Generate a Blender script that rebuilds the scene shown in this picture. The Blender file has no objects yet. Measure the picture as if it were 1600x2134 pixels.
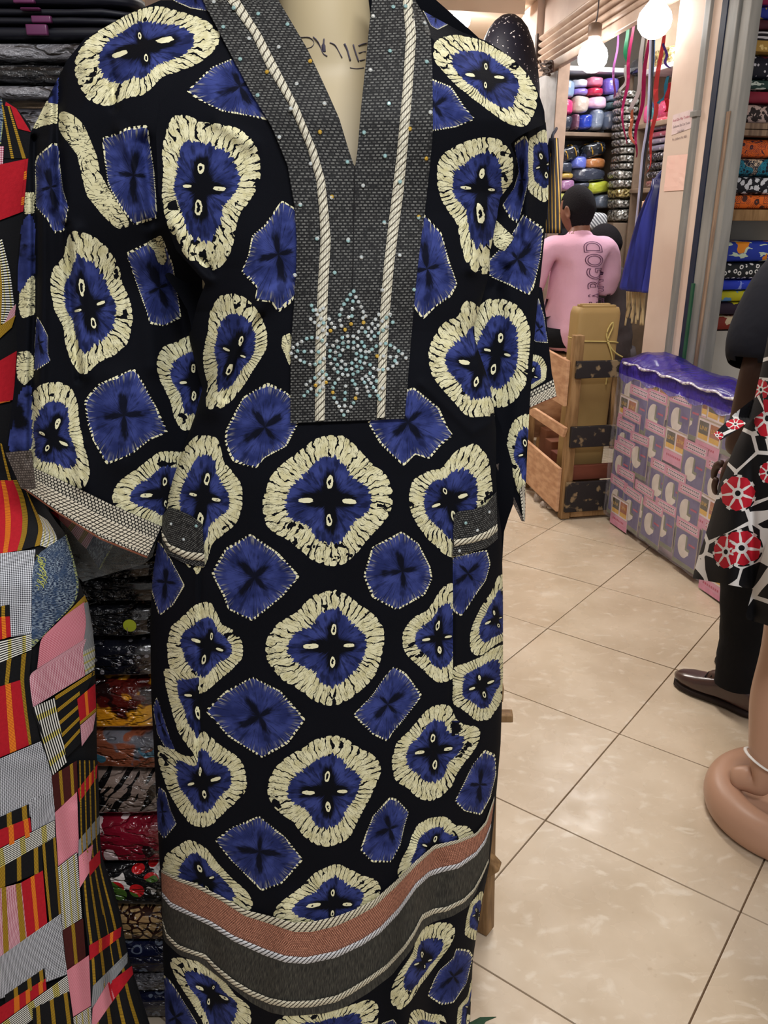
import bpy, bmesh, math, random
import numpy as np
from mathutils import Vector, Matrix, noise as mnoise

S = bpy.context.scene
COL = S.collection
rnd = random.Random(7)

# ------------------------------------------------------------------ camera
FPX, PIT, ROLL, CAMH = 1713.69, .3434, .0051, 1.505
CF = Vector((0, math.cos(PIT), -math.sin(PIT)))
_R, _U = Vector((1, 0, 0)), Vector((0, math.sin(PIT), math.cos(PIT)))
CR = math.cos(ROLL) * _R + math.sin(ROLL) * _U
CU = -math.sin(ROLL) * _R + math.cos(ROLL) * _U
CC = Vector((0, 0, CAMH))
cd = bpy.data.cameras.new('camera')
cam = bpy.data.objects.new('camera', cd)
COL.objects.link(cam)
cd.sensor_fit = 'HORIZONTAL'
cd.sensor_width = 36
cd.lens = FPX * 36 / 1600
cd.clip_start = .05
cam.matrix_world = Matrix(((CR.x, CU.x, -CF.x, CC.x), (CR.y, CU.y, -CF.y, CC.y), (CR.z, CU.z, -CF.z, CC.z), (0, 0, 0, 1)))
S.camera = cam

# aisle frame: u runs down the aisle, v to the right of it
PSI = math.radians(12.4)
DU = Vector((-math.sin(PSI), math.cos(PSI), 0))
DV = Vector((math.cos(PSI), math.sin(PSI), 0))
def A(u, v, z=0.): return DU * u + DV * v + Vector((0, 0, z))

# ------------------------------------------------------------------ world, lights, exposure
W = bpy.data.worlds.new('world'); S.world = W; W.use_nodes = True
W.node_tree.nodes['Background'].inputs[0].default_value = (1, .97, .94, 1)
W.node_tree.nodes['Background'].inputs[1].default_value = .38
S.view_settings.view_transform = 'Standard'
S.view_settings.look = 'None'
S.view_settings.gamma = 1
S.view_settings.use_curve_mapping = False
S.view_settings.exposure = .25
S.cycles.use_denoising = True
def area(name, loc, target, sx, sy, power, col):
    l = bpy.data.lights.new(name, 'AREA'); l.shape = 'RECTANGLE'; l.size = sx; l.size_y = sy
    l.energy = power; l.color = col
    o = bpy.data.objects.new(name, l); COL.objects.link(o); o.location = loc
    o.rotation_euler = (Vector(target) - Vector(loc)).to_track_quat('-Z', 'Y').to_euler()
    return o
area('tube_lamp_front', (.35, -.55, 2.75), (.1, 1.1, 1.0), 1.2, .25, 34, (.98, .98, 1))
area('tube_lamp_aisle', A(2.5, 1.2, 2.9), A(2.5, 1.1, 0), 1.2, .3, 34, (1, .95, .88))
area('shop_fill', A(5.1, 2.95, 2.9), A(5.2, 2.9, 0), .8, .3, 30, (.93, .96, 1))  # added fill, no visible source; brightens the shop interior beyond its bulbs
area('tube_lamp_far', A(5.6, 1.1, 2.92), A(5.6, 1.1, 0), 1.0, .3, 46, (1, .93, .86))

# ------------------------------------------------------------------ helpers
def C(r, g, b):
    f = lambda x: x / 12.92 if x <= .04045 else ((x + .055) / 1.055) ** 2.4
    return (f(r / 255), f(g / 255), f(b / 255), 1)

class T:
    """short-hand for building node materials"""
    def __init__(s, m):
        s.nt = m.node_tree; s.N = s.nt.nodes; s.L = s.nt.links
    def put(s, i, v):
        if v is None: return
        if isinstance(v, bpy.types.NodeSocket): s.L.new(v, i)
        else: i.default_value = v
    def m(s, op, a, b=None, c=None, clamp=False):
        n = s.N.new('ShaderNodeMath'); n.operation = op; n.use_clamp = clamp
        s.put(n.inputs[0], a); s.put(n.inputs[1], b); s.put(n.inputs[2], c)
        return n.outputs[0]
    def add(s, a, b): return s.m('ADD', a, b)
    def mul(s, a, b): return s.m('MULTIPLY', a, b)
    def lt(s, a, b): return s.m('LESS_THAN', a, b)
    def gt(s, a, b): return s.m('GREATER_THAN', a, b)
    def mx(s, a, b): return s.m('MAXIMUM', a, b)
    def mn(s, a, b): return s.m('MINIMUM', a, b)
    def fr(s, a): return s.m('FRACT', a)
    def ab(s, a): return s.m('ABSOLUTE', a)
    def ss(s, v, lo, hi, a=0., b=1.):
        n = s.N.new('ShaderNodeMapRange'); n.interpolation_type = 'SMOOTHSTEP'
        s.put(n.inputs['Value'], v); s.put(n.inputs['From Min'], lo); s.put(n.inputs['From Max'], hi)
        n.inputs['To Min'].default_value = a; n.inputs['To Max'].default_value = b
        return n.outputs[0]
    def mix(s, f, a, b):
        n = s.N.new('ShaderNodeMix'); n.data_type = 'RGBA'
        s.put(n.inputs[0], f); s.put(n.inputs[6], a); s.put(n.inputs[7], b)
        return n.outputs[2]
    def noise(s, vec, scale, detail=2., out='Fac'):
        n = s.N.new('ShaderNodeTexNoise'); s.put(n.inputs['Vector'], vec)
        n.inputs['Scale'].default_value = scale; n.inputs['Detail'].default_value = detail
        return n.outputs[out]
    def vor(s, vec, scale, feat='F1', out='Distance', rand=1.):
        n = s.N.new('ShaderNodeTexVoronoi'); n.feature = feat; s.put(n.inputs['Vector'], vec)
        n.inputs['Scale'].default_value = scale; n.inputs['Randomness'].default_value = rand
        return n.outputs[out]
    def uv(s, name='UVMap'):
        n = s.N.new('ShaderNodeUVMap'); n.uv_map = name; return n.outputs[0]
    def co(s, which='Object'): return s.N.new('ShaderNodeTexCoord').outputs[which]
    def pos(s): return s.N.new('ShaderNodeNewGeometry').outputs['Position']
    def rand(s): return s.N.new('ShaderNodeObjectInfo').outputs['Random']
    def sep(s, v):
        n = s.N.new('ShaderNodeSeparateXYZ'); s.put(n.inputs[0], v); return n.outputs
    def xyz(s, x=0., y=0., z=0.):
        n = s.N.new('ShaderNodeCombineXYZ'); s.put(n.inputs[0], x); s.put(n.inputs[1], y); s.put(n.inputs[2], z)
        return n.outputs[0]
    def vadd(s, a, b):
        n = s.N.new('ShaderNodeVectorMath'); n.operation = 'ADD'; s.put(n.inputs[0], a); s.put(n.inputs[1], b)
        return n.outputs[0]
    def vscale(s, a, k):
        n = s.N.new('ShaderNodeVectorMath'); n.operation = 'MULTIPLY'; s.put(n.inputs[0], a)
        n.inputs[1].default_value = k if isinstance(k, tuple) else (k, k, k)
        return n.outputs[0]

MATS = {}
def mat(name, fn=None, rough=.8, spec=.3, metal=0., col=None, coat=0., sheen=0., alpha=None, trans=0., emit=None, bump=.3, bdist=.002):
    """fn(t) -> colour, or (colour, bump height), or (colour, height, roughness)"""
    if name in MATS: return MATS[name]
    m = bpy.data.materials.new(name); m.use_nodes = True; MATS[name] = m
    b = m.node_tree.nodes['Principled BSDF']; t = T(m)
    b.inputs['Roughness'].default_value = rough; b.inputs['Specular IOR Level'].default_value = spec
    b.inputs['Metallic'].default_value = metal; b.inputs['Coat Weight'].default_value = coat
    b.inputs['Coat Roughness'].default_value = .12
    b.inputs['Sheen Weight'].default_value = sheen; b.inputs['Transmission Weight'].default_value = trans
    if alpha is not None: b.inputs['Alpha'].default_value = alpha
    if fn:
        r = fn(t); r = r if isinstance(r, tuple) and not isinstance(r[0], float) else (r,)
        t.put(b.inputs['Base Color'], r[0])
        if len(r) > 1 and r[1] is not None:
            n = t.N.new('ShaderNodeBump'); n.inputs['Strength'].default_value = bump; n.inputs['Distance'].default_value = bdist
            t.put(n.inputs['Height'], r[1]); t.L.new(n.outputs[0], b.inputs['Normal'])
        if len(r) > 2: t.put(b.inputs['Roughness'], r[2])
    elif col:
        # plain colour with slight procedural variation
        f = t.noise(t.co('Object'), 14, 3)
        t.put(b.inputs['Base Color'], t.mix(t.ss(f, .25, .75), tuple(c * .86 for c in col[:3]) + (1,), tuple(min(1, c * 1.1) for c in col[:3]) + (1,)))
    if emit:
        b.inputs['Emission Color'].default_value = emit[0]; b.inputs['Emission Strength'].default_value = emit[1]
    return m

def tag(o, label=None, cat=None, group=None, kind=None):
    if label: o['label'] = label
    if cat: o['category'] = cat
    if group: o['group'] = group
    if kind: o['kind'] = kind
    return o
def empty(name, loc, label, cat, group=None):
    o = bpy.data.objects.new(name, None); COL.objects.link(o); o.location = loc; o.empty_display_size = .1
    return tag(o, label, cat, group)
def link(name, me, mats=None, parent=None, label=None, smooth=True):
    """mesh vertices are in world space when parent is given"""
    if isinstance(me, bmesh.types.BMesh):
        b = me; me = bpy.data.meshes.new(name); b.to_mesh(me); b.free()
    if mats is not None and not me.materials:
        for m in (mats if isinstance(mats, (list, tuple)) else [mats]): me.materials.append(m)
    if smooth and len(me.polygons): me.polygons.foreach_set('use_smooth', [True] * len(me.polygons))
    o = bpy.data.objects.new(name, me); COL.objects.link(o)
    if parent:
        o.parent = parent
        if parent.type == 'EMPTY': o.location = -Vector(parent.location)
    if label: o['label'] = label
    return o
def tree_copy(o, parent=None):
    c = o.copy(); COL.objects.link(c)
    if parent: c.parent = parent
    for ch in list(o.children): tree_copy(ch, c)
    return c

# ---- mesh builders (all return / extend bmesh)
def bm_box(bm, c8, mi=0):
    vs = [bm.verts.new(p) for p in c8]
    for f in ((0, 3, 2, 1), (4, 5, 6, 7), (0, 1, 5, 4), (1, 2, 6, 5), (2, 3, 7, 6), (3, 0, 4, 7)):
        bm.faces.new([vs[i] for i in f]).material_index = mi
    return bm
def uvbox(u0, u1, v0, v1, z0, z1, bm=None, mi=0, bev=0.):
    """box in the aisle frame; wound so faces point outward"""
    own = bm is None; b = bmesh.new() if bev or own else bm
    bm_box(b, [A(u, v, z) for z in (z0, z1) for u, v in ((u0, v0), (u0, v1), (u1, v1), (u1, v0))], mi)
    if bev: bmesh.ops.bevel(b, geom=b.edges[:], offset=bev, segments=2, affect='EDGES', profile=.7)
    bmesh.ops.recalc_face_normals(b, faces=b.faces[:])
    if bev and not own:
        me = bpy.data.meshes.new('t'); b.to_mesh(me); b.free(); bm.from_mesh(me); bpy.data.meshes.remove(me); return bm
    return b
def box(cx, cy, cz, sx, sy, sz, bm=None, mi=0, bev=0., rot=0.):
    b = bmesh.new(); R = Matrix.Rotation(rot, 3, 'Z')
    bm_box(b, [R @ Vector((x * sx / 2, y * sy / 2, z * sz / 2)) + Vector((cx, cy, cz)) for z in (-1, 1) for x, y in ((-1, -1), (1, -1), (1, 1), (-1, 1))], mi)
    if bev: bmesh.ops.bevel(b, geom=b.edges[:], offset=bev, segments=2, affect='EDGES', profile=.7)
    if bm is None: return b
    me = bpy.data.meshes.new('t'); b.to_mesh(me); b.free(); bm.from_mesh(me); bpy.data.meshes.remove(me); return bm
def beam(p, q, w, h, bm=None, bev=0., mi=0, up=Vector((0, 0, 1))):
    """rectangular bar from p to q"""
    p, q = Vector(p), Vector(q); d = (q - p).normalized()
    s = d.cross(up); s = s.normalized() if s.length > 1e-4 else Vector((1, 0, 0)); n = s.cross(d)
    b = bmesh.new()
    bm_box(b, [e + s * (x * w / 2) + n * (y * h / 2) for e in (p, q) for x, y in ((-1, -1), (1, -1), (1, 1), (-1, 1))], mi)
    if bev: bmesh.ops.bevel(b, geom=b.edges[:], offset=bev, segments=2, affect='EDGES', profile=.7)
    bmesh.ops.recalc_face_normals(b, faces=b.faces[:])
    if bm is None: return b
    me = bpy.data.meshes.new('t'); b.to_mesh(me); b.free(); bm.from_mesh(me); bpy.data.meshes.remove(me); return bm
def loft(rings, bm=None, cap=True, closed=True, mi=0):
    bm = bm or bmesh.new(); rows = [[bm.verts.new(p) for p in r] for r in rings]; n = len(rows[0])
    uvl = bm.loops.layers.uv.verify()
    for i in range(len(rows) - 1):
        for j in range(n if closed else n - 1):
            k = (j + 1) % n
            f = bm.faces.new((rows[i][j], rows[i][k], rows[i + 1][k], rows[i + 1][j])); f.material_index = mi
            for l, (a, c) in zip(f.loops, ((j, i), (j + 1, i), (j + 1, i + 1), (j, i + 1))):
                l[uvl].uv = (a / n, c / max(1, len(rows) - 1))
    if cap and closed:
        bm.faces.new(rows[0][::-1]).material_index = mi; bm.faces.new(rows[-1]).material_index = mi
    return bm
def ring(c, rx, ry, n=24, ax=None, ay=None, e=1.):
    ax = ax or Vector((1, 0, 0)); ay = ay or Vector((0, 1, 0)); out = []
    for k in range(n):
        a = 2 * math.pi * k / n; ca, sa = math.cos(a), math.sin(a)
        out.append(Vector(c) + ax * (rx * math.copysign(abs(ca) ** e, ca)) + ay * (ry * math.copysign(abs(sa) ** e, sa)))
    return out
def catmull(pts, m=6):
    P = [Vector(p) for p in pts]; out = []
    for i in range(len(P) - 1):
        a, b, c, d = P[max(i - 1, 0)], P[i], P[i + 1], P[min(i + 2, len(P) - 1)]
        for k in range(m):
            t = k / m
            out.append(.5 * ((2 * b) + (c - a) * t + (2 * a - 5 * b + 4 * c - d) * t * t + (3 * b - a - 3 * c + d) * t ** 3))
    return out + [P[-1]]
def tube(pts, rad, n=8, bm=None, mi=0, flat=1., smooth=4):
    P = catmull(pts, smooth) if smooth else [Vector(p) for p in pts]; rings = []
    ref = Vector((0, 0, 1)); L = len(P)
    for i, p in enumerate(P):
        d = (P[min(i + 1, L - 1)] - P[max(i - 1, 0)]).normalized()
        s = d.cross(ref)
        s = s.normalized() if s.length > .05 else d.cross(Vector((0, 1, 0))).normalized()
        r = rad(i / (L - 1)) if callable(rad) else rad
        rings.append(ring(p, r, r * flat, n, s, s.cross(d)))
    return loft(rings, bm, mi=mi)
def superq(w, d, h, e1=.35, e2=.35, nu=28, nv=14, wob=.0, seed=0, folds=0, fa=.006, bm=None, mi=0):
    """soft rounded pack standing on z=0, with wobble and folded-layer grooves"""
    f = lambda c, e: math.copysign(abs(c) ** e, c); rings = []
    off = Vector((seed * 3.7, seed * 1.3, seed * 2.1))
    for j in range(nv + 1):
        b = -math.pi / 2 + math.pi * (j + .0001) / (nv + .0002); r = []
        for k in range(nu):
            a = 2 * math.pi * k / nu
            p = Vector((w / 2 * f(math.cos(b), e1) * f(math.cos(a), e2), d / 2 * f(math.cos(b), e1) * f(math.sin(a), e2), h / 2 * f(math.sin(b), e1)))
            if folds:
                g = 1 - fa / max(w, d) * 2 * (1 - abs(math.sin(math.pi * folds * (p.z / h + .5)))) ** 2 * 2
                p.x *= g; p.y *= g
            if wob: p += mnoise.noise_vector(p * (1.4 / max(.05, min(w, d, h) * 1.5)) + off) * wob
            p.z += h / 2; r.append(p)
        rings.append(r)
    return loft(rings, bm, mi=mi)
def xform(bm, M):
    bmesh.ops.transform(bm, matrix=M, verts=bm.verts[:]); return bm

# pixel of the 1600x2134 survey -> point of the place
def ray(px, py): return CF + CR * ((px - 800) / FPX) + CU * ((1067 - py) / FPX)
def at(px, py, Y):
    d = ray(px, py); return CC + d * (Y / d.y)
def on_v(px, py, v):
    d = ray(px, py); return CC + d * ((v - CC.dot(DV)) / d.dot(DV))
def on_u(px, py, u):
    d = ray(px, py); return CC + d * ((u - CC.dot(DU)) / d.dot(DU))
def on_z(px, py, z=0.):
    d = ray(px, py); return CC + d * ((z - CAMH) / d.z)
# ================================================================== setting
def m_tile(t):
    p = t.pos(); n1 = t.noise(p, 3.2, 5); n2 = t.noise(t.vadd(t.vscale(p, (9, 16, 9)), t.vscale(t.noise(p, 6, 2, 'Color'), 2.)), 2.0, 5)
    c = t.mix(t.ss(n1, .3, .7), C(192, 174, 150), C(214, 198, 176))
    c = t.mix(t.mul(t.ss(n2, .55, .72), .55), c, C(230, 220, 204))
    n3 = t.noise(p, 34, 4)
    c = t.mix(t.mul(t.ss(n3, .66, .8), .35), c, C(150, 122, 92))
    c = t.mix(t.mul(t.rand(), .18), c, C(206, 180, 150))
    return c, t.noise(p, 60, 3), t.ss(t.noise(p, 11, 3), .2, .8, .16, .36)
M_TILE = mat('beige_tile', m_tile, spec=.45, bump=.05)
M_GROUT = mat('grout', col=C(150, 124, 98))
M_PINKWALL = mat('painted_wall', lambda t: (t.mix(t.ss(t.noise(t.pos(), 2.5, 4), .3, .7), C(205, 180, 165), C(221, 199, 184)), t.noise(t.pos(), 30, 4)), rough=.6, bump=.15)
M_CEIL = mat('ceiling_paint', lambda t: (t.mix(t.noise(t.pos(), 1.6, 3), C(226, 206, 186), C(240, 226, 208)),), rough=.8)
M_GREY = mat('grey_metal', lambda t: (t.mix(t.ss(t.noise(t.vscale(t.pos(), (8, 8, 1)), 3, 4), .3, .75), C(116, 116, 114), C(142, 141, 137)),), rough=.5, spec=.4)
M_DARKGAP = mat('navy_strip', col=C(28, 36, 58), rough=.6)
M_OLDWOOD = mat('weathered_wood', lambda t: (t.mix(t.ss(t.noise(t.vscale(t.pos(), (30, 30, 2)), 2, 5), .35, .7), C(112, 92, 78), C(158, 134, 112)), t.noise(t.vscale(t.pos(), (60, 60, 3)), 2, 4)), rough=.8)
M_WHITEPEEL = mat('peeling_white_paint', lambda t: (t.mix(t.ss(t.noise(t.pos(), 24, 5), .56, .62), C(222, 222, 220), C(128, 112, 100)), t.noise(t.pos(), 24, 5)), rough=.7)
M_GREEN = mat('green_strip', col=C(38, 84, 60), rough=.6)
M_CONC = mat('pale_concrete', lambda t: (t.mix(t.noise(t.pos(), 6, 4), C(168, 166, 160), C(192, 190, 184)),), rough=.85)

fl = link('floor', box(.8, 3.5, -.04, 12, 13, .05), M_GROUT, smooth=False); fl['kind'] = 'structure'
ang = -.6557; ca, sa = math.cos(ang), math.sin(ang); g0 = Vector((.6426, 2.8795, 0))
TW, TH = .5, .4959
tb = box(0, 0, -.0095, TW - .0042, TH - .0042, .013, bev=.0012)
tme = bpy.data.meshes.new('tile'); tb.to_mesh(tme); tb.free(); tme.materials.append(M_TILE)
for i in range(-10, 13):
    for j in range(-12, 12):
        c = g0 + Vector((ca, sa, 0)) * ((i + .5) * TW) + Vector((-sa, ca, 0)) * ((j + .5) * TH)
        v, u = c.dot(DV), c.dot(DU)
        if .35 < c.y < 7.4 and -1.0 < c.x < 3.6 and v < 3.1:
            o = bpy.data.objects.new('tile', tme); COL.objects.link(o); o.parent = fl
            o.location = c + Vector((0, 0, -.0015 - .001 * rnd.random())); o.rotation_euler = (0, 0, ang)
def struct(name, bm, m, parent=None, smooth=False):
    o = link(name, bm, m, parent, smooth=smooth)
    if not parent: o['kind'] = 'structure'
    return o
struct('ceiling', uvbox(-.4, 9.0, -1.9, 4.6, 3.02, 3.1), M_CEIL)
wr = struct('wall_right', uvbox(3.80, 4.045, 2.30, 2.42, 0, 3.01), M_PINKWALL)       # pier between the two shops
struct('conduit', uvbox(3.755, 3.80, 2.285, 2.33, .0, 3.01, bev=.004), M_GREY, wr)
struct('edge_board', uvbox(3.685, 3.755, 2.30, 2.40, 0, 3.01), M_PINKWALL, wr)
struct('conduit_clip', uvbox(3.75, 3.805, 2.276, 2.30, 1.95, 1.975, bev=.003), M_GREY, wr)
struct('dark_strip', uvbox(3.642, 3.684, 2.296, 2.40, 0, 3.01), M_DARKGAP, wr)
struct('green_strip', uvbox(3.622, 3.641, 2.290, 2.299, 0, 1.22), M_GREEN, wr)
struct('trim_1', uvbox(3.565, 3.641, 2.30, 2.36, 0, 3.01, bev=.004), M_GREY)
struct('trim_2', uvbox(3.535, 3.563, 2.305, 2.345, 0, 1.95, bev=.003), M_OLDWOOD)
struct('trim_3', uvbox(3.49, 3.555, 2.31, 2.36, 0, 3.01, bev=.004), M_GREY)
struct('wall_far_right', uvbox(4.06, 4.10, 2.43, 4.6, 0, 3.01), M_CONC)             # behind the cloth shelves
# low concrete wall seen under those shelves
struct('trim_4', uvbox(3.72, 4.05, 2.45, 3.6, 0, .98), M_CONC)
# left jamb of the shop opening, fascia and roller shutter; this front stands a little askew to the aisle
P2 = math.radians(5.66); D2, N2 = Vector((-math.sin(P2), math.cos(P2), 0)), Vector((math.cos(P2), math.sin(P2), 0)); B0 = A(4.045, 2.30)
def Bp(s, n, z=0.): return B0 + D2 * s + N2 * n + Vector((0, 0, z))
def on_b(px, py, n=0.):
    d = ray(px, py); return CC + d * (((B0 + N2 * n) - CC).dot(N2) / d.dot(N2))
def bbox(s0, s1, n0, n1, z0, z1, bev=0.):
    b = bmesh.new(); bm_box(b, [Bp(s, n, z) for z in (z0, z1) for s, n in ((s0, n0), (s0, n1), (s1, n1), (s1, n0))])
    if bev: bmesh.ops.bevel(b, geom=b.edges[:], offset=bev, segments=2, affect='EDGES', profile=.7)
    bmesh.ops.recalc_face_normals(b, faces=b.faces[:]); return b
wl = struct('wall_pillar', bbox(2.47, 2.90, -.03, .16, 0, 3.01), M_PINKWALL)
struct('jamb', bbox(1.93, 2.46, .0, .08, 0, 2.53), mat('brown_jamb', col=C(176, 148, 128), rough=.6), wl)
struct('wall_fascia', bbox(.002, 2.46, .02, .10, 2.77, 3.01), M_PINKWALL)
sh = empty('roller_shutter', Bp(1.2, 0, 2.5), 'beige roller shutter rolled up above the lit shop opening', 'shutter')
M_SHUT = mat('shutter_paint', lambda t: (t.mix(t.ss(t.noise(t.pos(), 9, 4), .3, .75), C(188, 160, 142), C(208, 184, 164)),), rough=.45, spec=.4)
for k in range(5):
    z0 = 2.545 + k * .045; P = []
    for uu in (.006, 2.44):
        P.append([Bp(uu, -.024 * math.sin(math.pi * a / 8) - .004, z0 + .043 * a / 8) for a in range(9)] + [Bp(uu, .018, z0 + .043 * a / 8) for a in range(8, -1, -1)])
    b = loft(P); bmesh.ops.recalc_face_normals(b, faces=b.faces[:]); link('slat', b, M_SHUT, sh)
link('bottom_bar', bbox(.004, 2.44, -.022, .02, 2.485, 2.543, .006), M_SHUT, sh)
link('guide_rail', bbox(2.405, 2.455, -.04, -.026, 2.49, 2.78, .003), mat('dark_rail', col=C(70, 58, 54), rough=.5), sh)
# shop room behind
struct('wall_back', uvbox(4.1, 6.5, 3.40, 3.45, 0, 3.01), M_CONC)
struct('wall_side', uvbox(6.45, 6.5, 2.62, 3.44, 0, 3.01), M_CONC)
struct('wall_end', uvbox(8.8, 8.9, -2.5, 2.6, 0, 3.01), M_CEIL)
struct('wall_left', uvbox(-.5, 8.9, -1.95, -1.88, 0, 3.01), M_CONC)
struct('wall_beyond', bbox(2.92, 5.0, .0, .1, 0, 3.01), M_CEIL)
# beam along the far ceiling
struct('trim_5', uvbox(6.6, 6.75, .2, 2.5, 2.93, 3.02), M_CEIL)

# ---- notices pasted on the pier
def text_bm(s, size, outline=0.):
    cu = bpy.data.curves.new('t', 'FONT'); cu.body = s; cu.size = size; cu.align_x = 'LEFT'
    if outline: cu.fill_mode = 'NONE'; cu.bevel_depth = outline; cu.bevel_resolution = 0
    o = bpy.data.objects.new('t', cu); COL.objects.link(o)
    dg = bpy.context.evaluated_depsgraph_get(); me = bpy.data.meshes.new_from_object(o.evaluated_get(dg))
    bpy.data.objects.remove(o); bpy.data.curves.remove(cu)
    b = bmesh.new(); b.from_mesh(me); bpy.data.meshes.remove(me); return b
def frame_M(o, ex, ey):
    ex, ey = Vector(ex).normalized(), Vector(ey).normalized(); ez = ex.cross(ey)
    return Matrix(((ex.x, ey.x, ez.x, o.x), (ex.y, ey.y, ez.y, o.y), (ex.z, ey.z, ez.z, o.z), (0, 0, 0, 1)))
M_NOTE = mat('notice_paper', col=C(226, 204, 204), rough=.7)
M_PINKP = mat('pink_paper', lambda t: (t.mix(t.noise(t.pos(), 18, 4), C(244, 196, 184), C(250, 214, 200)), t.noise(t.pos(), 16, 4)), rough=.6, bump=.5)
nt = empty('notice', A(3.9, 2.298, 1.98), 'small pale notice with red heading pasted high on the beige pier', 'notice')
q = [on_v(x, y, 2.2985) for x, y in ((1402, 240), (1448, 226), (1443, 266), (1399, 282))]
b = bmesh.new(); b.faces.new([b.verts.new(p) for p in q]); r_ = bmesh.ops.extrude_face_region(b, geom=b.faces[:])
bmesh.ops.translate(b, verts=[e for e in r_['geom'] if isinstance(e, bmesh.types.BMVert)], vec=-DV * .0008)
bmesh.ops.recalc_face_normals(b, faces=b.faces[:]); link('paper', b, M_NOTE, nt, smooth=False)
eu = (q[1] - q[0]).normalized(); ev = (q[0] - q[3]).normalized()
M_RED = mat('red_ink', col=C(176, 70, 96)); M_BLK = mat('dark_ink', col=C(104, 78, 84))
for s, sz, dx, dy, mm in (('Avail De-May Traders Ltd', .0165, .006, .028, M_RED), ('Exclusive De Cot Trade', .0150, .010, .056, M_BLK), ('Cloth Hall', .014, .05, .082, M_BLK), ('No. Jobbers No 4&B', .0150, .010, .112, M_BLK)):
    b = text_bm(s, sz); xform(b, frame_M(q[0] + eu * dx - ev * (dy + .004) - DV * .0014, eu, ev)); link('printed_line', b, mm, nt, smooth=False)
pp = tag(link('pink_sheet', uvbox(0, 0, 0, 0, 0, 0), M_PINKP, smooth=True), 'blank pink paper sheet pasted low on the beige pier', 'paper')
q = [on_v(x, y, 2.297) for x, y in ((1391, 325), (1434, 321), (1426, 396), (1383, 399))]
b = bmesh.new(); rows = []
for j in range(9):
    rows.append([q[0].lerp(q[1], i / 6).lerp(q[3].lerp(q[2], i / 6), j / 8) - DV * (.0012 * mnoise.noise(Vector((i * .9, j * .8, 0))) + .001) for i in range(7)])
b = loft(rows, closed=False); me = bpy.data.meshes.new('pink_sheet'); b.to_mesh(me); b.free(); me.materials.append(M_PINKP); pp.data = me
# ================================================================== cloth laid out in survey coordinates, then given its real depth
def vray(PX, PY):
    a = (PX - 800) / FPX; b = (1067 - PY) / FPX
    return [CF[i] + CR[i] * a + CU[i] * b for i in range(3)]
def unproj(PX, PY, Y):
    d = vray(PX, PY); t = Y / d[1]
    return np.stack([d[0] * t, d[1] * t, CAMH + d[2] * t], -1)
def sstep(x, a, b):
    t = np.clip((x - a) / (b - a), 0, 1); return t * t * (3 - 2 * t)
def dpoly(PX, PY, poly):
    d = np.full(PX.shape, 1e9)
    for (x0, y0), (x1, y1) in zip(poly[:-1], poly[1:]):
        vx, vy = x1 - x0, y1 - y0; t = np.clip(((PX - x0) * vx + (PY - y0) * vy) / (vx * vx + vy * vy), 0, 1)
        d = np.minimum(d, np.hypot(PX - x0 - t * vx, PY - y0 - t * vy))
    return d
XL = np.array([(-80, 50), (350, 60), (430, 150), (500, 240), (560, 330), (650, 392), (710, 395), (760, 408), (810, 422), (870, 405), (930, 383), (1000, 360), (1070, 341), (1130, 328), (1200, 318), (1300, 313), (1450, 315), (1650, 325), (1850, 335), (2000, 340), (2134, 345), (2300, 350)], float)
XR = np.array([(-80, 1240), (250, 1235), (330, 1130), (400, 1062), (445, 1037), (525, 1021), (570, 1020), (600, 1011), (690, 985), (715, 991), (757, 1006), (800, 1020), (845, 1028), (900, 1034), (1000, 1034), (1050, 1037), (1110, 1045), (1250, 1048), (1400, 1048), (1550, 1043), (1700, 1030), (1800, 1020), (1900, 1000), (2000, 985), (2134, 979), (2300, 975)], float)
SHL = np.array([(-200, 400), (33, 262), (50, 222), (80, 178), (125, 140), (180, 112), (245, 80), (275, 64)], float)
def shoulder_fade(PX, PY):
    ysL = np.interp(PX, [64, 80, 112, 140, 178, 222, 262, 335, 420], [275, 245, 180, 125, 78, 55, 32, 0, -60])
    ysR = np.interp(PX, [880, 940, 1000, 1060, 1100, 1125, 1140], [-20, 22, 62, 112, 158, 200, 260])
    f = .3 + .7 * sstep(PY, -90, 260)
    fl = np.where(PX < 520, sstep(PY - ysL, -4, 150), 1); fr = np.where(PX > 860, sstep(PY - ysR, -4, 150), 1)
    return np.minimum(f, np.minimum(fl, fr))
FOLD_B = [([(560, 610), (520, 660), (478, 760), (440, 850)], 26, .012), ([(545, 660), (500, 740), (470, 830)], 7, -.006),
          ([(365, 470), (395, 545), (430, 575)], 18, .010), ([(455, 255), (520, 300)], 16, .005), ([(420, 545), (440, 570)], 9, -.006),
          ([(880, 800), (985, 900), (1025, 880)], 10, .003), ([(1000, 430), (985, 560)], 16, .008), ([(1012, 680), (1000, 760), (1025, 850)], 14, .008),
          ([(417, 1190), (412, 1580)], 3.5, -.0035), ([(410, 1190), (405, 1580)], 5, .002), ([(945, 1160), (942, 1385), (938, 1510)], 3.5, -.0035), ([(952, 1160), (949, 1510)], 5, .002),
          ([(600, 1905), (590, 2050), (600, 2300)], 40, .012), ([(865, 1780), (850, 1960), (830, 2250)], 30, .016), ([(910, 1800), (905, 1950), (900, 2250)], 22, -.012), ([(430, 1960), (440, 2080), (470, 2250)], 24, -.008)]
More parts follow.
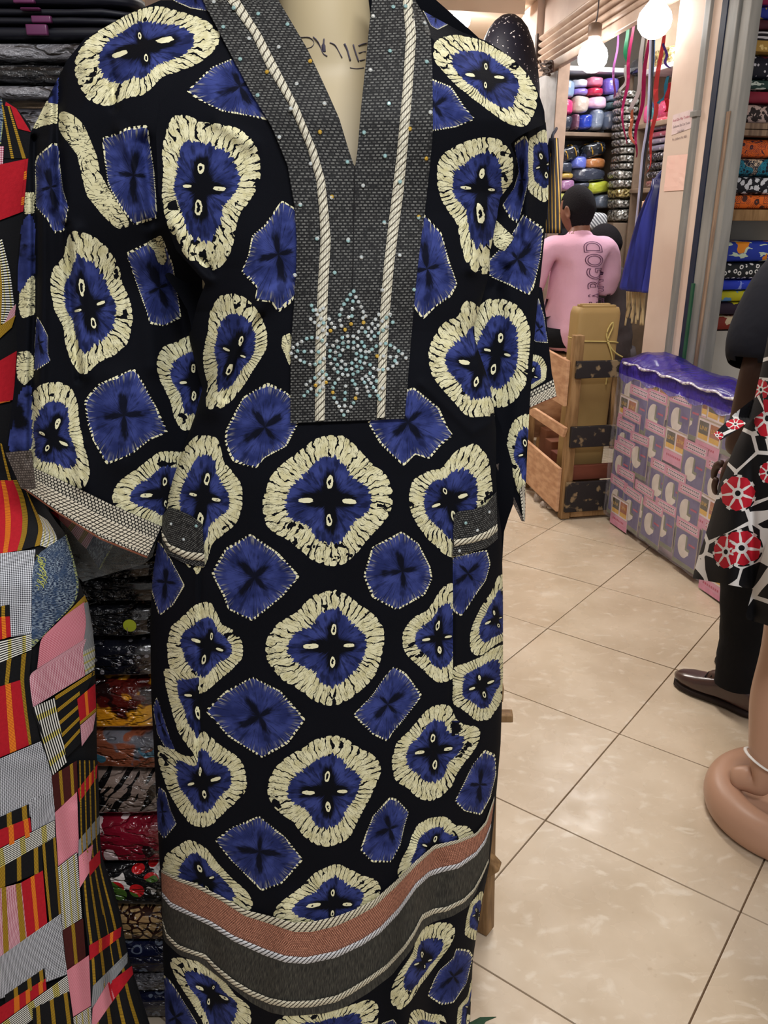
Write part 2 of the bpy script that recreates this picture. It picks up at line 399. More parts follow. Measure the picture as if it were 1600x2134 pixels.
def Ybody(PX, PY, full=True):
    PX = np.asarray(PX, float); PY = np.asarray(PY, float)
    xl = np.interp(PY, XL[:, 0], XL[:, 1]); xr = np.interp(PY, XR[:, 0], XR[:, 1])
    t = np.clip((PX - (xl + xr) / 2) / ((xr - xl) / 2), -1, 1)
    k = sstep(PY, 1000, 1350)
    Y = (1.06 + .06 * k) - (.09 + .05 * k) * np.sqrt(np.maximum(0, 1 - t * t)) * shoulder_fade(PX, PY)
    if full:
        for pl, w, a in FOLD_B: Y = Y - 1.4 * a * np.exp(-(dpoly(PX, PY, pl) / w) ** 2)
        Y = Y - .0018 * np.sin(PX / 41 + PY / 97) * np.sin(PY / 66 - PX / 130)
    return Y
FOLD_L = [([(122, 130), (121, 300), (128, 420)], 9, -.010), ([(108, 170), (100, 330), (110, 430)], 10, .006), ([(73, 290), (74, 600), (66, 800), (65, 960)], 8, -.012), ([(88, 300), (90, 600), (84, 900)], 12, .007),
          ([(138, 470), (148, 640), (165, 790)], 8, -.008), ([(155, 480), (175, 780)], 18, .007), ([(235, 160), (238, 225)], 8, -.006), ([(250, 270), (290, 370), (305, 450)], 12, .007),
          ([(330, 500), (365, 620), (385, 700)], 20, -.012), ([(300, 300), (318, 460)], 18, -.010), ([(240, 800), (255, 960)], 30, .006), ([(165, 930), (170, 1010)], 14, .006), ([(300, 540), (320, 760)], 24, .006), ([(225, 120), (240, 165)], 10, -.006)]
def YsleeveL(PX, PY):
    t = np.clip((PX - 640) / 600, -1, 1)
    Aa = 1.06 - .09 * np.sqrt(np.maximum(0, 1 - t * t)) * shoulder_fade(PX, PY) + .003
    B = 1.035 + .055 * sstep(PX, 250, 430) + .03 * sstep(-PX, -110, -10)
    w = sstep(PY, 420, 620); Y = Aa * (1 - w) + B * w
    for pl, wd, a in FOLD_L: Y = Y - 1.6 * a * np.exp(-(dpoly(PX, PY, pl) / wd) ** 2)
    return Y - .0015 * np.sin(PX / 23 + PY / 120)
def YsleeveR(PX, PY):
    w = sstep(PY, 260, 420)
    Y = (1.062 - .03 * (1 - w) * sstep(-PX, -1130, -1060)) + .02 * w + .03 * sstep(PX, 1098, 1150)
    Y = Y - .01 * np.exp(-(dpoly(PX, PY, [(1100, 270), (1097, 500)]) / 10) ** 2) - .008 * np.exp(-(dpoly(PX, PY, [(1060, 520), (1080, 800), (1080, 1000)]) / 22) ** 2) + .01 * np.exp(-(dpoly(PX, PY, [(1050, 560), (1030, 600)]) / 14) ** 2)
    return Y + .005 * np.exp(-(dpoly(PX, PY, [(1072, 495), (1035, 545)]) / 6) ** 2)
YbackR = lambda PX, PY: YsleeveR(np.minimum(PX, 1100.), PY) + .045

# ---- the wax print: every motif is traced once; R(angle) turns a point of the cloth into the motif's own unit disc
class Motif:
    def __init__(s, kind, pts, c=None, lim=(-999, 9999, -999, 9999)):
        P = np.array(pts, float); s.kind = kind; s.lim = lim
        s.c = np.array(c if c else P.mean(0), float)
        s.rot = 0. if 640 < s.c[0] < 730 else .38 * math.sin(s.c[0] * .37 + s.c[1] * .23)
        n = 240; th = (np.arange(n) + .5) / n * 2 * np.pi - np.pi; R = np.zeros(n)
        a = P - s.c; b = np.roll(a, -1, 0); d = b - a
        for i, tt in enumerate(th):
            e = np.array([np.cos(tt), np.sin(tt)]); den = e[0] * d[:, 1] - e[1] * d[:, 0]
            den = np.where(abs(den) < 1e-9, 1e-9, den)
            r = (a[:, 0] * d[:, 1] - a[:, 1] * d[:, 0]) / den; q = (a[:, 0] * e[1] - a[:, 1] * e[0]) / den
            ok = (q >= 0) & (q <= 1) & (r > 0); R[i] = r[ok].max() if ok.any() else 3
        w = 4 if kind != 2 else 1
        k = np.ones(2 * w + 1) / (2 * w + 1); R = np.convolve(np.concatenate([R[-w:], R, R[:w]]), k, 'valid')
        s.th = np.concatenate([[th[-1] - 2 * np.pi], th, [th[0] + 2 * np.pi]]); s.R = np.concatenate([[R[-1]], R, [R[0]]]); s.rm = R.max() * 1.15
    def q(s, X, Y):
        dx, dy = X - s.c[0], Y - s.c[1]; R = np.interp(np.arctan2(dy, dx), s.th, s.R)
        return dx / R, dy / R
def MS(*rows): return [Motif(k, p, *(a or ())) for k, p, a in rows]
BODY = MS(
 (1, [(354,240),(382,236),(427,255),(460,257),(495,265),(520,280),(537,307),(545,350),(540,387),(520,420),(497,450),(493,475),(487,507),(472,547),(440,574),(417,545),(386,545),(372,500),(352,482),(340,437),(336,400),(340,350),(336,312)], ((418,392),)),
 (1, [(460,610),(490,609),(512,620),(538,645),(547,665),(557,690),(557,725),(535,762),(507,805),(475,845),(445,857),(420,850),(436,810),(424,770),(422,737),(432,690),(437,645)], ((490,735),)),
 (1, [(407,905),(440,905),(460,917),(462,958),(490,987),(505,1012),(506,1055),(497,1085),(475,1110),(447,1127),(430,1150),(430,1210),(395,1188),(350,1120),(345,1060),(358,1000),(366,970),(382,937)], ((425,1035),)),
 (1, [(700,904),(655,912),(610,950),(575,975),(552,1012),(545,1045),(550,1092),(570,1112),(600,1125),(627,1150),(655,1172),(685,1181),(712,1180),(737,1162),(762,1130),(797,1092),(817,1065),(820,1022),(805,987),(765,955),(722,907)], ((687,1043),)),
 (1, [(852,1012),(865,995),(892,980),(920,977),(942,947),(967,925),(995,922),(1010,942),(1022,960),(1026,1017),(1030,1090),(1010,1140),(945,1165),(930,1160),(892,1125),(865,1092),(852,1055)], ((935,1045),)),
 (1, [(690,1227),(650,1240),(617,1275),(575,1300),(554,1330),(551,1360),(562,1395),(590,1420),(622,1437),(650,1460),(687,1474),(705,1470),(730,1457),(762,1432),(780,1412),(790,1388),(802,1342),(800,1305),(780,1280),(740,1252),(712,1230)], ((695,1347),)),
 (1, [(440,1252),(452,1275),(460,1300),(492,1315),(507,1342),(507,1370),(485,1397),(475,1402),(450,1425),(415,1452),(380,1420),(352,1400),(350,1380),(346,1342),(355,1305),(385,1280),(407,1257)], ((435,1345),)),
 (1, [(338,1382),(352,1392),(415,1392),(480,1400),(480,1500),(440,1585),(410,1582),(372,1530),(357,1480),(345,1430)], ((415,1450),(300,416,1392,1600))),
 (1, [(415,1515),(440,1535),(460,1552),(490,1572),(510,1592),(515,1620),(515,1647),(495,1670),(470,1692),(440,1722),(412,1726),(392,1715),(372,1687),(350,1650),(335,1607),(327,1575),(329,1532),(340,1550),(365,1570),(405,1578)], ((420,1630),)),
 (1, [(697,1531),(662,1537),(625,1560),(582,1587),(560,1620),(555,1650),(565,1680),(585,1697),(610,1712),(630,1742),(657,1762),(675,1767),(705,1760),(730,1747),(745,1712),(772,1662),(795,1612),(795,1595),(780,1572),(752,1560),(717,1535)], ((683,1650),)),
 (1, [(930,1466),(897,1470),(875,1495),(850,1525),(827,1545),(816,1575),(816,1612),(827,1632),(850,1642),(865,1662),(892,1671),(915,1665),(942,1640),(952,1612),(980,1575),(1000,1545),(1003,1507),(985,1516),(950,1500),(940,1470)], ((903,1565),)),
 (1, [(930,1700),(895,1704),(870,1717),(857,1742),(852,1762),(837,1790),(825,1822),(850,1850),(930,1820),(990,1765),(987,1732),(975,1719),(950,1722)], ((900,1768),)),
 (1, [(395,1747),(375,1757),(342,1782),(337,1812),(345,1850),(400,1872),(480,1905),(532,1895),(520,1862),(485,1832),(455,1800),(430,1767)], ((425,1835),)),
 (1, [(697,1800),(657,1817),(625,1850),(577,1885),(560,1912),(620,1935),(690,1955),(745,1930),(785,1885),(796,1852),(785,1830),(762,1827),(742,1817),(705,1799)], ((692,1885),)),
 (1, [(1046,1180),(1026,1230),(1000,1267),(985,1300),(977,1330),(982,1365),(1000,1370),(1030,1345),(1060,1330),(1062,1240)], ((1035,1290),)),
 (1, [(943,1390),(975,1380),(1005,1366),(1030,1348),(1060,1340),(1062,1430),(1040,1470),(1022,1500),(992,1504),(967,1482),(942,1467)], ((1003,1428),(939,1100,0,2134))),
 (1, [(837,1330),(840,1310),(860,1287),(892,1270),(917,1230),(937,1207),(960,1230),(980,1310),(960,1400),(937,1419),(920,1425),(905,1420),(880,1395),(855,1375),(840,1355)], ((913,1330),(0,943,0,2134))),
 (1, [(947,1925),(920,1920),(885,1930),(868,1952),(860,1985),(840,2015),(822,2042),(812,2067),(815,2100),(835,2106),(853,2100),(862,2070),(885,2042),(920,1995),(942,1965),(950,1940)], ((883,2005),)),
 (1, [(980,1882),(1008,1850),(1006,1950),(990,1961),(967,1950),(972,1912)], ((995,1905),)),
 (1, [(990,2008),(975,2075),(954,2100),(951,2134),(960,2210),(990,2140)], ((980,2100),)),
 (1, [(855,2110),(870,2100),(895,2112),(925,2115),(932,2134),(925,2200),(890,2230),(850,2200),(850,2134)], ((890,2165),)),
 (1, [(565,2134),(600,2112),(650,2110),(720,2098),(785,2077),(790,2105),(785,2150),(760,2210),(620,2220)], ((690,2160),)),
 (1, [(355,1990),(380,1996),(420,2005),(465,2040),(495,2080),(522,2095),(525,2125),(510,2190),(440,2190),(424,2134),(400,2092),(367,2042),(353,2010)], ((440,2070),)),
 (1, [(900,87),(917,77),(955,71),(1000,82),(1025,95),(1070,122),(1095,147),(1120,187),(1122,212),(1102,266),(1062,262),(1017,230),(960,187),(927,155),(902,125)], ((1013,160),)),
 (1, [(910,337),(930,312),(975,292),(1007,284),(1045,290),(1065,315),(1071,345),(1067,380),(1072,430),(1066,500),(1035,562),(1015,575),(997,574),(970,555),(960,507),(952,467),(922,424),(910,387)], ((1003,395),)),
 (1, [(922,670),(962,655),(962,617),(979,622),(1040,680),(1092,760),(1075,860),(1027,870),(1000,868),(975,872),(955,850),(917,807),(895,777),(891,732),(900,705),(912,688)], ((1000,765),)),
 (2, [(485,121),(440,140),(387,191),(417,210),(462,232),(520,242),(562,252),(560,190),(520,130)], ((500,180),)),
 (2, [(587,417),(550,470),(525,490),(517,532),(502,567),(536,600),(530,626),(565,630),(580,652),(607,631),(645,560),(625,440)], ((580,530),)),
 (2, [(557,797),(507,827),(490,857),(470,897),(468,920),(475,942),(485,962),(512,971),(535,976),(550,955),(597,930),(622,882),(612,830),(590,812)], ((552,890),)),
 (2, [(862,807),(847,812),(790,850),(765,880),(792,925),(802,935),(841,972),(865,947),(895,957),(917,930),(945,907),(935,895),(915,850)], ((850,880),)),
 (2, [(522,1112),(470,1142),(440,1194),(465,1242),(475,1270),(526,1295),(590,1242),(625,1201),(580,1152)], ((530,1203),)),
 (2, [(837,1107),(775,1140),(757,1200),(775,1245),(827,1272),(885,1240),(901,1207),(897,1182),(872,1132)], ((838,1190),)),
 (2, [(944,1160),(1015,1145),(1022,1175),(1012,1210),(990,1242),(962,1285),(945,1275),(925,1210)], ((975,1195),(944,1100,0,2134))),
 (2, [(320,1120),(332,1127),(357,1167),(385,1220),(360,1262),(332,1284),(315,1232),(312,1160)], ((345,1213),)),
 (2, [(526,1410),(470,1440),(427,1481),(455,1512),(475,1535),(546,1580),(600,1550),(637,1499),(585,1440)], ((540,1493),)),
 (2, [(820,1388),(845,1402),(880,1449),(842,1500),(818,1527),(807,1546),(775,1530),(735,1490),(772,1452),(800,1412)], ((808,1468),)),
 (2, [(1010,1562),(1032,1572),(1034,1612),(1022,1662),(1002,1699),(967,1690),(947,1670),(967,1630),(985,1592)], ((1000,1635),)),
 (2, [(812,1661),(827,1665),(852,1692),(842,1725),(834,1762),(815,1797),(775,1797),(750,1772),(762,1737),(777,1700)], ((812,1727),)),
 (2, [(540,1700),(480,1725),(447,1751),(480,1792),(545,1857),(587,1842),(632,1792),(595,1745)], ((540,1775),)),
 (2, [(327,1450),(342,1500),(355,1540),(368,1567),(345,1560),(328,1530),(318,1475)], ((336,1510),)),
 (2, [(330,1637),(345,1650),(355,1687),(368,1717),(342,1750),(328,1730),(325,1675)], ((338,1692),)),
 (2, [(950,1976),(977,1979),(986,1992),(972,2050),(945,2090),(920,2095),(890,2075),(905,2040),(915,2022),(945,1995)], ((945,2035),)),
 (2, [(340,2027),(360,2050),(385,2090),(412,2134),(400,2200),(350,2210),(338,2100)], ((365,2120),)),
 (2, [(795,2132),(820,2124),(838,2150),(820,2200),(790,2180)], ((815,2160),)),
 (2, [(900,164),(940,180),(970,225),(991,248),(950,265),(905,273),(855,268),(855,170)], ((905,220),)),
 (2, [(882,444),(920,485),(935,540),(953,592),(940,618),(907,640),(881,667),(862,640),(830,560),(860,460)], ((890,560),)),
 (2, [(880,20),(898,54),(912,62),(936,50),(918,22),(895,0)], ((908,36),)),
 (4, [(940,1500),(955,1502),(964,1522),(942,1534)], None),
 (3, [(588,700),(608,692),(606,770),(594,740),(586,722)], ((604,730),)),
)
SLEEVE_L = MS(
 (1, [(332,11),(295,17),(262,30),(232,45),(197,67),(172,92),(155,120),(152,145),(165,182),(182,212),(230,225),(262,204),(300,200),(325,175),(335,162),(400,140),(440,115),(455,100),(464,75),(450,53),(412,34),(360,19)], ((298,98),)),
 (3, [(122,227),(155,240),(175,260),(190,295),(202,325),(209,362),(190,372),(170,362),(160,322),(140,295),(122,272)], ((172,310),)),
 (3, [(165,345),(207,358),(225,390),(250,432),(276,471),(245,479),(212,447),(180,407)], ((212,413),)),
 (2, [(345,-25),(362,2),(396,17),(432,23),(450,0),(430,-40)], ((405,-8),)),
 (4, [(121,150),(108,185),(98,215),(121,216)], None),
 (3, [(98,208),(121,215),(120,258),(90,262),(66,272),(80,243)], None),
 (2, [(110,297),(77,325),(73,340),(74,432),(100,460),(112,487),(134,482),(143,432),(132,397),(125,345),(122,300)], ((106,390),)),
 (2, [(212,287),(245,277),(265,265),(307,260),(315,312),(322,362),(328,455),(280,470),(250,432),(235,405),(225,385),(218,337)], ((278,365),)),
 (1, [(137,480),(170,481),(205,497),(232,522),(250,560),(255,590),(272,625),(278,662),(272,700),(262,725),(230,747),(200,757),(185,780),(167,789),(152,762),(137,725),(132,682),(112,645),(105,607),(104,575),(117,545),(137,535)], ((182,640),)),
 (3, [(52,400),(72,400),(72,445),(50,447)], None),
 (4, [(50,448),(72,450),(73,570),(60,580),(45,615),(36,600),(40,520)], None),
 (3, [(60,577),(73,572),(74,655),(45,665),(38,640),(40,612)], None),
 (3, [(31,735),(60,730),(71,745),(70,785),(50,805),(36,790)], None),
 (4, [(55,805),(66,800),(66,938),(16,942),(28,870),(42,815)], None),
 (2, [(76,655),(90,680),(100,700),(100,745),(107,752),(70,776),(72,720)], ((82,715),)),
 (2, [(262,527),(297,510),(337,492),(360,550),(378,662),(342,680),(312,675),(305,650),(282,585)], ((332,600),)),
 (3, [(305,505),(337,489),(348,540),(336,562),(320,522)], None),
 (1, [(65,820),(88,797),(125,794),(150,807),(162,837),(165,875),(175,925),(188,975),(185,1007),(170,1022),(150,1017),(127,1002),(72,985),(50,960),(48,860)], ((108,912),)),
 (2, [(280,767),(205,800),(185,822),(175,837),(182,882),(192,915),(222,969),(275,947),(312,917),(351,901),(327,850),(300,800)], ((258,865),)),
 (1, [(332,725),(370,710),(397,697),(440,700),(480,760),(480,820),(450,870),(407,895),(380,902),(362,870),(355,837),(332,792),(325,762)], ((405,797),)),
 (1, [(375,940),(332,940),(312,955),(287,975),(250,1000),(232,1025),(230,1050),(250,1062),(282,1076),(335,1098),(420,1090),(440,1010),(420,950)], ((345,1030),)),
)
SLEEVE_R = MS(
 (1, [(1135,267),(1102,287),(1098,330),(1100,400),(1135,425),(1165,390),(1160,290)], ((1133,345),(1099,1300,0,2134))),
 (2, [(1070,300),(1095,280),(1102,300),(1102,375),(1093,412),(1080,467),(1062,455),(1045,425),(1070,395),(1083,350)], ((1087,375),)),
 (2, [(1090,445),(1133,475),(1126,540),(1112,600),(1102,616),(1062,595),(1022,577),(1005,555),(1060,500)], ((1078,540),)),
 (3, [(1030,455),(1072,495),(1050,525),(1030,512),(1022,480)], None),
 (1, [(1017,620),(1050,622),(1082,637),(1100,667),(1106,695),(1102,750),(1097,800),(1075,835),(1050,851),(1030,850),(985,840),(965,740),(985,650)], ((1036,735),)),
 (1, [(1098,858),(1070,875),(1057,907),(1054,950),(1060,975),(1072,1000),(1080,1035),(1110,1045),(1125,960),(1120,880)], ((1100,945),)),
)
BACK_R = MS(
 (1, [(1112,737),(1132,745),(1140,767),(1137,792),(1107,812),(1085,800),(1085,750)], ((1107,783),)),
 (2, [(1120,615),(1133,655),(1142,715),(1112,712),(1108,650)], ((1124,685),)),
)
# ---- wax-print shaders (q = the motif's own coordinates, cloth = running coordinate of the cloth)
CREAM, CREAM2, BLUE, BLUE2, INK = C(228, 225, 188), C(204, 198, 152), C(35, 44, 94), C(58, 69, 132), C(7, 9, 17)
def weave(t, c): return t.noise(c, 420, 2)
def polar(t):
    q = t.sep(t.uv('motif')); r = t.m('SQRT', t.add(t.mul(q[0], q[0]), t.mul(q[1], q[1]))); a = t.m('ARCTAN2', q[1], q[0])
    return q, r, a
def inks(t, c):
    n = t.noise(c, 26, 4); return t.mix(t.ss(n, .35, .68), BLUE, BLUE2)
def streak(t, c, a, r, N, w):
    """dark cracks that run outward across a ring"""
    n = t.noise(c, 30, 3); f = t.fr(t.add(t.mul(a, N / 6.2832), t.mul(n, 2.4)))
    d = t.ab(t.m('SUBTRACT', f, .5))
    var = t.noise(c, 38, 2)
    return d, t.lt(d, t.mul(w, t.ss(var, .36, .74, .12, 2.1)))
def blobs(t, c, a, r, star, soft, amp):
    wob = t.mul(t.m('SUBTRACT', t.noise(t.xyz(t.mul(a, 5.), t.mul(r, 2.4), 3.), 2., 4), .5), amp)
    wob2 = t.mul(t.m('SUBTRACT', t.noise(c, 22, 2), .5), amp * .9)
    return t.ss(t.m('SUBTRACT', t.add(star, t.add(wob, wob2)), r), -soft, soft)
def m_ring(t):
    c = t.uv('cloth'); q, r, a = polar(t)
    d, crack = streak(t, c, a, r, 46, .085)
    outer = t.m('SUBTRACT', .995, t.add(t.mul(t.ss(d, .0, .22, 1., 0.), .035), t.mul(t.ss(t.noise(c, 50, 2), .4, .8), .03)))
    on = t.lt(r, outer)
    spk = t.noise(t.xyz(t.mul(a, 8.), t.mul(r, 1.0), 0.), 1.6, 4)
    lob = t.m('COSINE', t.mul(a, 4.))
    rin = t.add(t.add(.635, t.mul(lob, .03)), t.add(t.mul(t.m('SUBTRACT', spk, .5), .30), t.mul(t.m('SUBTRACT', t.noise(c, 14, 1), .5), .16)))
    inner = t.lt(r, rin)
    blot = t.mul(t.gt(t.noise(c, 48, 2), .60), t.gt(t.noise(c, 11, 1), .58))
    fine = t.noise(t.xyz(t.mul(a, 16.), t.mul(r, 2.2), 2.), 1.5, 3); hair = t.mul(t.lt(t.ab(t.m('SUBTRACT', fine, .5)), .012), .75)
    stain = t.mix(t.ss(t.noise(c, 60, 3), .3, .75), CREAM, CREAM2)
    col = t.mix(t.mx(crack, t.mx(blot, hair)), stain, INK)
    star = t.add(.25, t.mul(t.m('POWER', t.ab(t.m('COSINE', t.mul(a, 2.))), 3.), .24))
    blk = blobs(t, c, a, r, star, .09, .30)
    lobe = t.ss(t.noise(t.xyz(t.mul(a, 3.2), t.mul(r, 2.), 9.), 2.2, 2), .50, .64)
    ray = t.ss(t.noise(t.xyz(t.mul(a, 12.), t.mul(r, .9), 5.), 2.2, 3), .56, .66)
    blue = t.mix(t.mx(blk, t.mx(t.mul(ray, .7), t.mul(lobe, .62))), inks(t, c), INK)
    col = t.mix(inner, col, blue)
    # four eyelets
    wx, wy = t.mul(t.m('SUBTRACT', t.noise(c, 9, 1), .5), .14), t.mul(t.m('SUBTRACT', t.noise(t.vscale(c, (1, -1, 1)), 9, 1), .5), .14)
    ax, ay = t.ab(t.add(q[0], wx)), t.ab(t.add(q[1], wy)); nn = t.mul(t.m('SUBTRACT', t.noise(c, 110, 2), .5), 1.5)
    def ell(cx, cy, sx, sy):
        ex = t.m('DIVIDE', t.m('SUBTRACT', ax, cx), sx); ey = t.m('DIVIDE', t.m('SUBTRACT', ay, cy), sy)
        return t.add(t.add(t.mul(ex, ex), t.mul(ey, ey)), nn)
    e1, e2 = ell(0., .29, .048, .095), ell(.33, .01, .115, .030)
    eye = t.mx(t.mul(t.lt(e1, 1.), t.gt(e1, .22)), t.mul(t.lt(e2, .9), t.gt(e2, -.1)))
    col = t.mix(eye, col, CREAM)
    col = t.mix(on, INK, col)
    return col, weave(t, c)
def m_cream(t):
    c = t.uv('cloth'); q, r, a = polar(t); d, crack = streak(t, c, a, r, 20, .06)
    n = t.noise(t.vscale(c, (14, 55, 1)), 2.0, 3); l2 = t.lt(t.ab(t.m('SUBTRACT', n, .5)), .014)
    return t.mix(t.lt(r, t.m('SUBTRACT', .99, t.mul(t.ss(d, 0., .2, 1., 0.), .05))), INK, t.mix(t.mx(t.mul(crack, t.gt(r, .45)), l2), t.mix(t.noise(c, 50, 2), CREAM, CREAM2), INK)), weave(t, c)
def m_diamond(t):
    c = t.uv('cloth'); q, r, a = polar(t)
    n = t.noise(c, 60, 2)
    f = t.fr(t.add(t.mul(a, 60 / 6.2832), t.mul(n, 1.8)))
    dash = t.mul(t.lt(t.ab(t.m('SUBTRACT', f, .5)), t.ss(t.noise(c, 30, 1), .3, .7, .12, .40)), t.gt(r, t.add(.945, t.mul(t.m('SUBTRACT', t.noise(c, 34, 1), .5), .13))))
    star = t.add(.14, t.mul(t.m('POWER', t.ab(t.m('COSINE', t.add(t.mul(a, 2.), t.mul(t.noise(c, 5, 1), 1.4)))), 4.), .44))
    blk = blobs(t, c, a, r, star, .16, .50)
    vein = t.ss(t.noise(t.xyz(t.mul(a, 10.), t.mul(r, .7), 7.), 2.0, 3), .56, .68)
    lobe = t.ss(t.noise(t.xyz(t.mul(a, 2.2), t.mul(r, 1.2), 4.), 2.2, 2), .52, .70)
    col = t.mix(t.mx(t.mul(blk, .95), t.mx(t.mul(vein, .75), t.mul(lobe, .5))), inks(t, c), INK)
    pale = t.mul(t.ss(r, .72, .95), t.ss(t.noise(t.xyz(t.mul(a, 14.), r, 8.), 2., 2), .52, .66))
    col = t.mix(t.mul(pale, .35), col, CREAM)
    col = t.mix(t.gt(r, .965), col, INK)
    col = t.mix(dash, col, CREAM)
    return t.mix(t.lt(r, 1.), INK, col), weave(t, c)
def m_blue(t):
    c = t.uv('cloth'); n = t.noise(c, 16, 4)
    return t.mix(t.ss(n, .52, .62), inks(t, c), INK), weave(t, c)
def m_ink(t):
    c = t.uv('cloth'); return t.mix(t.noise(c, 9, 3), C(5, 7, 13), C(11, 13, 21)), weave(t, c)
PM = [mat('print_black', m_ink, .85, .12, bump=.12), mat('print_ring', m_ring, .85, .12, bump=.12), mat('print_diamond', m_diamond, .85, .12, bump=.12), mat('print_cream', m_cream, .85, .12, bump=.12), mat('print_blue', m_blue, .85, .12, bump=.12)]

def sheet(name, keys, step, ncols, Yf, motifs, mats, parent, smooth_keys=True, label=None, reach=1.06):
    """rows of cloth between a left and a right edge (survey coordinates), motif uv per corner"""
    K = np.array(keys, float)
    L = np.concatenate([[0], np.cumsum(np.maximum(np.hypot(*np.diff(K[:, :2], axis=0).T), np.hypot(*np.diff(K[:, 2:], axis=0).T)))])
    n = max(2, int(L[-1] / step)); s = np.linspace(0, L[-1], n + 1)
    E4 = np.stack([np.interp(s, L, K[:, i]) for i in range(4)], 1)
    t = np.linspace(0, 1, ncols + 1)[None, :]
    PX = E4[:, 0:1] * (1 - t) + E4[:, 2:3] * t; PY = E4[:, 1:2] * (1 - t) + E4[:, 3:4] * t
    return grid_mesh(name, PX, PY, Yf(PX, PY), motifs, mats, parent, label, reach)
def grid_mesh(name, PX, PY, Y, motifs, mats, parent, label=None, reach=1.06):
    V = unproj(PX, PY, Y); V[..., 2] = np.maximum(V[..., 2], .012)
    r, c = PX.shape
    idx = np.arange(r * c).reshape(r, c)
    F = np.stack([idx[:-1, :-1], idx[1:, :-1], idx[1:, 1:], idx[:-1, 1:]], -1).reshape(-1, 4)
    me = bpy.data.meshes.new(name); me.from_pydata(V.reshape(-1, 3).tolist(), [], F.tolist())
    px, py = PX.ravel(), PY.ravel(); fx, fy = px[F].mean(1), py[F].mean(1)
    best = np.full(len(F), reach); who = np.full(len(F), -1); QU = np.full((len(F), 4, 2), 2.)
    for i, m in enumerate(motifs):
        sel = np.where((abs(fx - m.c[0]) < m.rm + 8) & (abs(fy - m.c[1]) < m.rm + 8) & (fx > m.lim[0]) & (fx < m.lim[1]) & (fy > m.lim[2]) & (fy < m.lim[3]))[0]
        if not len(sel): continue
        q = np.hypot(*m.q(fx[sel], fy[sel])); 
        if m.kind >= 3: q = np.where(q < 1.02, q * .6, 9.)
        ok = sel[q < best[sel]]; qq = q[q < best[sel]]
        best[ok] = qq; who[ok] = i
        cx, cy = m.q(px[F[ok]], py[F[ok]]); k, z = math.cos(m.rot), math.sin(m.rot); QU[ok, :, 0] = cx * k - cy * z; QU[ok, :, 1] = cx * z + cy * k
    uv1 = me.uv_layers.new(name='motif'); uv2 = me.uv_layers.new(name='cloth')
    uv1.data.foreach_set('uv', QU.reshape(-1).astype(np.float32))
    uv2.data.foreach_set('uv', (np.stack([px[F], py[F]], -1) / 1000).reshape(-1).astype(np.float32))
    kinds = np.array([m.kind for m in motifs] + [0]); mi = kinds[who]
    for m in mats: me.materials.append(m)
    me.polygons.foreach_set('material_index', mi.astype(np.int32)); me.update()
    return link(name, me, None, parent, label)
def resample(p, n):
    p = np.array(p, float); l = np.concatenate([[0], np.cumsum(np.hypot(*np.diff(p, axis=0).T))]); s = np.linspace(0, l[-1], n)
    # gentle smoothing of the traced edge
    x, y = np.interp(s, l, p[:, 0]), np.interp(s, l, p[:, 1])
    for _ in range(2):
        x[1:-1] = (x[:-2] + 2 * x[1:-1] + x[2:]) / 4; y[1:-1] = (y[:-2] + 2 * y[1:-1] + y[2:]) / 4
    return np.stack([x, y], -1)
def ribbon(name, ea, eb, Yf, off, m, parent, step=4, across=8, puff=0., twist=0., label=None):
    """band of trim between two traced edges; UVMap = metres along, metres across"""
    a0, b0 = np.array(ea, float), np.array(eb, float)
    ln = max(np.hypot(*np.diff(a0, axis=0).T).sum(), np.hypot(*np.diff(b0, axis=0).T).sum()); n = max(3, int(ln / step))
    a, b = resample(ea, n), resample(eb, n); t = np.linspace(0, 1, across + 1)
    P = a[:, None] * (1 - t[None, :, None]) + b[:, None] * t[None, :, None]
    PX, PY = P[..., 0], P[..., 1]; Y = Yf(PX, PY) - off
    prof = np.sqrt(np.maximum(0, 1 - (2 * t - 1) ** 2))[None, :]
    if puff:
        s = np.arange(n)[:, None] * ln / n; w = np.hypot(*(a - b).T).mean()
        tw = np.abs(np.sin((s / w * twist + t[None, :] * 1.0) * math.pi)) if twist else 1.
        Y = Y - puff * prof * (.45 + .55 * tw)
    V = unproj(PX, PY, Y); V[..., 2] = np.maximum(V[..., 2], .012)
    idx = np.arange(n * (across + 1)).reshape(n, across + 1)
    F = np.stack([idx[:-1, :-1], idx[1:, :-1], idx[1:, 1:], idx[:-1, 1:]], -1).reshape(-1, 4)
    me = bpy.data.meshes.new(name); me.from_pydata(V.reshape(-1, 3).tolist(), [], F.tolist())
    sl = np.concatenate([[0], np.cumsum(np.linalg.norm(np.diff(V[:, across // 2], axis=0), axis=1))])
    wd = np.linalg.norm(V[:, 0] - V[:, -1], axis=1)
    U = np.repeat(sl[:, None], across + 1, 1); Vv = t[None, :] * np.repeat(wd[:, None], across + 1, 1)
    for nm, u_, v_ in (('UVMap', U, Vv), ('unit', U / max(sl[-1], 1e-6), np.repeat(t[None, :], n, 0))):
        l = me.uv_layers.new(name=nm); l.data.foreach_set('uv', np.stack([u_.ravel()[F], v_.ravel()[F]], -1).reshape(-1).astype(np.float32))
    # turn faces toward the viewer side
    me.materials.append(m); me.update()
    return link(name, me, None, parent, label)

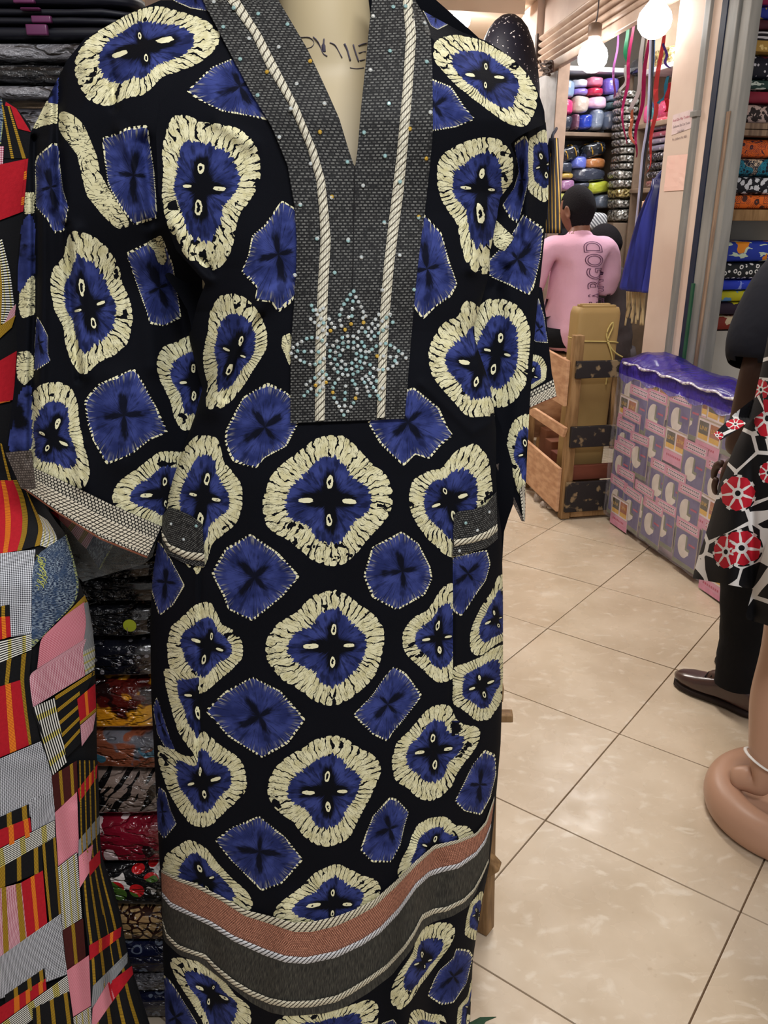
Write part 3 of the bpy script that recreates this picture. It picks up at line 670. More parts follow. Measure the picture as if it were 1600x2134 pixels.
# ---- trim materials
def m_weave(t, dark=C(17, 18, 20), light=C(106, 107, 104), su=170., sv=310., cov=.24, swap=True, lo=.1):
    # short light stitches on a dark ground: su stitches and sv rows per metre
    u = t.sep(t.uv('UVMap')); iu, iv = (1, 0) if swap else (0, 1); row = t.mul(u[iv], sv); rf = t.m('FLOOR', row)
    x = t.add(t.mul(u[iu], su), t.mul(t.m('MODULO', rf, 2.), .5))
    fx, fy = t.ab(t.m('SUBTRACT', t.fr(x), .5)), t.ab(t.m('SUBTRACT', t.fr(row), .5))
    d = t.mul(t.lt(fx, .34), t.lt(fy, cov)); n = t.noise(t.uv('UVMap'), 160, 2)
    return t.mix(t.mul(d, t.ss(n, .3, .62, lo, 1.)), dark, light), d
M_YOKE = mat('yoke_weave', lambda t: m_weave(t), .7, .3, bump=.5, bdist=.0006)
M_POCKET = mat('pocket_weave', lambda t: m_weave(t, su=260, sv=330, swap=False), .7, .3, bump=.5, bdist=.0006)
def m_braid(c1, c2, k=70., slant=1.4, gap=.16, w=.0155):
    def f(t):
        u = t.sep(t.uv('UVMap')); v = t.sep(t.uv('unit'))[1]
        s = t.fr(t.add(t.mul(u[0], k), t.mul(v, slant)))
        g = t.lt(t.ab(t.m('SUBTRACT', s, .5)), gap)
        r = t.fr(t.mul(v, 4.)); rg = t.lt(t.ab(t.m('SUBTRACT', r, .5)), .09)
        return t.mix(t.mx(g, t.mul(rg, .55)), c1, c2), t.m('SUBTRACT', 1., t.mx(g, t.mul(rg, .5)))
    return f
M_BRAID = mat('beige_braid', m_braid(C(208, 204, 184), C(72, 66, 56), 110., 1.5, .11), .6, .35, bump=.7, bdist=.001)
M_BRAIDW = mat('white_braid', m_braid(C(226, 228, 232), C(60, 60, 62), 105., 1.6, .15), .6, .35, bump=.7, bdist=.001)
M_BRAIDC = mat('cream_braid', m_braid(C(224, 218, 194), C(58, 52, 44), 105., 1.6, .15), .6, .35, bump=.7, bdist=.001)
M_TERRA = mat('terracotta_weave', lambda t: m_weave(t, C(84, 44, 34), C(206, 146, 120), 300., 300., .40, False, .6), .75, .25, bump=.6, bdist=.0008)
def m_ribs(t):
    u = t.sep(t.uv('UVMap')); n = t.noise(t.xyz(t.mul(u[0], 900.), t.mul(u[1], 60.), 0.), 1., 3)
    return t.mix(t.ss(n, .35, .75), C(38, 38, 36), C(84, 82, 74)), n
M_RIBS = mat('charcoal_ribbed', m_ribs, .8, .25, bump=.5, bdist=.0006)
def m_cuff(t):
    u = t.sep(t.uv('UVMap')); v = t.sep(t.uv('unit'))[1]
    up = m_weave(t, C(26, 25, 24), C(214, 208, 190), 190., 240., .36, False, .7)[0]
    s = t.fr(t.add(t.mul(u[0], 170.), t.mul(v, 6.))); g = t.lt(t.ab(t.m('SUBTRACT', s, .5)), .13)
    h = t.fr(t.mul(v, 11.)); hg = t.lt(t.ab(t.m('SUBTRACT', h, .5)), .12)
    lo = t.mix(t.mx(g, hg), C(222, 214, 194), C(44, 38, 32))
    c = t.mix(t.mul(t.gt(v, .42), t.lt(v, .86)), up, lo)
    return t.mix(t.gt(v, .95), c, C(120, 70, 50)), t.mx(g, hg)
M_CUFF = mat('cuff_weave', m_cuff, .75, .25, bump=.4, bdist=.0007)
M_CUFFG = mat('cuff_inside', lambda t: m_weave(t, C(58, 50, 46), C(120, 110, 102), 220., 300., .3, False), .7, .3, bump=.5, bdist=.0007)
# ================================================================== kaftan on its mannequin
kf = empty('kaftan_dress', (-.06, 1.05, .02), 'navy and cream tie-dye print kaftan with beaded grey neck panel on the front mannequin', 'dress')
LB = [(-60, 395), (0, 428), (60, 458), (95, 476), (115, 447), (150, 392), (215, 332), (280, 325), (400, 330), (460, 345), (520, 366), (560, 402), (590, 428), (630, 412), (690, 398)]
def lb(y): return float(np.interp(y, [p[0] for p in LB], [p[1] for p in LB])) if y < 690 else float(np.interp(y, XL[:, 0], XL[:, 1]))
RBk = [(-60, 845), (4, 862), (22, 880), (44, 920), (66, 960), (84, 1010), (102, 1040), (124, 1070), (156, 1100), (188, 1120), (230, 1134), (258, 1136), (272, 1104), (286, 1078), (300, 1064), (335, 1077), (375, 1070), (412, 1042), (445, 1036)]
def rb(y): return float(np.interp(y, [p[0] for p in RBk], [p[1] for p in RBk])) if y < 445 else float(np.interp(y, XR[:, 0], XR[:, 1]))
VIL = [(550, -60), (580, 0), (602, 37), (640, 101), (677, 180), (707, 247), (726, 311), (738, 352)]
VIR = [(782, -60), (775, 0), (769, 56), (760, 150), (752, 225), (745, 311), (740, 352)]
vl = lambda y: float(np.interp(y, [p[1] for p in VIL], [p[0] for p in VIL])); vr = lambda y: float(np.interp(y, [p[1] for p in VIR], [p[0] for p in VIR]))
ys = list(range(-60, 353, 6)) + [353]
sheet('bodice_front', [(lb(y), y, vl(y) - 20, y) for y in ys], 4, 78, Ybody, BODY, PM, kf)
sheet('bodice_front', [(vr(y) + 20, y, rb(y), y) for y in ys], 4, 96, Ybody, BODY, PM, kf)
ys = [353] + list(range(358, 2200, 6))
sheet('front_panel', [(lb(y), y, rb(y), y) for y in ys], 4, 190, Ybody, BODY, PM, kf)
def Yback(PX, PY):
    xl = np.interp(PY, XL[:, 0], XL[:, 1]); xr = np.interp(PY, XR[:, 0], XR[:, 1]) + 34
    t = np.clip((PX - (xl + xr) / 2) / ((xr - xl) / 2), -1, 1); k = sstep(PY, 1000, 1350)
    return 1.068 + .06 * k + (.10 + .0 * k) * np.maximum(0, 1 - t * t) ** 1.5 * (.25 + .75 * sstep(PY, -60, 300))
BR = [(-60, 840), (80, 1000), (200, 1110), (300, 1080), (440, 1030), (690, 985), (850, 1030), (900, 1048), (960, 1066), (1040, 1073), (1070, 1063), (1100, 1050), (1200, 1045), (1500, 1044), (1800, 1018), (2000, 984), (2200, 976)]
sheet('back_panel', [(max(np.interp(y, XL[:, 0], XL[:, 1]), np.interp(y, [-60, 100, 280, 450], [430, 240, 90, 160])) + 4, y, np.interp(y, [p[0] for p in BR], [p[1] for p in BR]), y) for y in range(-60, 2200, 30)], 30, 22, Yback, [], PM[:1], kf)
SL = [(335, 0, 478, 0), (262, 32, 488, 60), (222, 55, 485, 110), (178, 78, 440, 150), (140, 125, 390, 190), (112, 180, 365, 225), (80, 245, 357, 280), (64, 275, 352, 320), (57, 350, 357, 380), (52, 410, 370, 430), (46, 460, 385, 480), (40, 500, 410, 520), (34, 560, 445, 570), (33, 650, 445, 650), (36, 740, 450, 740), (33, 780, 455, 780), (27, 830, 450, 830), (20, 880, 440, 890), (14, 925, 415, 960), (12, 945, 385, 1030), (30, 985, 345, 1095), (45, 1015, 308, 1160)]
sleeve = sheet('sleeve', SL, 3.6, 124, YsleeveL, SLEEVE_L, PM, kf)
SR = [(1058, 255, 1137, 255), (1045, 290, 1140, 290), (1045, 330, 1143, 330), (1030, 400, 1142, 420), (1010, 450, 1137, 470), (1000, 560, 1128, 560), (975, 650, 1118, 650), (965, 700, 1112, 720), (975, 760, 1108, 780), (995, 850, 1103, 855), (1018, 900, 1099, 930), (1030, 950, 1096, 1000), (1056, 1020, 1094, 1050), (1086, 1085, 1093, 1087)]
sleeve_r = sheet('sleeve', SR, 3.6, 44, YsleeveR, SLEEVE_R, PM, kf)
sheet('sleeve_back', [(1105, 590, 1129, 600), (1100, 640, 1138, 660), (1095, 700, 1143, 715), (1090, 760, 1150, 780), (1085, 815, 1155, 800), (1085, 853, 1159, 827)], 5.5, 12, YbackR, BACK_R, PM, kf)
# back half of the left sleeve: hangs a hand's breadth behind the front half
sheet('sleeve_back', [(a + 6, b, c, d) for a, b, c, d in SL[1:-3]], 30, 12, lambda X, Y: YsleeveL(X, Y) + .004 + .05 * np.sin(np.clip((X - 20) / 420, 0, 1) * math.pi), [], PM[:1], kf)
# cuffs
cuff = ribbon('cuff', [(70, 974), (150, 1011), (230, 1050), (336, 1097)], [(46, 1017), (120, 1070), (210, 1125), (306, 1163)], YsleeveL, .004, M_CUFF, kf, 4, 16)
ribbon('cuff', [(11, 943), (40, 940), (66, 938)], [(44, 1018), (60, 1019), (75, 1018)], YsleeveL, .005, M_CUFFG, kf, 4, 10)
ribbon('cuff', [(1104, 816), (1130, 802), (1153, 790)], [(1100, 853), (1130, 839), (1160, 827)], YbackR, .003, M_CUFF, kf, 3, 10)
ribbon('cuff', [(1082, 1020), (1086, 1055), (1089, 1087)], [(1094, 1008), (1095, 1050), (1094, 1085)], YsleeveR, .004, M_CUFF, kf, 3, 6)
ribbon('cuff', [(1032, 968), (1058, 1028), (1087, 1086)], [(1039, 966), (1068, 1030), (1092, 1086)], YsleeveR, .007, M_CUFFG, kf, 3, 4)
# neck panel: two facings that join below the V
YOL = [(395, -60), (422, 0), (480, 112), (524, 195), (565, 262), (599, 345)]
YOLb = [(599, 345), (614, 431), (618, 500), (617, 560), (612, 640), (606, 720), (605, 800), (605, 882)]
YOR = [(845, -60), (865, 0), (884, 34), (897, 67), (901, 150), (902, 270), (896, 345)]
YORb = [(896, 345), (884, 450), (877, 500), (871, 550), (862, 640), (855, 725), (848, 812), (843, 873)]
ribbon('neck_panel', YOL, [(x, y) for x, y in VIL[:-1]] + [(738, 346)], Ybody, .005, M_YOKE, kf, 6, 22)
ribbon('neck_panel', VIR[:-1] + [(740, 346)], YOR, Ybody, .005, M_YOKE, kf, 6, 22)
yk = ribbon('neck_panel', YOLb, YORb, Ybody, .005, M_YOKE, kf, 6, 40)
# stitched seam under the V
ribbon('neck_seam', [(738, 346), (735, 500), (731, 700), (726, 878)], [(740.5, 346), (737.5, 500), (733.5, 700), (728.5, 878)], Ybody, .0062, mat('seam_thread', col=C(16, 16, 18)), yk, 6, 2)
ribbon('braid', [(455, -40), (473, 0), (524, 71), (557, 142), (602, 217), (640, 307), (659, 375), (666, 450), (668, 500), (662, 600), (657, 725), (656, 877)],
       [(482, -40), (499, 0), (544, 71), (584, 150), (621, 221), (659, 311), (677, 375), (684, 440), (689, 500), (683, 610), (679, 740), (676, 876)], Ybody, .0065, M_BRAID, yk, 2.5, 8, .0028, 1.6)
ribbon('braid', [(832, -40), (839, 0), (846, 75), (839, 187), (827, 319), (817, 405), (809, 470), (800, 550), (792, 650), (788, 750), (785, 871)],
       [(850, -40), (859, 0), (867, 75), (859, 187), (848, 319), (840, 405), (831, 470), (821, 550), (812, 650), (806, 750), (802, 870)], Ybody, .0065, M_BRAID, yk, 2.5, 8, .0028, 1.6)
# pocket trims
pk = ribbon('pocket_trim', [(338, 1075), (352, 1056), (375, 1064), (400, 1075), (422, 1093)], [(337, 1128), (347, 1155), (387, 1175), (410, 1180), (427, 1181)], Ybody, .0035, M_POCKET, kf, 3, 16)
ribbon('braid', [(336, 1105), (352, 1134), (387, 1149), (426, 1154)], [(338, 1122), (354, 1148), (387, 1164), (426, 1170)], Ybody, .0055, M_BRAIDC, pk, 2, 6, .003, 1.6)
pk2 = ribbon('pocket_trim', [(946, 1072), (955, 1065), (985, 1062), (1012, 1052), (1034, 1024)], [(942, 1160), (960, 1156), (980, 1150), (1015, 1142), (1037, 1122)], Ybody, .0035, M_POCKET, kf, 3, 16)
ribbon('braid', [(946, 1125), (980, 1120), (1015, 1107), (1036, 1092)], [(946, 1139), (980, 1132), (1017, 1122), (1037, 1106)], Ybody, .0055, M_BRAIDC, pk2, 2, 6, .003, 1.6)
# hem band
H1 = [(336, 1812), (370, 1829), (405, 1840), (460, 1867), (510, 1896), (562, 1909), (612, 1923), (650, 1921), (700, 1910), (740, 1895), (780, 1875), (825, 1835), (865, 1795), (905, 1761), (955, 1750), (992, 1736), (1012, 1712), (1030, 1660)]
H1b = [(336, 1818), (370, 1837), (405, 1849), (460, 1877), (510, 1909), (562, 1925), (612, 1942), (650, 1942), (700, 1930), (740, 1912), (780, 1890), (825, 1848), (865, 1806), (905, 1770), (955, 1757), (992, 1742), (1014, 1717), (1030, 1668)]
H2 = [(337, 1858), (355, 1880), (400, 1902), (440, 1920), (487, 1950), (550, 1977), (595, 1992), (637, 1995), (700, 1982), (755, 1957), (792, 1932), (830, 1892), (867, 1840), (895, 1815), (920, 1807), (955, 1800), (992, 1775), (1010, 1750), (1023, 1716)]
H2b = [(337, 1868), (355, 1891), (400, 1911), (440, 1931), (487, 1962), (550, 1991), (595, 2006), (637, 2009), (700, 1996), (755, 1970), (792, 1945), (830, 1905), (867, 1852), (895, 1826), (920, 1818), (955, 1810), (992, 1784), (1011, 1758), (1023, 1723)]
H3 = [(338, 1915), (347, 1945), (370, 1968), (400, 1980), (427, 1988), (450, 2012), (487, 2042), (525, 2065), (562, 2080), (600, 2087), (650, 2085), (700, 2075), (730, 2060), (767, 2037), (805, 2010), (842, 1970), (862, 1940), (880, 1905), (905, 1893), (930, 1890), (967, 1872), (987, 1852), (1002, 1825), (1018, 1790)]
H3b = [(338, 1924), (347, 1955), (370, 1978), (400, 1989), (427, 1998), (450, 2023), (487, 2054), (525, 2077), (562, 2093), (600, 2100), (650, 2099), (700, 2089), (730, 2073), (767, 2049), (805, 2021), (842, 1981), (862, 1952), (880, 1917), (905, 1904), (930, 1900), (967, 1881), (987, 1860), (1003, 1832), (1018, 1797)]
H4 = [(339, 1940), (342, 1962), (375, 1992), (412, 2003), (440, 2024), (487, 2062), (525, 2091), (562, 2110), (600, 2118), (675, 2112), (717, 2100), (767, 2070), (817, 2032), (860, 1975), (880, 1937), (900, 1922), (942, 1910), (975, 1890), (992, 1860), (1013, 1808)]
hb = ribbon('hem_band', H2, H3, Ybody, .0025, M_RIBS, kf, 5, 14)
ribbon('lower_edge', H3, H4, Ybody, .0022, M_RIBS, hb, 5, 8)
ribbon('woven_stripe', H1b, H2, Ybody, .003, M_TERRA, hb, 4, 14)
ribbon('braid', H1, H1b, Ybody, .0045, M_BRAIDC, hb, 2.5, 6, .002, 1.6)
ribbon('braid', H2, H2b, Ybody, .0045, M_BRAIDW, hb, 2.5, 6, .003, 1.6)
ribbon('braid', H3, H3b, Ybody, .0045, M_BRAIDC, hb, 2.5, 6, .003, 1.6)

# rhinestones, one by one
RS1 = "523,45 263,108 401,390 961,255 1247,213 661,408 771,545 1090,528 218,693 549,673 945,818 1209,815 708,828 679,856 725,877 653,898 700,913 747,916 626,935 769,958 605,979 697,976 786,1000 591,1025 664,1045 692,1035 783,1052 806,1035 592,1071 686,1100g 789,1088g 605,1116 635,1148g 357,946 371,987 392,984 427,985 454,970 403,1022 350,1060 383,1088 435,1055 459,1093 417,1115 503,1058 523,1097 547,1131 486,1128 452,1153 515,1157g 484,1184 359,1214 405,1218 317,1222 275,1247 446,1237 239,1271 203,1297 480,1271 239,1326 297,1330 357,1332 414,1333 187,1345 227,1375 263,1404 297,1420 343,1438 387,1436 427,1416 462,1388 657,1202 703,1204 612,1215 738,1220 567,1243 617,1260 662,1250 706,1255 774,1252 535,1282 577,1294 660,1293 705,1304 741,1284 797,1287 511,1324 555,1336 615,1317 764,1322 806,1332 835,1332 860,1312 508,1371 593,1361 730,1348 770,1370 810,1381 550,1394 607,1410 724,1396 759,1414 517,1431 570,1440 638,1438 691,1427 797,1427 731,1454 844,1441 545,1474 603,1468 646,1480 690,1474 774,1468 741,1498 575,1502 615,1521 659,1527 702,1519 873,1471 915,1021 1010,1021 887,1062 860,1098 943,1076 980,1047 1033,1087 910,1112 775,1132 829,1134 885,1138 985,1125 951,1152 747,1165 803,1168 855,1166 916,1177 826,1202 880,1204 850,1231 895,1286 930,1268 973,1265 1012,1279 1048,1301 1080,1326 1112,1349 1142,1385 902,1368g 956,1370 1011,1374 1063,1374 1050,1407 1067,1428 1033,1454 991,1475 951,1483 911,1482 447,1495 422,1519 479,1523 384,1551 449,1552 502,1556 347,1577 422,1587 478,1587g 313,1606 390,1612g 452,1627 354,1642 324,1666 295,1698 426,1657 399,1692 535,1633 552,1594 580,1561 697,1572 718,1603 641,1618 734,1641 534,1671g 638,1675 735,1679 544,1716 723,1719g 634,1730 566,1756 707,1758 585,1788 633,1784 684,1791 607,1824 658,1829 625,1860 844,1511 810,1536 870,1541 777,1559 832,1564 895,1577 798,1588 852,1594 814,1626 872,1629 948,1637 826,1663 893,1661 842,1700 909,1698 925,1728"
RS2 = "121,12 368,78 232,45 174,151 317,215 531,137 482,263 268,330 657,341g 417,401g 582,467 365,531 736,576 549,605 711,734g 486,763 659,911 864,901 777,1094g 602,1138 697,1325 868,1331 1118,40 1006,92 1186,36 1292,130 1100,285 1304,345 991,391 1094,577 1325,625 1210,716g 956,737 1072,867 1301,881g 1156,1010 950,1032 1259,1205g 1068,1238"
def gem(mname, c):
    b = loft([ring((0, 0, 0), .0023, .0023, 8), ring((0, 0, .0010), .0023, .0023, 8), ring((0, 0, .0019), .0013, .0013, 8)])
    me = bpy.data.meshes.new('rhinestone'); b.to_mesh(me); b.free()
    me.materials.append(mat(mname, col=c, rough=.12, spec=.9, metal=.55, coat=1.)); return me
GW, GA, GG = gem('gem_clear', C(226, 236, 238)), gem('gem_aqua', C(176, 222, 226)), gem('gem_gold', C(232, 190, 70))
def place_gem(px, py, gold, parent, Yf=Ybody, off=.0064):
    e = 3.; g = lambda a, b: Vector(unproj(np.array(a), np.array(b), Yf(np.array(a), np.array(b)) - off))
    p = g(px, py); nrm = (g(px + e, py) - p).cross(g(px, py + e) - p).normalized()
    if nrm.dot(CC - p) < 0: nrm = -nrm
    o = bpy.data.objects.new('rhinestone', GG if gold else (GA if rnd.random() < .45 else GW)); COL.objects.link(o); o.parent = parent
    o.location = p + Vector(kf.location) * 0; o.rotation_euler = (nrm + Vector((rnd.uniform(-.15, .15), 0, rnd.uniform(-.15, .15)))).to_track_quat('Z', 'Y').to_euler()
BRZ = [(455, -40), (668, 500), (656, 877), (676, 876), (689, 500), (500, 0)]
def on_braid(x, y):
    l = np.interp(y, [-40, 0, 71, 142, 217, 307, 375, 450, 500, 600, 725, 877], [455, 473, 524, 557, 602, 640, 659, 666, 668, 662, 657, 656]); r = np.interp(y, [0, 75, 187, 319, 405, 470, 550, 650, 750, 871], [839, 846, 839, 827, 817, 809, 800, 792, 788, 785])
    return l - 1 < x < l + 22 or r - 1 < x < r + 21
def gems(s, f, par):
    for w in s.split():
        g = w.endswith('g'); x, y = map(float, w.rstrip('g').split(',')); x, y = f(x, y)
        place_gem(x, y, g, par, off=.0098 if on_braid(x, y) and par is yk else .0056 if par is yk else .0042)
gems(RS1, lambda x, y: (560 + x / 4, 400 + y / 4), yk)
gems(RS2, lambda x, y: (400 + x / 2.667, y / 2.667), yk)
gems("357,1092 409,1096 383,1124", lambda x, y: (x, y), pk)
gems("970,1090 1019,1067 994,1105 957,1148", lambda x, y: (x, y), pk2)

# ---- mannequin under the kaftan
mq = empty('mannequin', (-.06, 1.13, 0), 'cream shop mannequin with dark marker scrawl on its chest, wearing the blue print kaftan', 'mannequin')
M_MANNQ = mat('mannequin_cream', lambda t: (t.mix(t.noise(t.pos(), 3, 2), C(186, 170, 134), C(196, 181, 146)),), rough=.45, spec=.4)
X0 = at(672, 0, 1.08).x
prof = [(.30, .07, .07, 1.13), (.55, .15, .085, 1.135), (.80, .175, .10, 1.13), (.95, .165, .095, 1.125), (1.12, .125, .08, 1.12), (1.30, .15, .09, 1.115), (1.42, .165, .095, 1.108), (1.52, .172, .088, 1.105), (1.58, .165, .075, 1.105), (1.635, .125, .058, 1.108), (1.665, .085, .05, 1.11), (1.69, .062, .052, 1.112), (1.73, .055, .054, 1.113), (1.80, .055, .056, 1.115), (1.86, .056, .06, 1.115)]
pr = catmull([Vector((a, b, c)) for a, b, c, d in prof], 3); yy = np.interp([p.x for p in pr], [p[0] for p in prof], [p[3] for p in prof])
mbody = link('torso', loft([ring((X0, y, p.x), p.y, p.z, 40) for p, y in zip(pr, yy)]), M_MANNQ, mq)
link('pole', tube([(X0, 1.13, .03), (X0, 1.13, .32)], .016, 12, smooth=0), M_GREY, mq)
link('base_plate', loft([ring((X0, 1.13, z), r, r, 32) for z, r in ((.0, .075), (.012, .08), (.022, .078), (.03, .02))]), M_GREY, mq)
M_MARK = mat('marker_ink', col=C(84, 80, 96), rough=.6)
def chest(px, py):
    """first hit of the survey ray with the torso loft"""
    d = ray(px, py); lo, hi = .8 / d.y, 1.14 / d.y
    def ins(t):
        p = CC + d * t; rx, ry, cy = (np.interp(p.z, [a.x for a in pr], [getattr(a, k) for a in pr]) for k in 'y'), None, None
        rx = np.interp(p.z, [a.x for a in pr], [a.y for a in pr]); ry = np.interp(p.z, [a.x for a in pr], [a.z for a in pr]); cy = np.interp(p.z, [a.x for a in pr], yy)
        return ((p.x - X0) / rx) ** 2 + ((p.y - cy) / ry) ** 2 < 1
    n = 200
    for i in range(n):
        t = lo + (hi - lo) * i / n
        if ins(t): return CC + d * (t - .0012)
    return CC + d * hi
mk = bmesh.new()
for pts, w in (([(626, 78), (645, 78), (654, 88), (650, 97), (640, 101)], 1.6), ([(653, 77), (661, 85), (668, 100), (674, 112), (682, 117)], 2.6), ([(675, 81), (674, 95), (675, 108)], 3.4), ([(687, 89), (697, 93), (705, 106), (713, 120)], 2.2), ([(717, 91), (724, 107), (730, 126)], 4.4), ([(736, 93), (741, 110), (747, 128)], 4.), ([(747, 95), (757, 91), (764, 90)], 2.2), ([(748, 110), (756, 108), (762, 107)], 1.8), ([(750, 126), (760, 124)], 2.), ([(729, 141), (742, 143), (758, 141)], 1.6)):
    P = [chest(*p) for p in pts]; tube(P, w * .00066, 6, mk, flat=.35, smooth=4)
link('marker_scrawl', mk, M_MARK, mq, 'dark grey marker scrawl across the chest')
# wooden stool standing behind the kaftan
M_STOOLW = mat('stool_wood', lambda t: (t.mix(t.ss(t.noise(t.vscale(t.pos(), (40, 40, 5)), 2, 4), .3, .7), C(112, 84, 54), C(150, 118, 80)), t.noise(t.vscale(t.pos(), (60, 60, 6)), 2, 3)), rough=.6, bump=.2)
st = empty('wooden_stool', (.05, 1.45, 0), 'worn brown wooden stool half hidden behind the blue kaftan, two legs showing', 'stool')
tz = on_z(1015, 1950, 0.)
for dx, dy, sp in ((0, 0, 1), (-.30, .03, -1), (-.015, .28, 1), (-.29, .28, -1)):
    p = Vector((tz.x - .005 + dx, tz.y + .02 + dy, 0)); link('leg', beam(p, p + Vector((-.02 * sp, .015 if dy < .1 else -.015, .62)), .034, .034, bev=.004), M_STOOLW, st)
bz = tz + Vector((0, 0, 0))
link('seat', box(tz.x - .165, tz.y + .16, .625, .335, .34, .035, bev=.006), M_STOOLW, st)
a_ = at(1030, 1770, 1.37); link('bracket', beam(a_ + Vector((-.05, .02, .0)), a_ + Vector((.004, .0, -.055)), .03, .035, bev=.006), M_STOOLW, st)
a_ = at(1068, 1492, 1.40); link('stretcher', beam(a_ + Vector((-.34, .02, -.015)), a_, .024, .016, bev=.003), M_STOOLW, st)
# a scrap of green leaf on the floor by the hem
b = bmesh.new(); q = [on_z(*p, .004) for p in ((975, 2134), (1000, 2124), (1034, 2120), (1012, 2132), (1000, 2150), (975, 2160))]
f_ = b.faces.new([b.verts.new(p + Vector((0, 0, .004 * (i % 2)))) for i, p in enumerate(q)]); r_ = bmesh.ops.extrude_face_region(b, geom=[f_]); bmesh.ops.translate(b, verts=[e for e in r_['geom'] if isinstance(e, bmesh.types.BMVert)], vec=(0, 0, .002)); bmesh.ops.recalc_face_normals(b, faces=b.faces[:])
tag(link('green_scrap', b, mat('green_cloth', col=C(44, 74, 52)), smooth=False), 'dark green scrap lying on the tiles at the kaftan hem', 'scrap')
# ================================================================== patchwork dress at the left edge
kd = empty('patchwork_dress', (-.75, 1.12, .02), 'red, black and gold checked patchwork dress with a frayed denim pocket at the left edge', 'dress')
XRK = np.array([(200, -12), (212, 18), (225, 34), (262, 64), (700, 66), (900, 88), (1000, 100), (1040, 88), (1060, 97), (1090, 119), (1114, 138), (1184, 157), (1212, 166), (1257, 180), (1325, 194), (1381, 198), (1465, 201), (1578, 202), (1700, 207), (1775, 208), (1800, 217), (1837, 232), (1900, 250), (1957, 260), (1985, 265), (2050, 285), (2134, 312), (2220, 330)], float)
def YK(PX, PY):
    PX = np.asarray(PX, float); PY = np.asarray(PY, float)
    xr = np.interp(PY, XRK[:, 0], XRK[:, 1]) + 3; t = np.clip((PX + 80) / (xr + 80), -1, 1)
    k = sstep(PY, 980, 1230); el = 1.105 - .14 * np.sqrt(np.maximum(0, 1 - t * t))
    Y = (1.15 - .02 * sstep(-PX, -60, 60)) * (1 - k) + el * k
    Y = Y - .010 * k * np.exp(-(dpoly(PX, PY, [(60, 1330), (85, 1560), (130, 1800), (170, 2134)]) / 22) ** 2) + .010 * k * np.exp(-(dpoly(PX, PY, [(196, 1560), (210, 1800), (240, 2134)]) / 12) ** 2) - .008 * k * np.exp(-(dpoly(PX, PY, [(165, 1690), (190, 1900), (225, 2134)]) / 16) ** 2)
    return Y + .004 * k * np.sin(PX / 30 + PY / 160)
P_K = mat('patch_black', lambda t: (t.mix(t.noise(t.uv(), 300, 2), C(10, 11, 14), C(22, 23, 27)), t.noise(t.uv(), 900, 2)), .85, .2)
P_R = mat('patch_red', lambda t: (t.mix(t.noise(t.uv(), 200, 3), C(160, 20, 34), C(192, 30, 44)), t.noise(t.uv(), 900, 2)), .85, .2)
P_M = mat('patch_maroon', lambda t: (t.mix(t.noise(t.uv(), 200, 3), C(58, 20, 20), C(78, 30, 28)), None), .85, .2)
def m_ribbed(c1, c2, k=420.):
    return lambda t: (t.mix(t.gt(t.fr(t.mul(t.sep(t.uv())[0], k)), .68), c1, c2), t.fr(t.mul(t.sep(t.uv())[0], k)))
P_G = mat('gold_stripe', m_ribbed(C(170, 134, 34), C(40, 30, 12)), .8, .2)
P_O = mat('orange_stripe', m_ribbed(C(228, 130, 30), C(150, 24, 28)), .8, .2)
def m_check(c1, c2, k, duty=.42):
    def f(t):
        u = t.sep(t.uv()); n = t.noise(t.uv(), 18, 2)
        a = t.gt(t.fr(t.add(t.mul(u[0], k), t.mul(n, .8))), duty); b = t.gt(t.fr(t.add(t.mul(u[1], k), t.mul(n, .8))), duty)
        return t.mix(t.mul(a, b), t.mix(t.mx(a, b), c2, t.mix(.4, c2, c1)), c1), t.mul(a, b)
    return f
P_C = mat('blue_white_check', m_check(C(226, 230, 238), C(12, 14, 30), 380., .5), .85, .2)
P_P = mat('pink_white_check', m_check(C(240, 206, 216), C(150, 30, 66), 380., .48), .85, .2)
def m_lines(c1, c2, k, axis=0, duty=.5, ys=True, n=3.):
    def f(t):
        u = t.sep(t.uv()); w = t.sep(t.uv('unit')); a = t.gt(t.fr(t.mul(u[axis], k)), duty)
        c = t.mix(a, c2, c1)
        if ys:
            s = t.lt(t.ab(t.m('SUBTRACT', t.fr(t.mul(w[1 - axis], n)), .5)), .12); c = t.mix(t.mul(s, a), c, C(226, 214, 120))
        return c, a
    return f
P_WH = mat('white_black_lines', m_lines(C(236, 236, 230), C(14, 14, 16), 300.), .85, .2)
P_WV = mat('white_black_columns', m_lines(C(236, 236, 230), C(14, 14, 16), 260., 1), .85, .2)
P_PL = mat('pink_lines', m_lines(C(226, 160, 172), C(190, 84, 104), 420., 0, .45, False), .85, .2)
P_V = mat('grey_lines', m_lines(C(160, 164, 168), C(70, 74, 80), 420., 1, .45, False), .85, .2)
def m_denim(t):
    u = t.uv(); n = t.noise(t.vscale(u, (1., .28, 1)), 700, 3); n2 = t.noise(u, 60, 3); e = t.sep(t.uv('unit'))
    c = t.mix(t.ss(n, .42, .62), C(30, 44, 74), C(150, 168, 186)); c = t.mix(t.ss(n2, .4, .7), c, C(58, 78, 110))
    edge = t.mx(t.gt(e[1], .95), t.gt(e[0], .93)); return t.mix(t.mul(edge, t.gt(n, .5)), c, C(176, 186, 128)), n
P_D = mat('frayed_denim', m_denim, .95, .1, bump=1., bdist=.003)
sheet('dress_body', [(-300 + (20 if y < 400 else 0), y, float(np.interp(y, XRK[:, 0], XRK[:, 1])), y) for y in [205] + list(range(212, 2215, 8))], 8, 60, YK, [], [P_K], kd).data.uv_layers[1].name = 'UVMap'
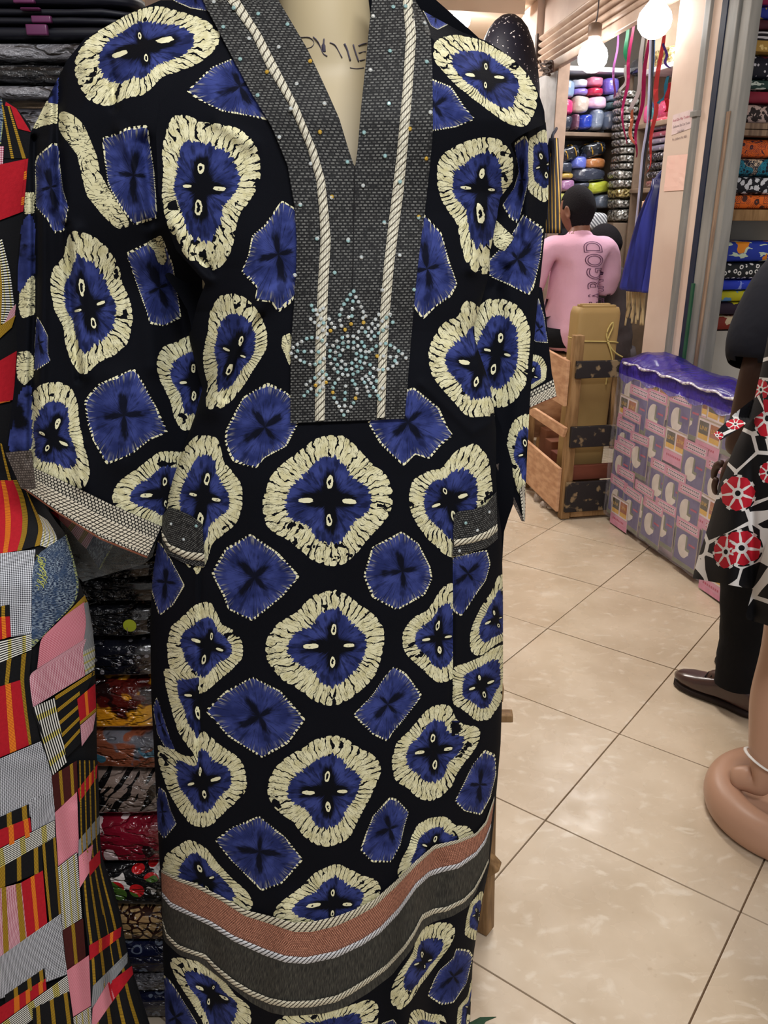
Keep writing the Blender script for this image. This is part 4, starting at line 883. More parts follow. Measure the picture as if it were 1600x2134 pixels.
sheet('back_panel', [(-300, y, float(np.interp(y, XRK[:, 0], XRK[:, 1])), y) for y in range(205, 2215, 40)], 40, 12, lambda X, Y: np.maximum(YK(X, Y), 1.10 + .05 * (Y < 1000)) + .012, [], [P_K], kd)
npat = [0]
def patch(m, L, R, z, stripes=(), step=5, across=10):
    f = {0: lambda p: p, 3: lambda p: (p[0] / 4, 800 + p[1] / 4), 7: lambda p: (p[0] / 3.5575, 1100 + p[1] / 3.5575), 8: lambda p: (p[0] / 4, 1600 + p[1] / 4), 6: lambda p: (p[0] / 2.845, 450 + p[1] / 2.845)}[z]
    L, R = [f(p) for p in L], [f(p) for p in R]; n = 24
    a, b = resample(L, n), resample(R, n); off = .0012 + .00022 * npat[0]; npat[0] += 1
    o = ribbon('fabric_patch', a, b, YK, off, m, kd, step, across)
    for s0, s1, mm in stripes: ribbon('stripe', a + (b - a) * s0, a + (b - a) * s1, YK, off + .0006, mm, o, step, 3)
K_, R_, M_, G_, O_, C_, P_, WH, WV, PL, V_, D_ = P_K, P_R, P_M, P_G, P_O, P_C, P_P, P_WH, P_WV, P_PL, P_V, P_D
patch(R_, [(12, 212), (4, 260)], [(34, 226), (64, 275)], 0)
patch(K_, [(-20, 215), (-20, 330)], [(22, 222), (58, 330)], 0, [(.55, .63, G_), (.85, .95, G_)])
patch(P_D, [(-30, 206), (-30, 300)], [(4, 206), (8, 240), (2, 300)], 0)
patch(P_P, [(-30, 305), (-30, 420)], [(8, 305), (6, 345), (2, 420)], 0)
patch(R_, [(-10, 345), (-30, 470)], [(60, 330), (50, 440)], 0, [(.1, .9, P_R)])
patch(O_, [(2, 380), (2, 392)], [(55, 356), (56, 372)], 0)
patch(O_, [(2, 425), (2, 438)], [(50, 410), (50, 426)], 0)
patch(WH, [(-30, 150), (-20, 640)], [(10, 130), (60, 330), (88, 560), (40, 640)], 6)
patch(G_, [(-40, 200), (-40, 700)], [(-5, 200), (14, 420), (5, 650)], 6)
patch(P_, [(60, 560), (20, 650)], [(96, 520), (86, 600)], 6)
patch(G_, [(-40, 680), (-40, 760)], [(92, 590), (70, 660)], 6)
patch(R_, [(-40, 880), (-40, 1110)], [(100, 800), (80, 1090)], 6, [(.02, .98, P_R)])
patch(O_, [(-40, 1020), (-40, 1040)], [(84, 985), (84, 1010)], 6)
patch(O_, [(-40, 1100), (-40, 1120)], [(60, 1075), (60, 1098)], 6)
patch(K_, [(-90, 470), (-90, 810)], [(15, 500), (60, 680), (95, 805)], 3, [(.86, 1., G_)])
patch(R_, [(-90, 806), (-90, 1430)], [(140, 802), (200, 930), (235, 1100), (225, 1250), (180, 1385)], 3, [(.42, .56, O_), (.86, 1., G_)])
patch(K_, [(205, 900), (237, 1100), (228, 1250), (182, 1384)], [(225, 900), (300, 1060), (340, 1130), (362, 1210), (330, 1345)], 3, [(.72, 1., G_)])
patch(WH, [(315, 1080), (340, 1135), (362, 1210), (332, 1350)], [(390, 1130), (440, 1200), (485, 1300), (440, 1385)], 3)
patch(C_, [(-90, 200), (-90, 590)], [(262, 160), (250, 300), (236, 575)], 7)
patch(C_, [(72, 570), (80, 808)], [(237, 560), (233, 785)], 7)
patch(K_, [(-90, 600), (-90, 670)], [(74, 568), (72, 660)], 7, [(.62, .78, G_)])
patch(R_, [(-90, 668), (-90, 856)], [(72, 656), (82, 806)], 7, [(.62, .80, O_)])
patch(D_, [(300, 180), (262, 230), (238, 340), (235, 600), (234, 885)], [(492, 50), (530, 170), (562, 290), (592, 440), (560, 560), (380, 735), (250, 880)], 7, step=3, across=18)
patch(WH, [(-90, 856), (-90, 1040)], [(233, 783), (234, 905)], 7)
patch(K_, [(-90, 1035), (-90, 1205)], [(192, 930), (158, 1128)], 7, [(.50, .62, G_)])
patch(G_, [(160, 940), (148, 1130), (175, 1350), (213, 1612)], [(195, 928), (176, 1130), (200, 1350), (234, 1604)], 7)
patch(K_, [(195, 928), (176, 1130), (200, 1350), (234, 1604)], [(236, 905), (217, 1080), (250, 1330), (300, 1582)], 7)
patch(R_, [(-90, 1205), (-90, 1740)], [(150, 1128), (176, 1350), (214, 1612)], 7, [(.54, .70, O_)])
patch(G_, [(440, 690), (300, 822)], [(628, 500), (650, 550)], 7)
patch(PL, [(470, 660), (300, 825), (275, 1045)], [(625, 548), (640, 680), (640, 818)], 7)
patch(V_, [(622, 560), (640, 700), (610, 925)], [(652, 548), (686, 740), (700, 880)], 7)
patch(WV, [(610, 922), (618, 1000), (630, 1095)], [(702, 875), (706, 960), (700, 1050)], 7)
patch(P_, [(270, 1050), (217, 1085), (225, 1200), (245, 1330)], [(640, 820), (612, 915), (622, 1000), (630, 1095)], 7)
patch(K_, [(402, 1262), (440, 1440), (497, 1700)], [(702, 1055), (600, 1320), (606, 1590)], 7)
for k in range(5): patch(G_, [(408 + k * 16, 1250 + k * 92), (412 + k * 16, 1276 + k * 92)], [((700 - k * 30) if k < 1 else 590, 1060 + k * 92 + (60 if k else 0)), ((700 - k * 30) if k < 1 else 592, 1090 + k * 92 + (56 if k else 0))], 7)
patch(R_, [(572, 1270), (592, 1440)], [(706, 1155), (712, 1335)], 7, [(.4, .56, O_)])
patch(G_, [(590, 1440), (592, 1460)], [(712, 1335), (714, 1360)], 7)
patch(P_, [(596, 1465), (606, 1620)], [(712, 1365), (690, 1500)], 7)
patch(WV, [(245, 1330), (300, 1550), (387, 1840)], [(402, 1262), (440, 1440), (497, 1735)], 7)
patch(K_, [(232, 1330), (330, 1590)], [(250, 1330), (345, 1600)], 7)
patch(C_, [(-90, 1750), (-90, 2260)], [(302, 1582), (345, 1700), (388, 1845), (410, 2070)], 7)
patch(C_, [(250, 260), (268, 565)], [(455, 200), (457, 432)], 8)
patch(M_, [(430, 70), (458, 366)], [(640, -60), (652, 195)], 8, [(.28, .40, G_), (.72, .84, G_)])
patch(PL, [(458, 372), (485, 826)], [(642, 198), (660, 702)], 8)
patch(K_, [(-90, 450), (-90, 560)], [(240, 302), (250, 420)], 8, [(.44, .56, G_), (.82, .94, G_)])
patch(R_, [(-90, 552), (-90, 720)], [(250, 416), (268, 564)], 8, [(.47, .59, O_), (.84, .95, O_)])
patch(WH, [(-90, 716), (-60, 880)], [(455, 434), (460, 576)], 8)
patch(K_, [(-90, 880), (-90, 1040)], [(352, 640), (358, 862)], 8, [(.18, .3, G_), (.52, .6, G_), (.84, .92, G_)])
patch(K_, [(352, 640), (372, 900), (412, 1290)], [(462, 578), (482, 850), (508, 1218)], 8, [(0, .2, G_), (.82, 1., G_)])
patch(P_, [(-90, 1030), (-90, 1640)], [(180, 958), (226, 1424)], 8, [(.38, .52, G_), (.82, .97, G_)])
patch(R_, [(178, 956), (226, 1424)], [(357, 856), (394, 1304)], 8, [(.42, .6, O_)])
patch(WH, [(482, 824), (522, 1352)], [(640, 702), (684, 1252)], 8)
patch(M_, [(522, 1354), (556, 1682)], [(692, 1256), (716, 1592)], 8, [(.42, .58, G_)])
patch(C_, [(-90, 1640), (-90, 1960)], [(506, 1216), (530, 1480), (562, 1722)], 8)
patch(K_, [(40, 1896), (48, 2010)], [(372, 1668), (382, 1772)], 8, [(.22, .32, G_), (.56, .66, G_), (.86, .95, G_)])
patch(R_, [(-60, 2030), (-60, 2180)], [(380, 1756), (388, 1850)], 8, [(.4, .5, O_), (.62, .7, O_), (.86, .94, O_)])
patch(WH, [(-60, 2180), (0, 2300)], [(562, 1724), (578, 1866)], 8)
patch(PL, [(556, 1690), (610, 2076)], [(742, 1560), (758, 1984)], 8)
patch(K_, [(270, 2010), (282, 2240)], [(572, 1864), (612, 2180)], 8, [(.1, .2, G_), (.48, .58, G_), (.86, .96, G_)])
patch(WH, [(610, 2080), (630, 2300)], [(756, 1986), (772, 2200)], 8)
patch(K_, [(650, -60), (655, 250), (664, 600), (702, 1250), (745, 1560), (765, 2200)], [(815, -60), (828, 300), (835, 700), (915, 1000), (1000, 1250), (1056, 1540), (1140, 1900), (1250, 2180)], 8, [(.06, .13, G_), (.3, .37, G_), (.54, .61, G_), (.78, .85, G_)])
patch(R_, [(650, 180), (662, 285)], [(812, -30), (806, 85)], 8, [(.55, .7, O_)])
patch(V_, [(655, 605), (652, 745)], [(832, 395), (828, 545)], 8)
patch(PL, [(655, 740), (664, 1005)], [(775, 636), (745, 870)], 8)
patch(R_, [(742, 788), (748, 905)], [(832, 688), (838, 795)], 8)
patch(R_, [(742, 1482), (748, 1606)], [(1012, 1325), (1004, 1410)], 8, [(.3, .4, O_), (.65, .75, O_)])
patch(V_, [(772, 1822), (760, 2010)], [(1062, 1536), (1062, 1625)], 8)
patch(PL, [(772, 2004), (762, 2200)], [(905, 1780), (965, 1910)], 8)
patch(R_, [(900, 1800), (930, 1960)], [(1100, 1650), (1110, 1720)], 8)
# frayed yellow threads along the denim pocket
M_THR = mat('yellow_thread', col=C(196, 200, 96)); tb_ = bmesh.new()
for i in range(26):
    x = 285 + rnd.uniform(-20, 40); y = 200 + i * 9; p = [(x / 3.5575 + dx, 1100 + y / 3.5575 + dy) for dx, dy in ((0, 0), (rnd.uniform(3, 9), rnd.uniform(0, 6)), (rnd.uniform(2, 12), rnd.uniform(6, 12)))]
    tube([Vector(unproj(np.array(a), np.array(b), YK(np.array(a), np.array(b)) - .0075)) for a, b in p], .0004, 4, tb_, smooth=2)
link('loose_thread', tb_, M_THR, kd)['kind'] = 'stuff'
# mannequin stand for it
mk2 = empty('mannequin', (-.80, 1.16, 0), 'shop mannequin wearing the patchwork dress at the left edge', 'mannequin')
link('torso', loft([ring((-.80, 1.135, z), a, b, 28) for z, a, b in ((.35, .05, .03), (.6, .14, .035), (.9, .16, .04), (1.15, .12, .04), (1.4, .15, .04), (1.55, .15, .04), (1.62, .08, .04), (1.68, .05, .045), (1.8, .05, .05))]), M_MANNQ, mk2)
link('pole', tube([(-.80, 1.135, .01), (-.80, 1.135, .4)], .014, 10, smooth=0), M_GREY, mk2)
link('base_plate', loft([ring((-.80, 1.135, z), r, r, 28) for z, r in ((0, .13), (.012, .13), (.02, .03))]), M_GREY, mk2)

# ================================================================== pile of wrapped cloth behind the dresses
def film(fn, rough=.22, k=1.):
    """printed cloth seen through a crinkled clear wrapper"""
    def f(t):
        c = t.co('Object'); r = fn(t, c); n = t.noise(t.vscale(c, (38, 38, 80)), 1., 5); w = t.ab(t.m('SUBTRACT', t.noise(t.vscale(c, (14, 14, 34)), 1., 3), .5))
        return r, t.add(t.mul(t.ss(w, 0., .05), .7), n)
    return f
FB = dict(spec=.8, coat=1., bump=1., bdist=.02)
def fm(name, fn): return mat(name, film(fn), .2, **(FB if name in ('film_black', 'film_silver_grey', 'film_black_painted_glints') else dict(FB, bdist=.005)))
F_BLK = fm('film_black', lambda t, c: t.mix(t.noise(c, 9, 3), C(8, 9, 12), C(20, 22, 28)))
F_CLR = fm('film_silver_grey', lambda t, c: t.mix(t.ss(t.noise(t.vscale(c, (12, 12, 40)), 1, 5), .35, .65), C(58, 54, 60), C(140, 140, 146)))
F_DOT = fm('film_dark_dots', lambda t, c: t.mix(t.lt(t.vor(c, 60), .22), C(14, 15, 24), C(120, 118, 124)))
F_ORG = fm('film_orange', lambda t, c: t.mix(t.ss(t.noise(c, 16, 3), .5, .56), t.mix(t.ss(t.noise(c, 40, 2), .5, .55), C(74, 18, 14), C(30, 10, 10)), t.mix(t.noise(c, 30, 2), C(216, 120, 24), C(232, 178, 40))))
F_GRY = fm('film_grey_print', lambda t, c: t.mix(t.ss(t.noise(c, 22, 2), .54, .57), t.mix(t.ss(t.noise(c, 15, 2), .5, .53), C(98, 98, 106), C(128, 70, 48)), C(60, 108, 130)))
F_SLA = fm('film_slashes', lambda t, c: t.mix(t.gt(t.noise(t.vscale(t.vadd(c, t.vscale(t.xyz(t.sep(c)[2], 0, 0), (-.7, 1, 1))), (46, 10, 16)), 1, 2), .56), t.mix(t.noise(c, 12, 2), C(110, 108, 112), C(150, 120, 98)), C(14, 13, 15)))
F_RED = fm('film_red_print', lambda t, c: t.mix(t.gt(t.noise(t.vscale(c, (34, 34, 22)), 1, 2), .62), t.mix(t.gt(t.noise(c, 20, 1), .6), C(124, 18, 38), C(40, 10, 18)), C(226, 200, 200)))
F_FLO = fm('film_red_floral', lambda t, c: t.mix(t.lt(t.vor(c, 22), .36), t.mix(t.gt(t.noise(c, 26, 2), .56), C(20, 20, 22), C(222, 216, 210)), t.mix(t.gt(t.noise(c, 17, 1), .55), C(196, 30, 34), C(76, 112, 44))))
F_BRN = fm('film_brown_cells', lambda t, c: t.mix(t.gt(t.vor(c, 55, 'DISTANCE_TO_EDGE'), .10), C(44, 22, 18), t.mix(t.noise(c, 30, 2), C(206, 176, 122), C(120, 78, 50))))
F_NVY = fm('film_navy_rings', lambda t, c: t.mix(t.lt(t.ab(t.m('SUBTRACT', t.vor(c, 34), .3)), .06), C(16, 20, 46), C(96, 104, 120)))
F_STR = fm('film_stripes', lambda t, c: t.mix(t.gt(t.fr(t.mul(t.sep(c)[0], 70.)), .5), C(30, 30, 34), C(150, 148, 144)))
F_SPK = fm('film_black_painted_glints', lambda t, c: t.mix(t.gt(t.noise(c, 130, 1), .70), C(12, 13, 18), C(170, 174, 180)))  # glints of the crinkled plastic painted as pale flecks in the colour
PX0 = at(285, 1500, 1.19).x
def zy(y): return at(285, y, 1.19).z
pile = [(2142, 2078, F_NVY, 'navy wrapped cloth packet at the very bottom of the pile'), (2078, 2040, F_CLR, 'thin clear packet of pinkish cloth second from the pile bottom'), (2040, 1972, F_NVY, 'navy packet with pale ring print low in the pile'), (1972, 1906, F_BRN, 'brown and cream animal print packet in the pile'), (1906, 1818, F_FLO, 'red, white and green floral packet in the pile'), (1818, 1720, F_RED, 'maroon packet with white blotches in the pile'), (1720, 1618, F_SLA, 'grey packet with black slanting dashes in the pile'), (1618, 1535, F_GRY, 'grey, rust and teal print packet in the pile'), (1535, 1430, F_ORG, 'dark packet with bright orange and yellow print in the pile'), (1430, 1345, F_DOT, 'dark packet with faint grey dots in the pile'), (1345, 1268, F_BLK, 'matt black packet with round green price sticker in the pile'), (1268, 1212, F_BLK, 'glossy black plastic packet near the top of the pile'), (1212, 1176, F_SPK, 'thin black packet with sparkling wrapper at the pile top')]
zb = .002
for i, (y0, y1, m, lab) in enumerate(pile):
    z1 = zy(y1); h = z1 - zb; b = superq(.40, .32, h * .97, .35, .22, 40, 12, .003, i + 1, 2, .004)
    o = link('cloth_packet', b, m); o.location = (-.545 + rnd.uniform(-.012, .008), 1.19 + .16 + rnd.uniform(0, .012), zb); tag(o, lab, 'packet', 'wrapped cloth packets in the pile behind the dresses'); zb = z1
    if 'sticker' in lab:
        pz = at(277, 1293, 1.185); sb = loft([ring((pz.x, 1.180, pz.z), r, r, 24, Vector((1, 0, 0)), Vector((0, 0, 1))) for r in (.0001,)] + [ring((pz.x, 1.180 - d, pz.z), r, r, 24, Vector((1, 0, 0)), Vector((0, 0, 1))) for d, r in ((0, .0105), (.0012, .0105), (.0014, .0001))])
        so = link('price_sticker', sb, mat('green_sticker', col=C(136, 144, 34), rough=.5), None, smooth=False); so.parent = o; so.location = -Vector(o.location)
        so.location.y -= .012
        b = text_bm('1', .012); xform(b, frame_M(Vector((pz.x - .003, 1.1655, pz.z - .0045)), (1, 0, 0), (0, 0, 1))); d1 = link('numeral', b, M_BLK, so, smooth=False)
# folded patchwork cloth in a clear bag lying on the pile, a corner hanging out below the kaftan's cuff
ztop = zb
cb = empty('wrapped_patchwork', (-.5, 1.27, ztop), 'red, pink and denim patchwork folded in clear plastic on the pile under the cuff', 'packet')
b = superq(.42, .26, .075, .4, .25, 40, 10, .006, 31, 2, .004); xform(b, Matrix.Translation((-.55, 1.33, ztop))); link('folded_cloth', b, P_K, cb)
YF = lambda X, Y: 1.185 - .012 * np.sin(np.clip((np.asarray(X, float) - 110) / 190, 0, 1) * 3.14) + 0 * np.asarray(Y, float)
for m, ea, eb in ((P_R, [(105, 1066), (141, 1100)], [(128, 1068), (152, 1086)]), (P_G, [(141, 1100), (148, 1108)], [(152, 1084), (160, 1092)]), (P_P, [(148, 1108), (163, 1127)], [(160, 1092), (178, 1102)]), (P_G, [(163, 1127), (169, 1133)], [(176, 1101), (186, 1108)]), (P_P, [(169, 1133), (180, 1144)], [(186, 1108), (197, 1114)]), (P_D, [(180, 1144), (208, 1188)], [(197, 1112), (238, 1132)])):
    ribbon('cloth_strip', ea, eb, YF, 0., m, cb, 3, 8)
M_FILM = mat('clear_film', lambda t: (C(220, 226, 226), t.add(t.noise(t.pos(), 40, 4), t.noise(t.vscale(t.pos(), (30, 30, 90)), 1., 3))), .12, .7, alpha=.22, bump=1., bdist=.01)
ribbon('plastic_bag', [(118, 1060), (150, 1190), (172, 1212)], [(330, 1110), (318, 1160), (300, 1176)], lambda X, Y: YF(X, Y) - .012 - .004 * np.sin(X / 9) * np.sin(Y / 13), 0., M_FILM, cb, 4, 30)
# shelf above with dark bolts and clear packs
rk = empty('shelf_rack', (-.72, 1.36, 0), 'wooden shelf rack behind the dresses carrying dark cloth bolts', 'shelf')
for x in (-1.13, -.30):
    for y in (1.245, 1.52): link('upright', box(x, y, 1.0, .03, .03, 2.0, bev=.003), M_OLDWOOD, rk)
link('board', box(-.715, 1.385, 1.115, .86, .30, .022, bev=.003), M_OLDWOOD, rk); link('board', box(-.715, 1.385, 1.525, .86, .30, .022, bev=.003), M_OLDWOOD, rk); link('board', box(-.715, 1.385, 1.93, .86, .30, .022, bev=.003), M_OLDWOOD, rk)
M_BOLT = mat('black_cloth', lambda t: (t.mix(t.noise(t.vscale(t.co('Object'), (4, 4, 60)), 1, 3), C(6, 7, 14), C(17, 19, 32)), t.noise(t.vscale(t.co('Object'), (3, 3, 70)), 1, 3)), .55, .35, bump=.6, bdist=.004)
M_PURP = mat('purple_label', col=C(98, 44, 84), rough=.35, spec=.5)
def z2(y): return at(80, y, 1.235).z
zb = 1.537
bolts = [(244, 208, F_CLR, 'clear pack of grey cloth lowest on the upper shelf'), (208, 172, F_CLR, 'crinkled clear pack second on the upper shelf'), (172, 128, F_BLK, 'dark purple-grey pack in clear film, third on the upper shelf'), (128, 80, F_CLR, 'silvery crinkled clear pack just under the black bolts'), (80, 49, M_BOLT, 'black cloth bolt with a wide purple label, lowest black one'), (49, 30, M_BOLT, 'black cloth bolt with shiny purple label, second black one'), (30, 11, M_BOLT, 'black cloth bolt with a thin purple label, third black one'), (11, -30, M_BOLT, 'topmost black cloth bolt at the top left corner')]
plab = {4: (52, 96, 49, 72), 5: (63, 104, 31, 46), 6: (40, 81, 14, 20), 7: (25, 69, -3, 5)}
for i, (y0, y1, m, lab) in enumerate(bolts):
    z1 = z2(y1); h = z1 - zb; o = link('cloth_bolt', superq(.78, .27, h * .97, .4, .2, 44, 10, .002, 50 + i, 2 if i > 3 else 0, .003), m)
    o.location = (-.715, 1.235 + .138, zb); tag(o, lab, 'cloth bolt', 'bolts and packs on the upper shelf'); zb = z1
    if i in plab:
        x0, x1, ya, yb = plab[i]; p, q = at(x0, (ya + yb) / 2, 1.228), at(x1, (ya + yb) / 2, 1.228); za, zb_ = at(x0, yb, 1.228).z, at(x0, ya, 1.228).z
        lb_ = link('label', box((p.x + q.x) / 2, 1.234, (za + zb_) / 2, q.x - p.x, .008, zb_ - za, bev=.002), M_PURP); lb_.parent = o; lb_.location = -Vector(o.location)
# ================================================================== right-hand shops
M_WOOD = mat('pale_wood', lambda t: (t.mix(t.ss(t.noise(t.vscale(t.pos(), (14, 14, 40)), 1, 5), .3, .7), C(186, 140, 106), C(214, 170, 134)), t.noise(t.vscale(t.pos(), (20, 20, 50)), 1, 4)), .7, .25, bump=.2)
M_WOODD = mat('tan_wood', lambda t: (t.mix(t.ss(t.noise(t.vscale(t.pos(), (40, 40, 6)), 1, 5), .3, .7), C(126, 96, 62), C(164, 130, 90)), t.noise(t.vscale(t.pos(), (50, 50, 8)), 1, 4)), .7, .25, bump=.2)
M_TARRED = mat('worn_black_paint', lambda t: (t.mix(t.ss(t.noise(t.pos(), 17, 5), .56, .64), C(40, 36, 38), C(136, 116, 88)), t.noise(t.pos(), 22, 4)), .65, .3, bump=.4)
M_REDWOOD = mat('red_brown_wood', lambda t: (t.mix(t.noise(t.vscale(t.pos(), (10, 10, 40)), 1, 4), C(98, 50, 38), C(130, 74, 56)),), .6, .3)
Z = Vector((0, 0, 1))
def upos(px, py, u): p = on_u(px, py, u); return p.dot(DV), p.z
# ---- shelf with folded prints in the next shop
cs = empty('cloth_shelf', A(3.86, 2.9, 0), 'wooden shelf with peeling white post full of folded prints at the right edge', 'shelf')
link('post', uvbox(3.685, 3.72, 2.405, 2.447, 0, 2.98, bev=.003), M_WHITEPEEL, cs)
link('post', uvbox(3.99, 4.03, 2.405, 2.447, 0, 2.98, bev=.003), M_WHITEPEEL, cs)
link('post', uvbox(3.685, 3.72, 3.36, 3.40, 0, 2.98, bev=.003), M_WHITEPEEL, cs)
M_OCHRE = mat('ochre_plank', lambda t: (t.mix(t.gt(t.noise(t.pos(), 34, 3), .64), C(176, 140, 66), C(232, 204, 130)), t.noise(t.pos(), 30, 3)), .5, .4)
for z0, z1, m in ((2.208, 2.252, M_OCHRE), (1.868, 1.893, M_OLDWOOD), (1.896, 1.921, M_OLDWOOD), (1.501, 1.551, M_WOODD)):
    link('plank', uvbox(3.672, 4.04, 2.42, 3.38, z0, z1, bev=.003), m, cs)
link('back_strut', uvbox(4.02, 4.055, 2.66, 2.72, .985, 1.50, bev=.003), mat('dark_strut', col=C(66, 54, 50)), cs)
def pk(name, fn, **k): return mat(name, fn, .6, .35, bump=.3, bdist=.003, **k)
ob = lambda t: t.co('Object')
def geo(t, bg, fg, s=26.):
    c = t.vscale(ob(t), 1.7); a = t.sep(c); g = t.vor(c, s, 'F1', 'Distance', .5); ln = t.lt(t.fr(t.mul(t.add(a[0], t.mul(a[2], 1.4)), 62.)), .35)
    cell = t.sep(t.vor(c, s, 'F1', 'Color', .5)); m = t.mx(t.mul(t.lt(g, .46), t.mx(t.mul(t.gt(cell[0], .58), t.gt(g, .13)), t.mul(ln, t.gt(cell[1], .3)))), t.mul(t.lt(t.vor(c, s, 'DISTANCE_TO_EDGE', 'Distance', .5), .045), t.gt(cell[2], .35)))
    return t.mix(m, bg, fg)
def flower(t, bg, fg, s=20.):
    c = t.vscale(ob(t), 1.9); d = t.vor(c, s); n = t.noise(c, 62, 1); return t.mix(t.mul(t.lt(d, t.add(.22, t.mul(n, .46))), t.gt(d, .06)), bg, fg)
Q_OR = pk('orange_geometric', lambda t: geo(t, C(226, 104, 40), C(70, 40, 52)))
Q_OR2 = pk('orange_tribal', lambda t: geo(t, C(232, 110, 36), C(74, 40, 36), 19.))
Q_TE = pk('teal_geometric', lambda t: t.mix(t.gt(t.noise(ob(t), 11, 1), .52), geo(t, C(28, 124, 152), C(20, 24, 44), 34.), geo(t, C(26, 30, 52), C(216, 196, 170), 40.)))
Q_BW = pk('black_white_floral', lambda t: flower(t, C(22, 24, 34), C(214, 218, 226)))
Q_LE = pk('grey_animal_print', lambda t: t.mix(t.gt(t.noise(ob(t), 46, 3), .5), C(42, 34, 36), C(192, 170, 164)))
Q_RD = pk('crimson_cloth', lambda t: t.mix(t.noise(ob(t), 12, 3), C(104, 22, 44), C(156, 40, 64)))
Q_GW = pk('green_white_leaf', lambda t: t.mix(t.gt(t.noise(t.vscale(ob(t), (18, 18, 60)), 1, 2), .52), C(34, 62, 58), C(200, 214, 206)))
Q_DD = pk('black_white_dots', lambda t: t.mix(t.lt(t.vor(ob(t), 52), .30), t.mix(t.gt(t.noise(ob(t), 14, 2), .62), C(20, 22, 38), C(96, 30, 44)), C(206, 206, 216)))
Q_ZS = pk('black_white_stripes', lambda t: t.mix(t.gt(t.fr(t.add(t.mul(t.sep(ob(t))[2], 60.), t.mul(t.noise(ob(t), 16, 1), 1.2))), .55), C(18, 18, 28), C(216, 216, 224)))
Q_MA = pk('dark_maroon', lambda t: t.mix(t.noise(ob(t), 20, 2), C(60, 20, 34), C(90, 40, 54)))
Q_BL = pk('royal_blue', lambda t: t.mix(t.gt(t.noise(ob(t), 26, 2), .6), C(30, 50, 150), C(196, 170, 80)))
Q_PU = pk('wine_red', lambda t: t.mix(t.gt(t.noise(ob(t), 14, 2), .56), C(140, 30, 76), C(86, 60, 140)))
Q_BO = pk('blue_orange_splash', lambda t: t.mix(t.gt(t.noise(ob(t), 12, 2), .60), t.mix(t.gt(t.noise(t.vscale(ob(t), (14, 14, 40)), 1, 2), .58), C(30, 54, 160), C(196, 214, 190)), C(222, 136, 36)))
Q_RI = pk('black_white_rings', lambda t: t.mix(t.lt(t.ab(t.m('SUBTRACT', t.vor(ob(t), 34, rand=.4), .27)), .09), C(22, 28, 32), C(218, 218, 216)))
Q_BB = pk('bright_blue', lambda t: t.mix(t.gt(t.noise(ob(t), 22, 2), .62), C(36, 60, 190), C(130, 150, 230)))
Q_YB = pk('yellow_blue', lambda t: t.mix(t.gt(t.noise(ob(t), 16, 2), .5), C(180, 176, 30), C(90, 140, 190)))
Q_YP = pk('purple_yellow', lambda t: t.mix(t.gt(t.noise(ob(t), 14, 2), .57), C(40, 26, 48), C(190, 184, 36)))
Q_RS = pk('rust_print', lambda t: t.mix(t.gt(t.noise(ob(t), 24, 2), .6), C(130, 44, 34), C(206, 190, 160)))
def shelf_stack(items, z0, v0, w, grp, u0=3.70, dep=.30):
    for i, (h, m, lab) in enumerate(items):
        o = link('folded_fabric', superq(w + rnd.uniform(-.02, .0), dep, h * .985, .32, .16, 40, 10, .003, int(z0 * 50) + i, 2, .004), m)
        o.location = A(u0 + dep / 2 + .012, v0 + w / 2 + rnd.uniform(0, .012), z0); o.rotation_euler = (0, 0, PSI); tag(o, lab, 'fabric', grp); z0 += h
G1 = 'folded prints on the right shelf'
shelf_stack([(.05, Q_ZS, 'black and white striped folded print on the ochre top plank'), (.042, Q_MA, 'dark maroon folded cloth above the black and white striped one'), (.05, Q_BL, 'blue and gold folded print third above the ochre plank'), (.05, Q_PU, 'wine and violet folded cloth near the top right corner'), (.05, Q_RD, 'crimson folded cloth topmost on the ochre plank')], 2.253, 2.462, .50, G1)
shelf_stack([(.085, Q_LE, 'grey and brown animal print on the middle double plank'), (.055, Q_RD, 'crimson folded cloth between animal print and green leaf print'), (.045, Q_GW, 'thin green and white leaf print over the crimson cloth'), (.10, Q_DD, 'black folded cloth with white dots under the ochre plank')], 1.922, 2.455, .50, G1)
shelf_stack([(.066, Q_OR2, 'orange tribal print lowest on the tan plank'), (.082, Q_BW, 'black cloth with white flowers over the lower orange print'), (.078, Q_TE, 'teal and navy geometric print under the top orange print'), (.085, Q_OR, 'orange print with dark squares on top of the teal one')], 1.552, 2.452, .50, G1)
shelf_stack([(.075, Q_RS, 'rust print lowest on the concrete ledge'), (.065, Q_YP, 'dark purple and yellow print above the rust one'), (.055, Q_YB, 'yellow and pale blue print below the bright blue cloth'), (.05, Q_BB, 'shiny bright blue cloth under the ringed black print'), (.082, Q_RI, 'black print with white rings under the blue orange cloth'), (.10, Q_BO, 'blue cloth with orange and pale splashes topmost on the ledge')], .982, 2.452, .50, G1)
link_plate = None
# ---- shelf on the shop's side wall
sw = empty('side_shelf', A(6.2, 2.85, 0), 'white-edged wall shelf of bagged goods inside the lit shop', 'shelf')
M_WHB = mat('white_board', col=C(232, 232, 234), rough=.5)
M_BRB = mat('brown_board', col=C(136, 116, 98), rough=.7)
link('side_board', uvbox(5.98, 6.34, 2.525, 2.560, .9, 2.47, bev=.003), M_WHB, sw)
link('side_board', uvbox(5.98, 6.34, 3.085, 3.11, .9, 2.47, bev=.003), M_BRB, sw)
link('shelf_board', uvbox(5.98, 6.34, 2.56, 3.085, 2.475, 2.505, bev=.003), M_WHB, sw)
link('shelf_board', uvbox(5.98, 6.34, 2.56, 3.085, 2.062, 2.088, bev=.003), M_BRB, sw)
link('shelf_board', uvbox(5.98, 6.34, 2.56, 3.085, 1.50, 1.525, bev=.003), M_BRB, sw)
link('shelf_board', uvbox(5.98, 6.34, 2.56, 3.085, 1.08, 1.105, bev=.003), M_BRB, sw)
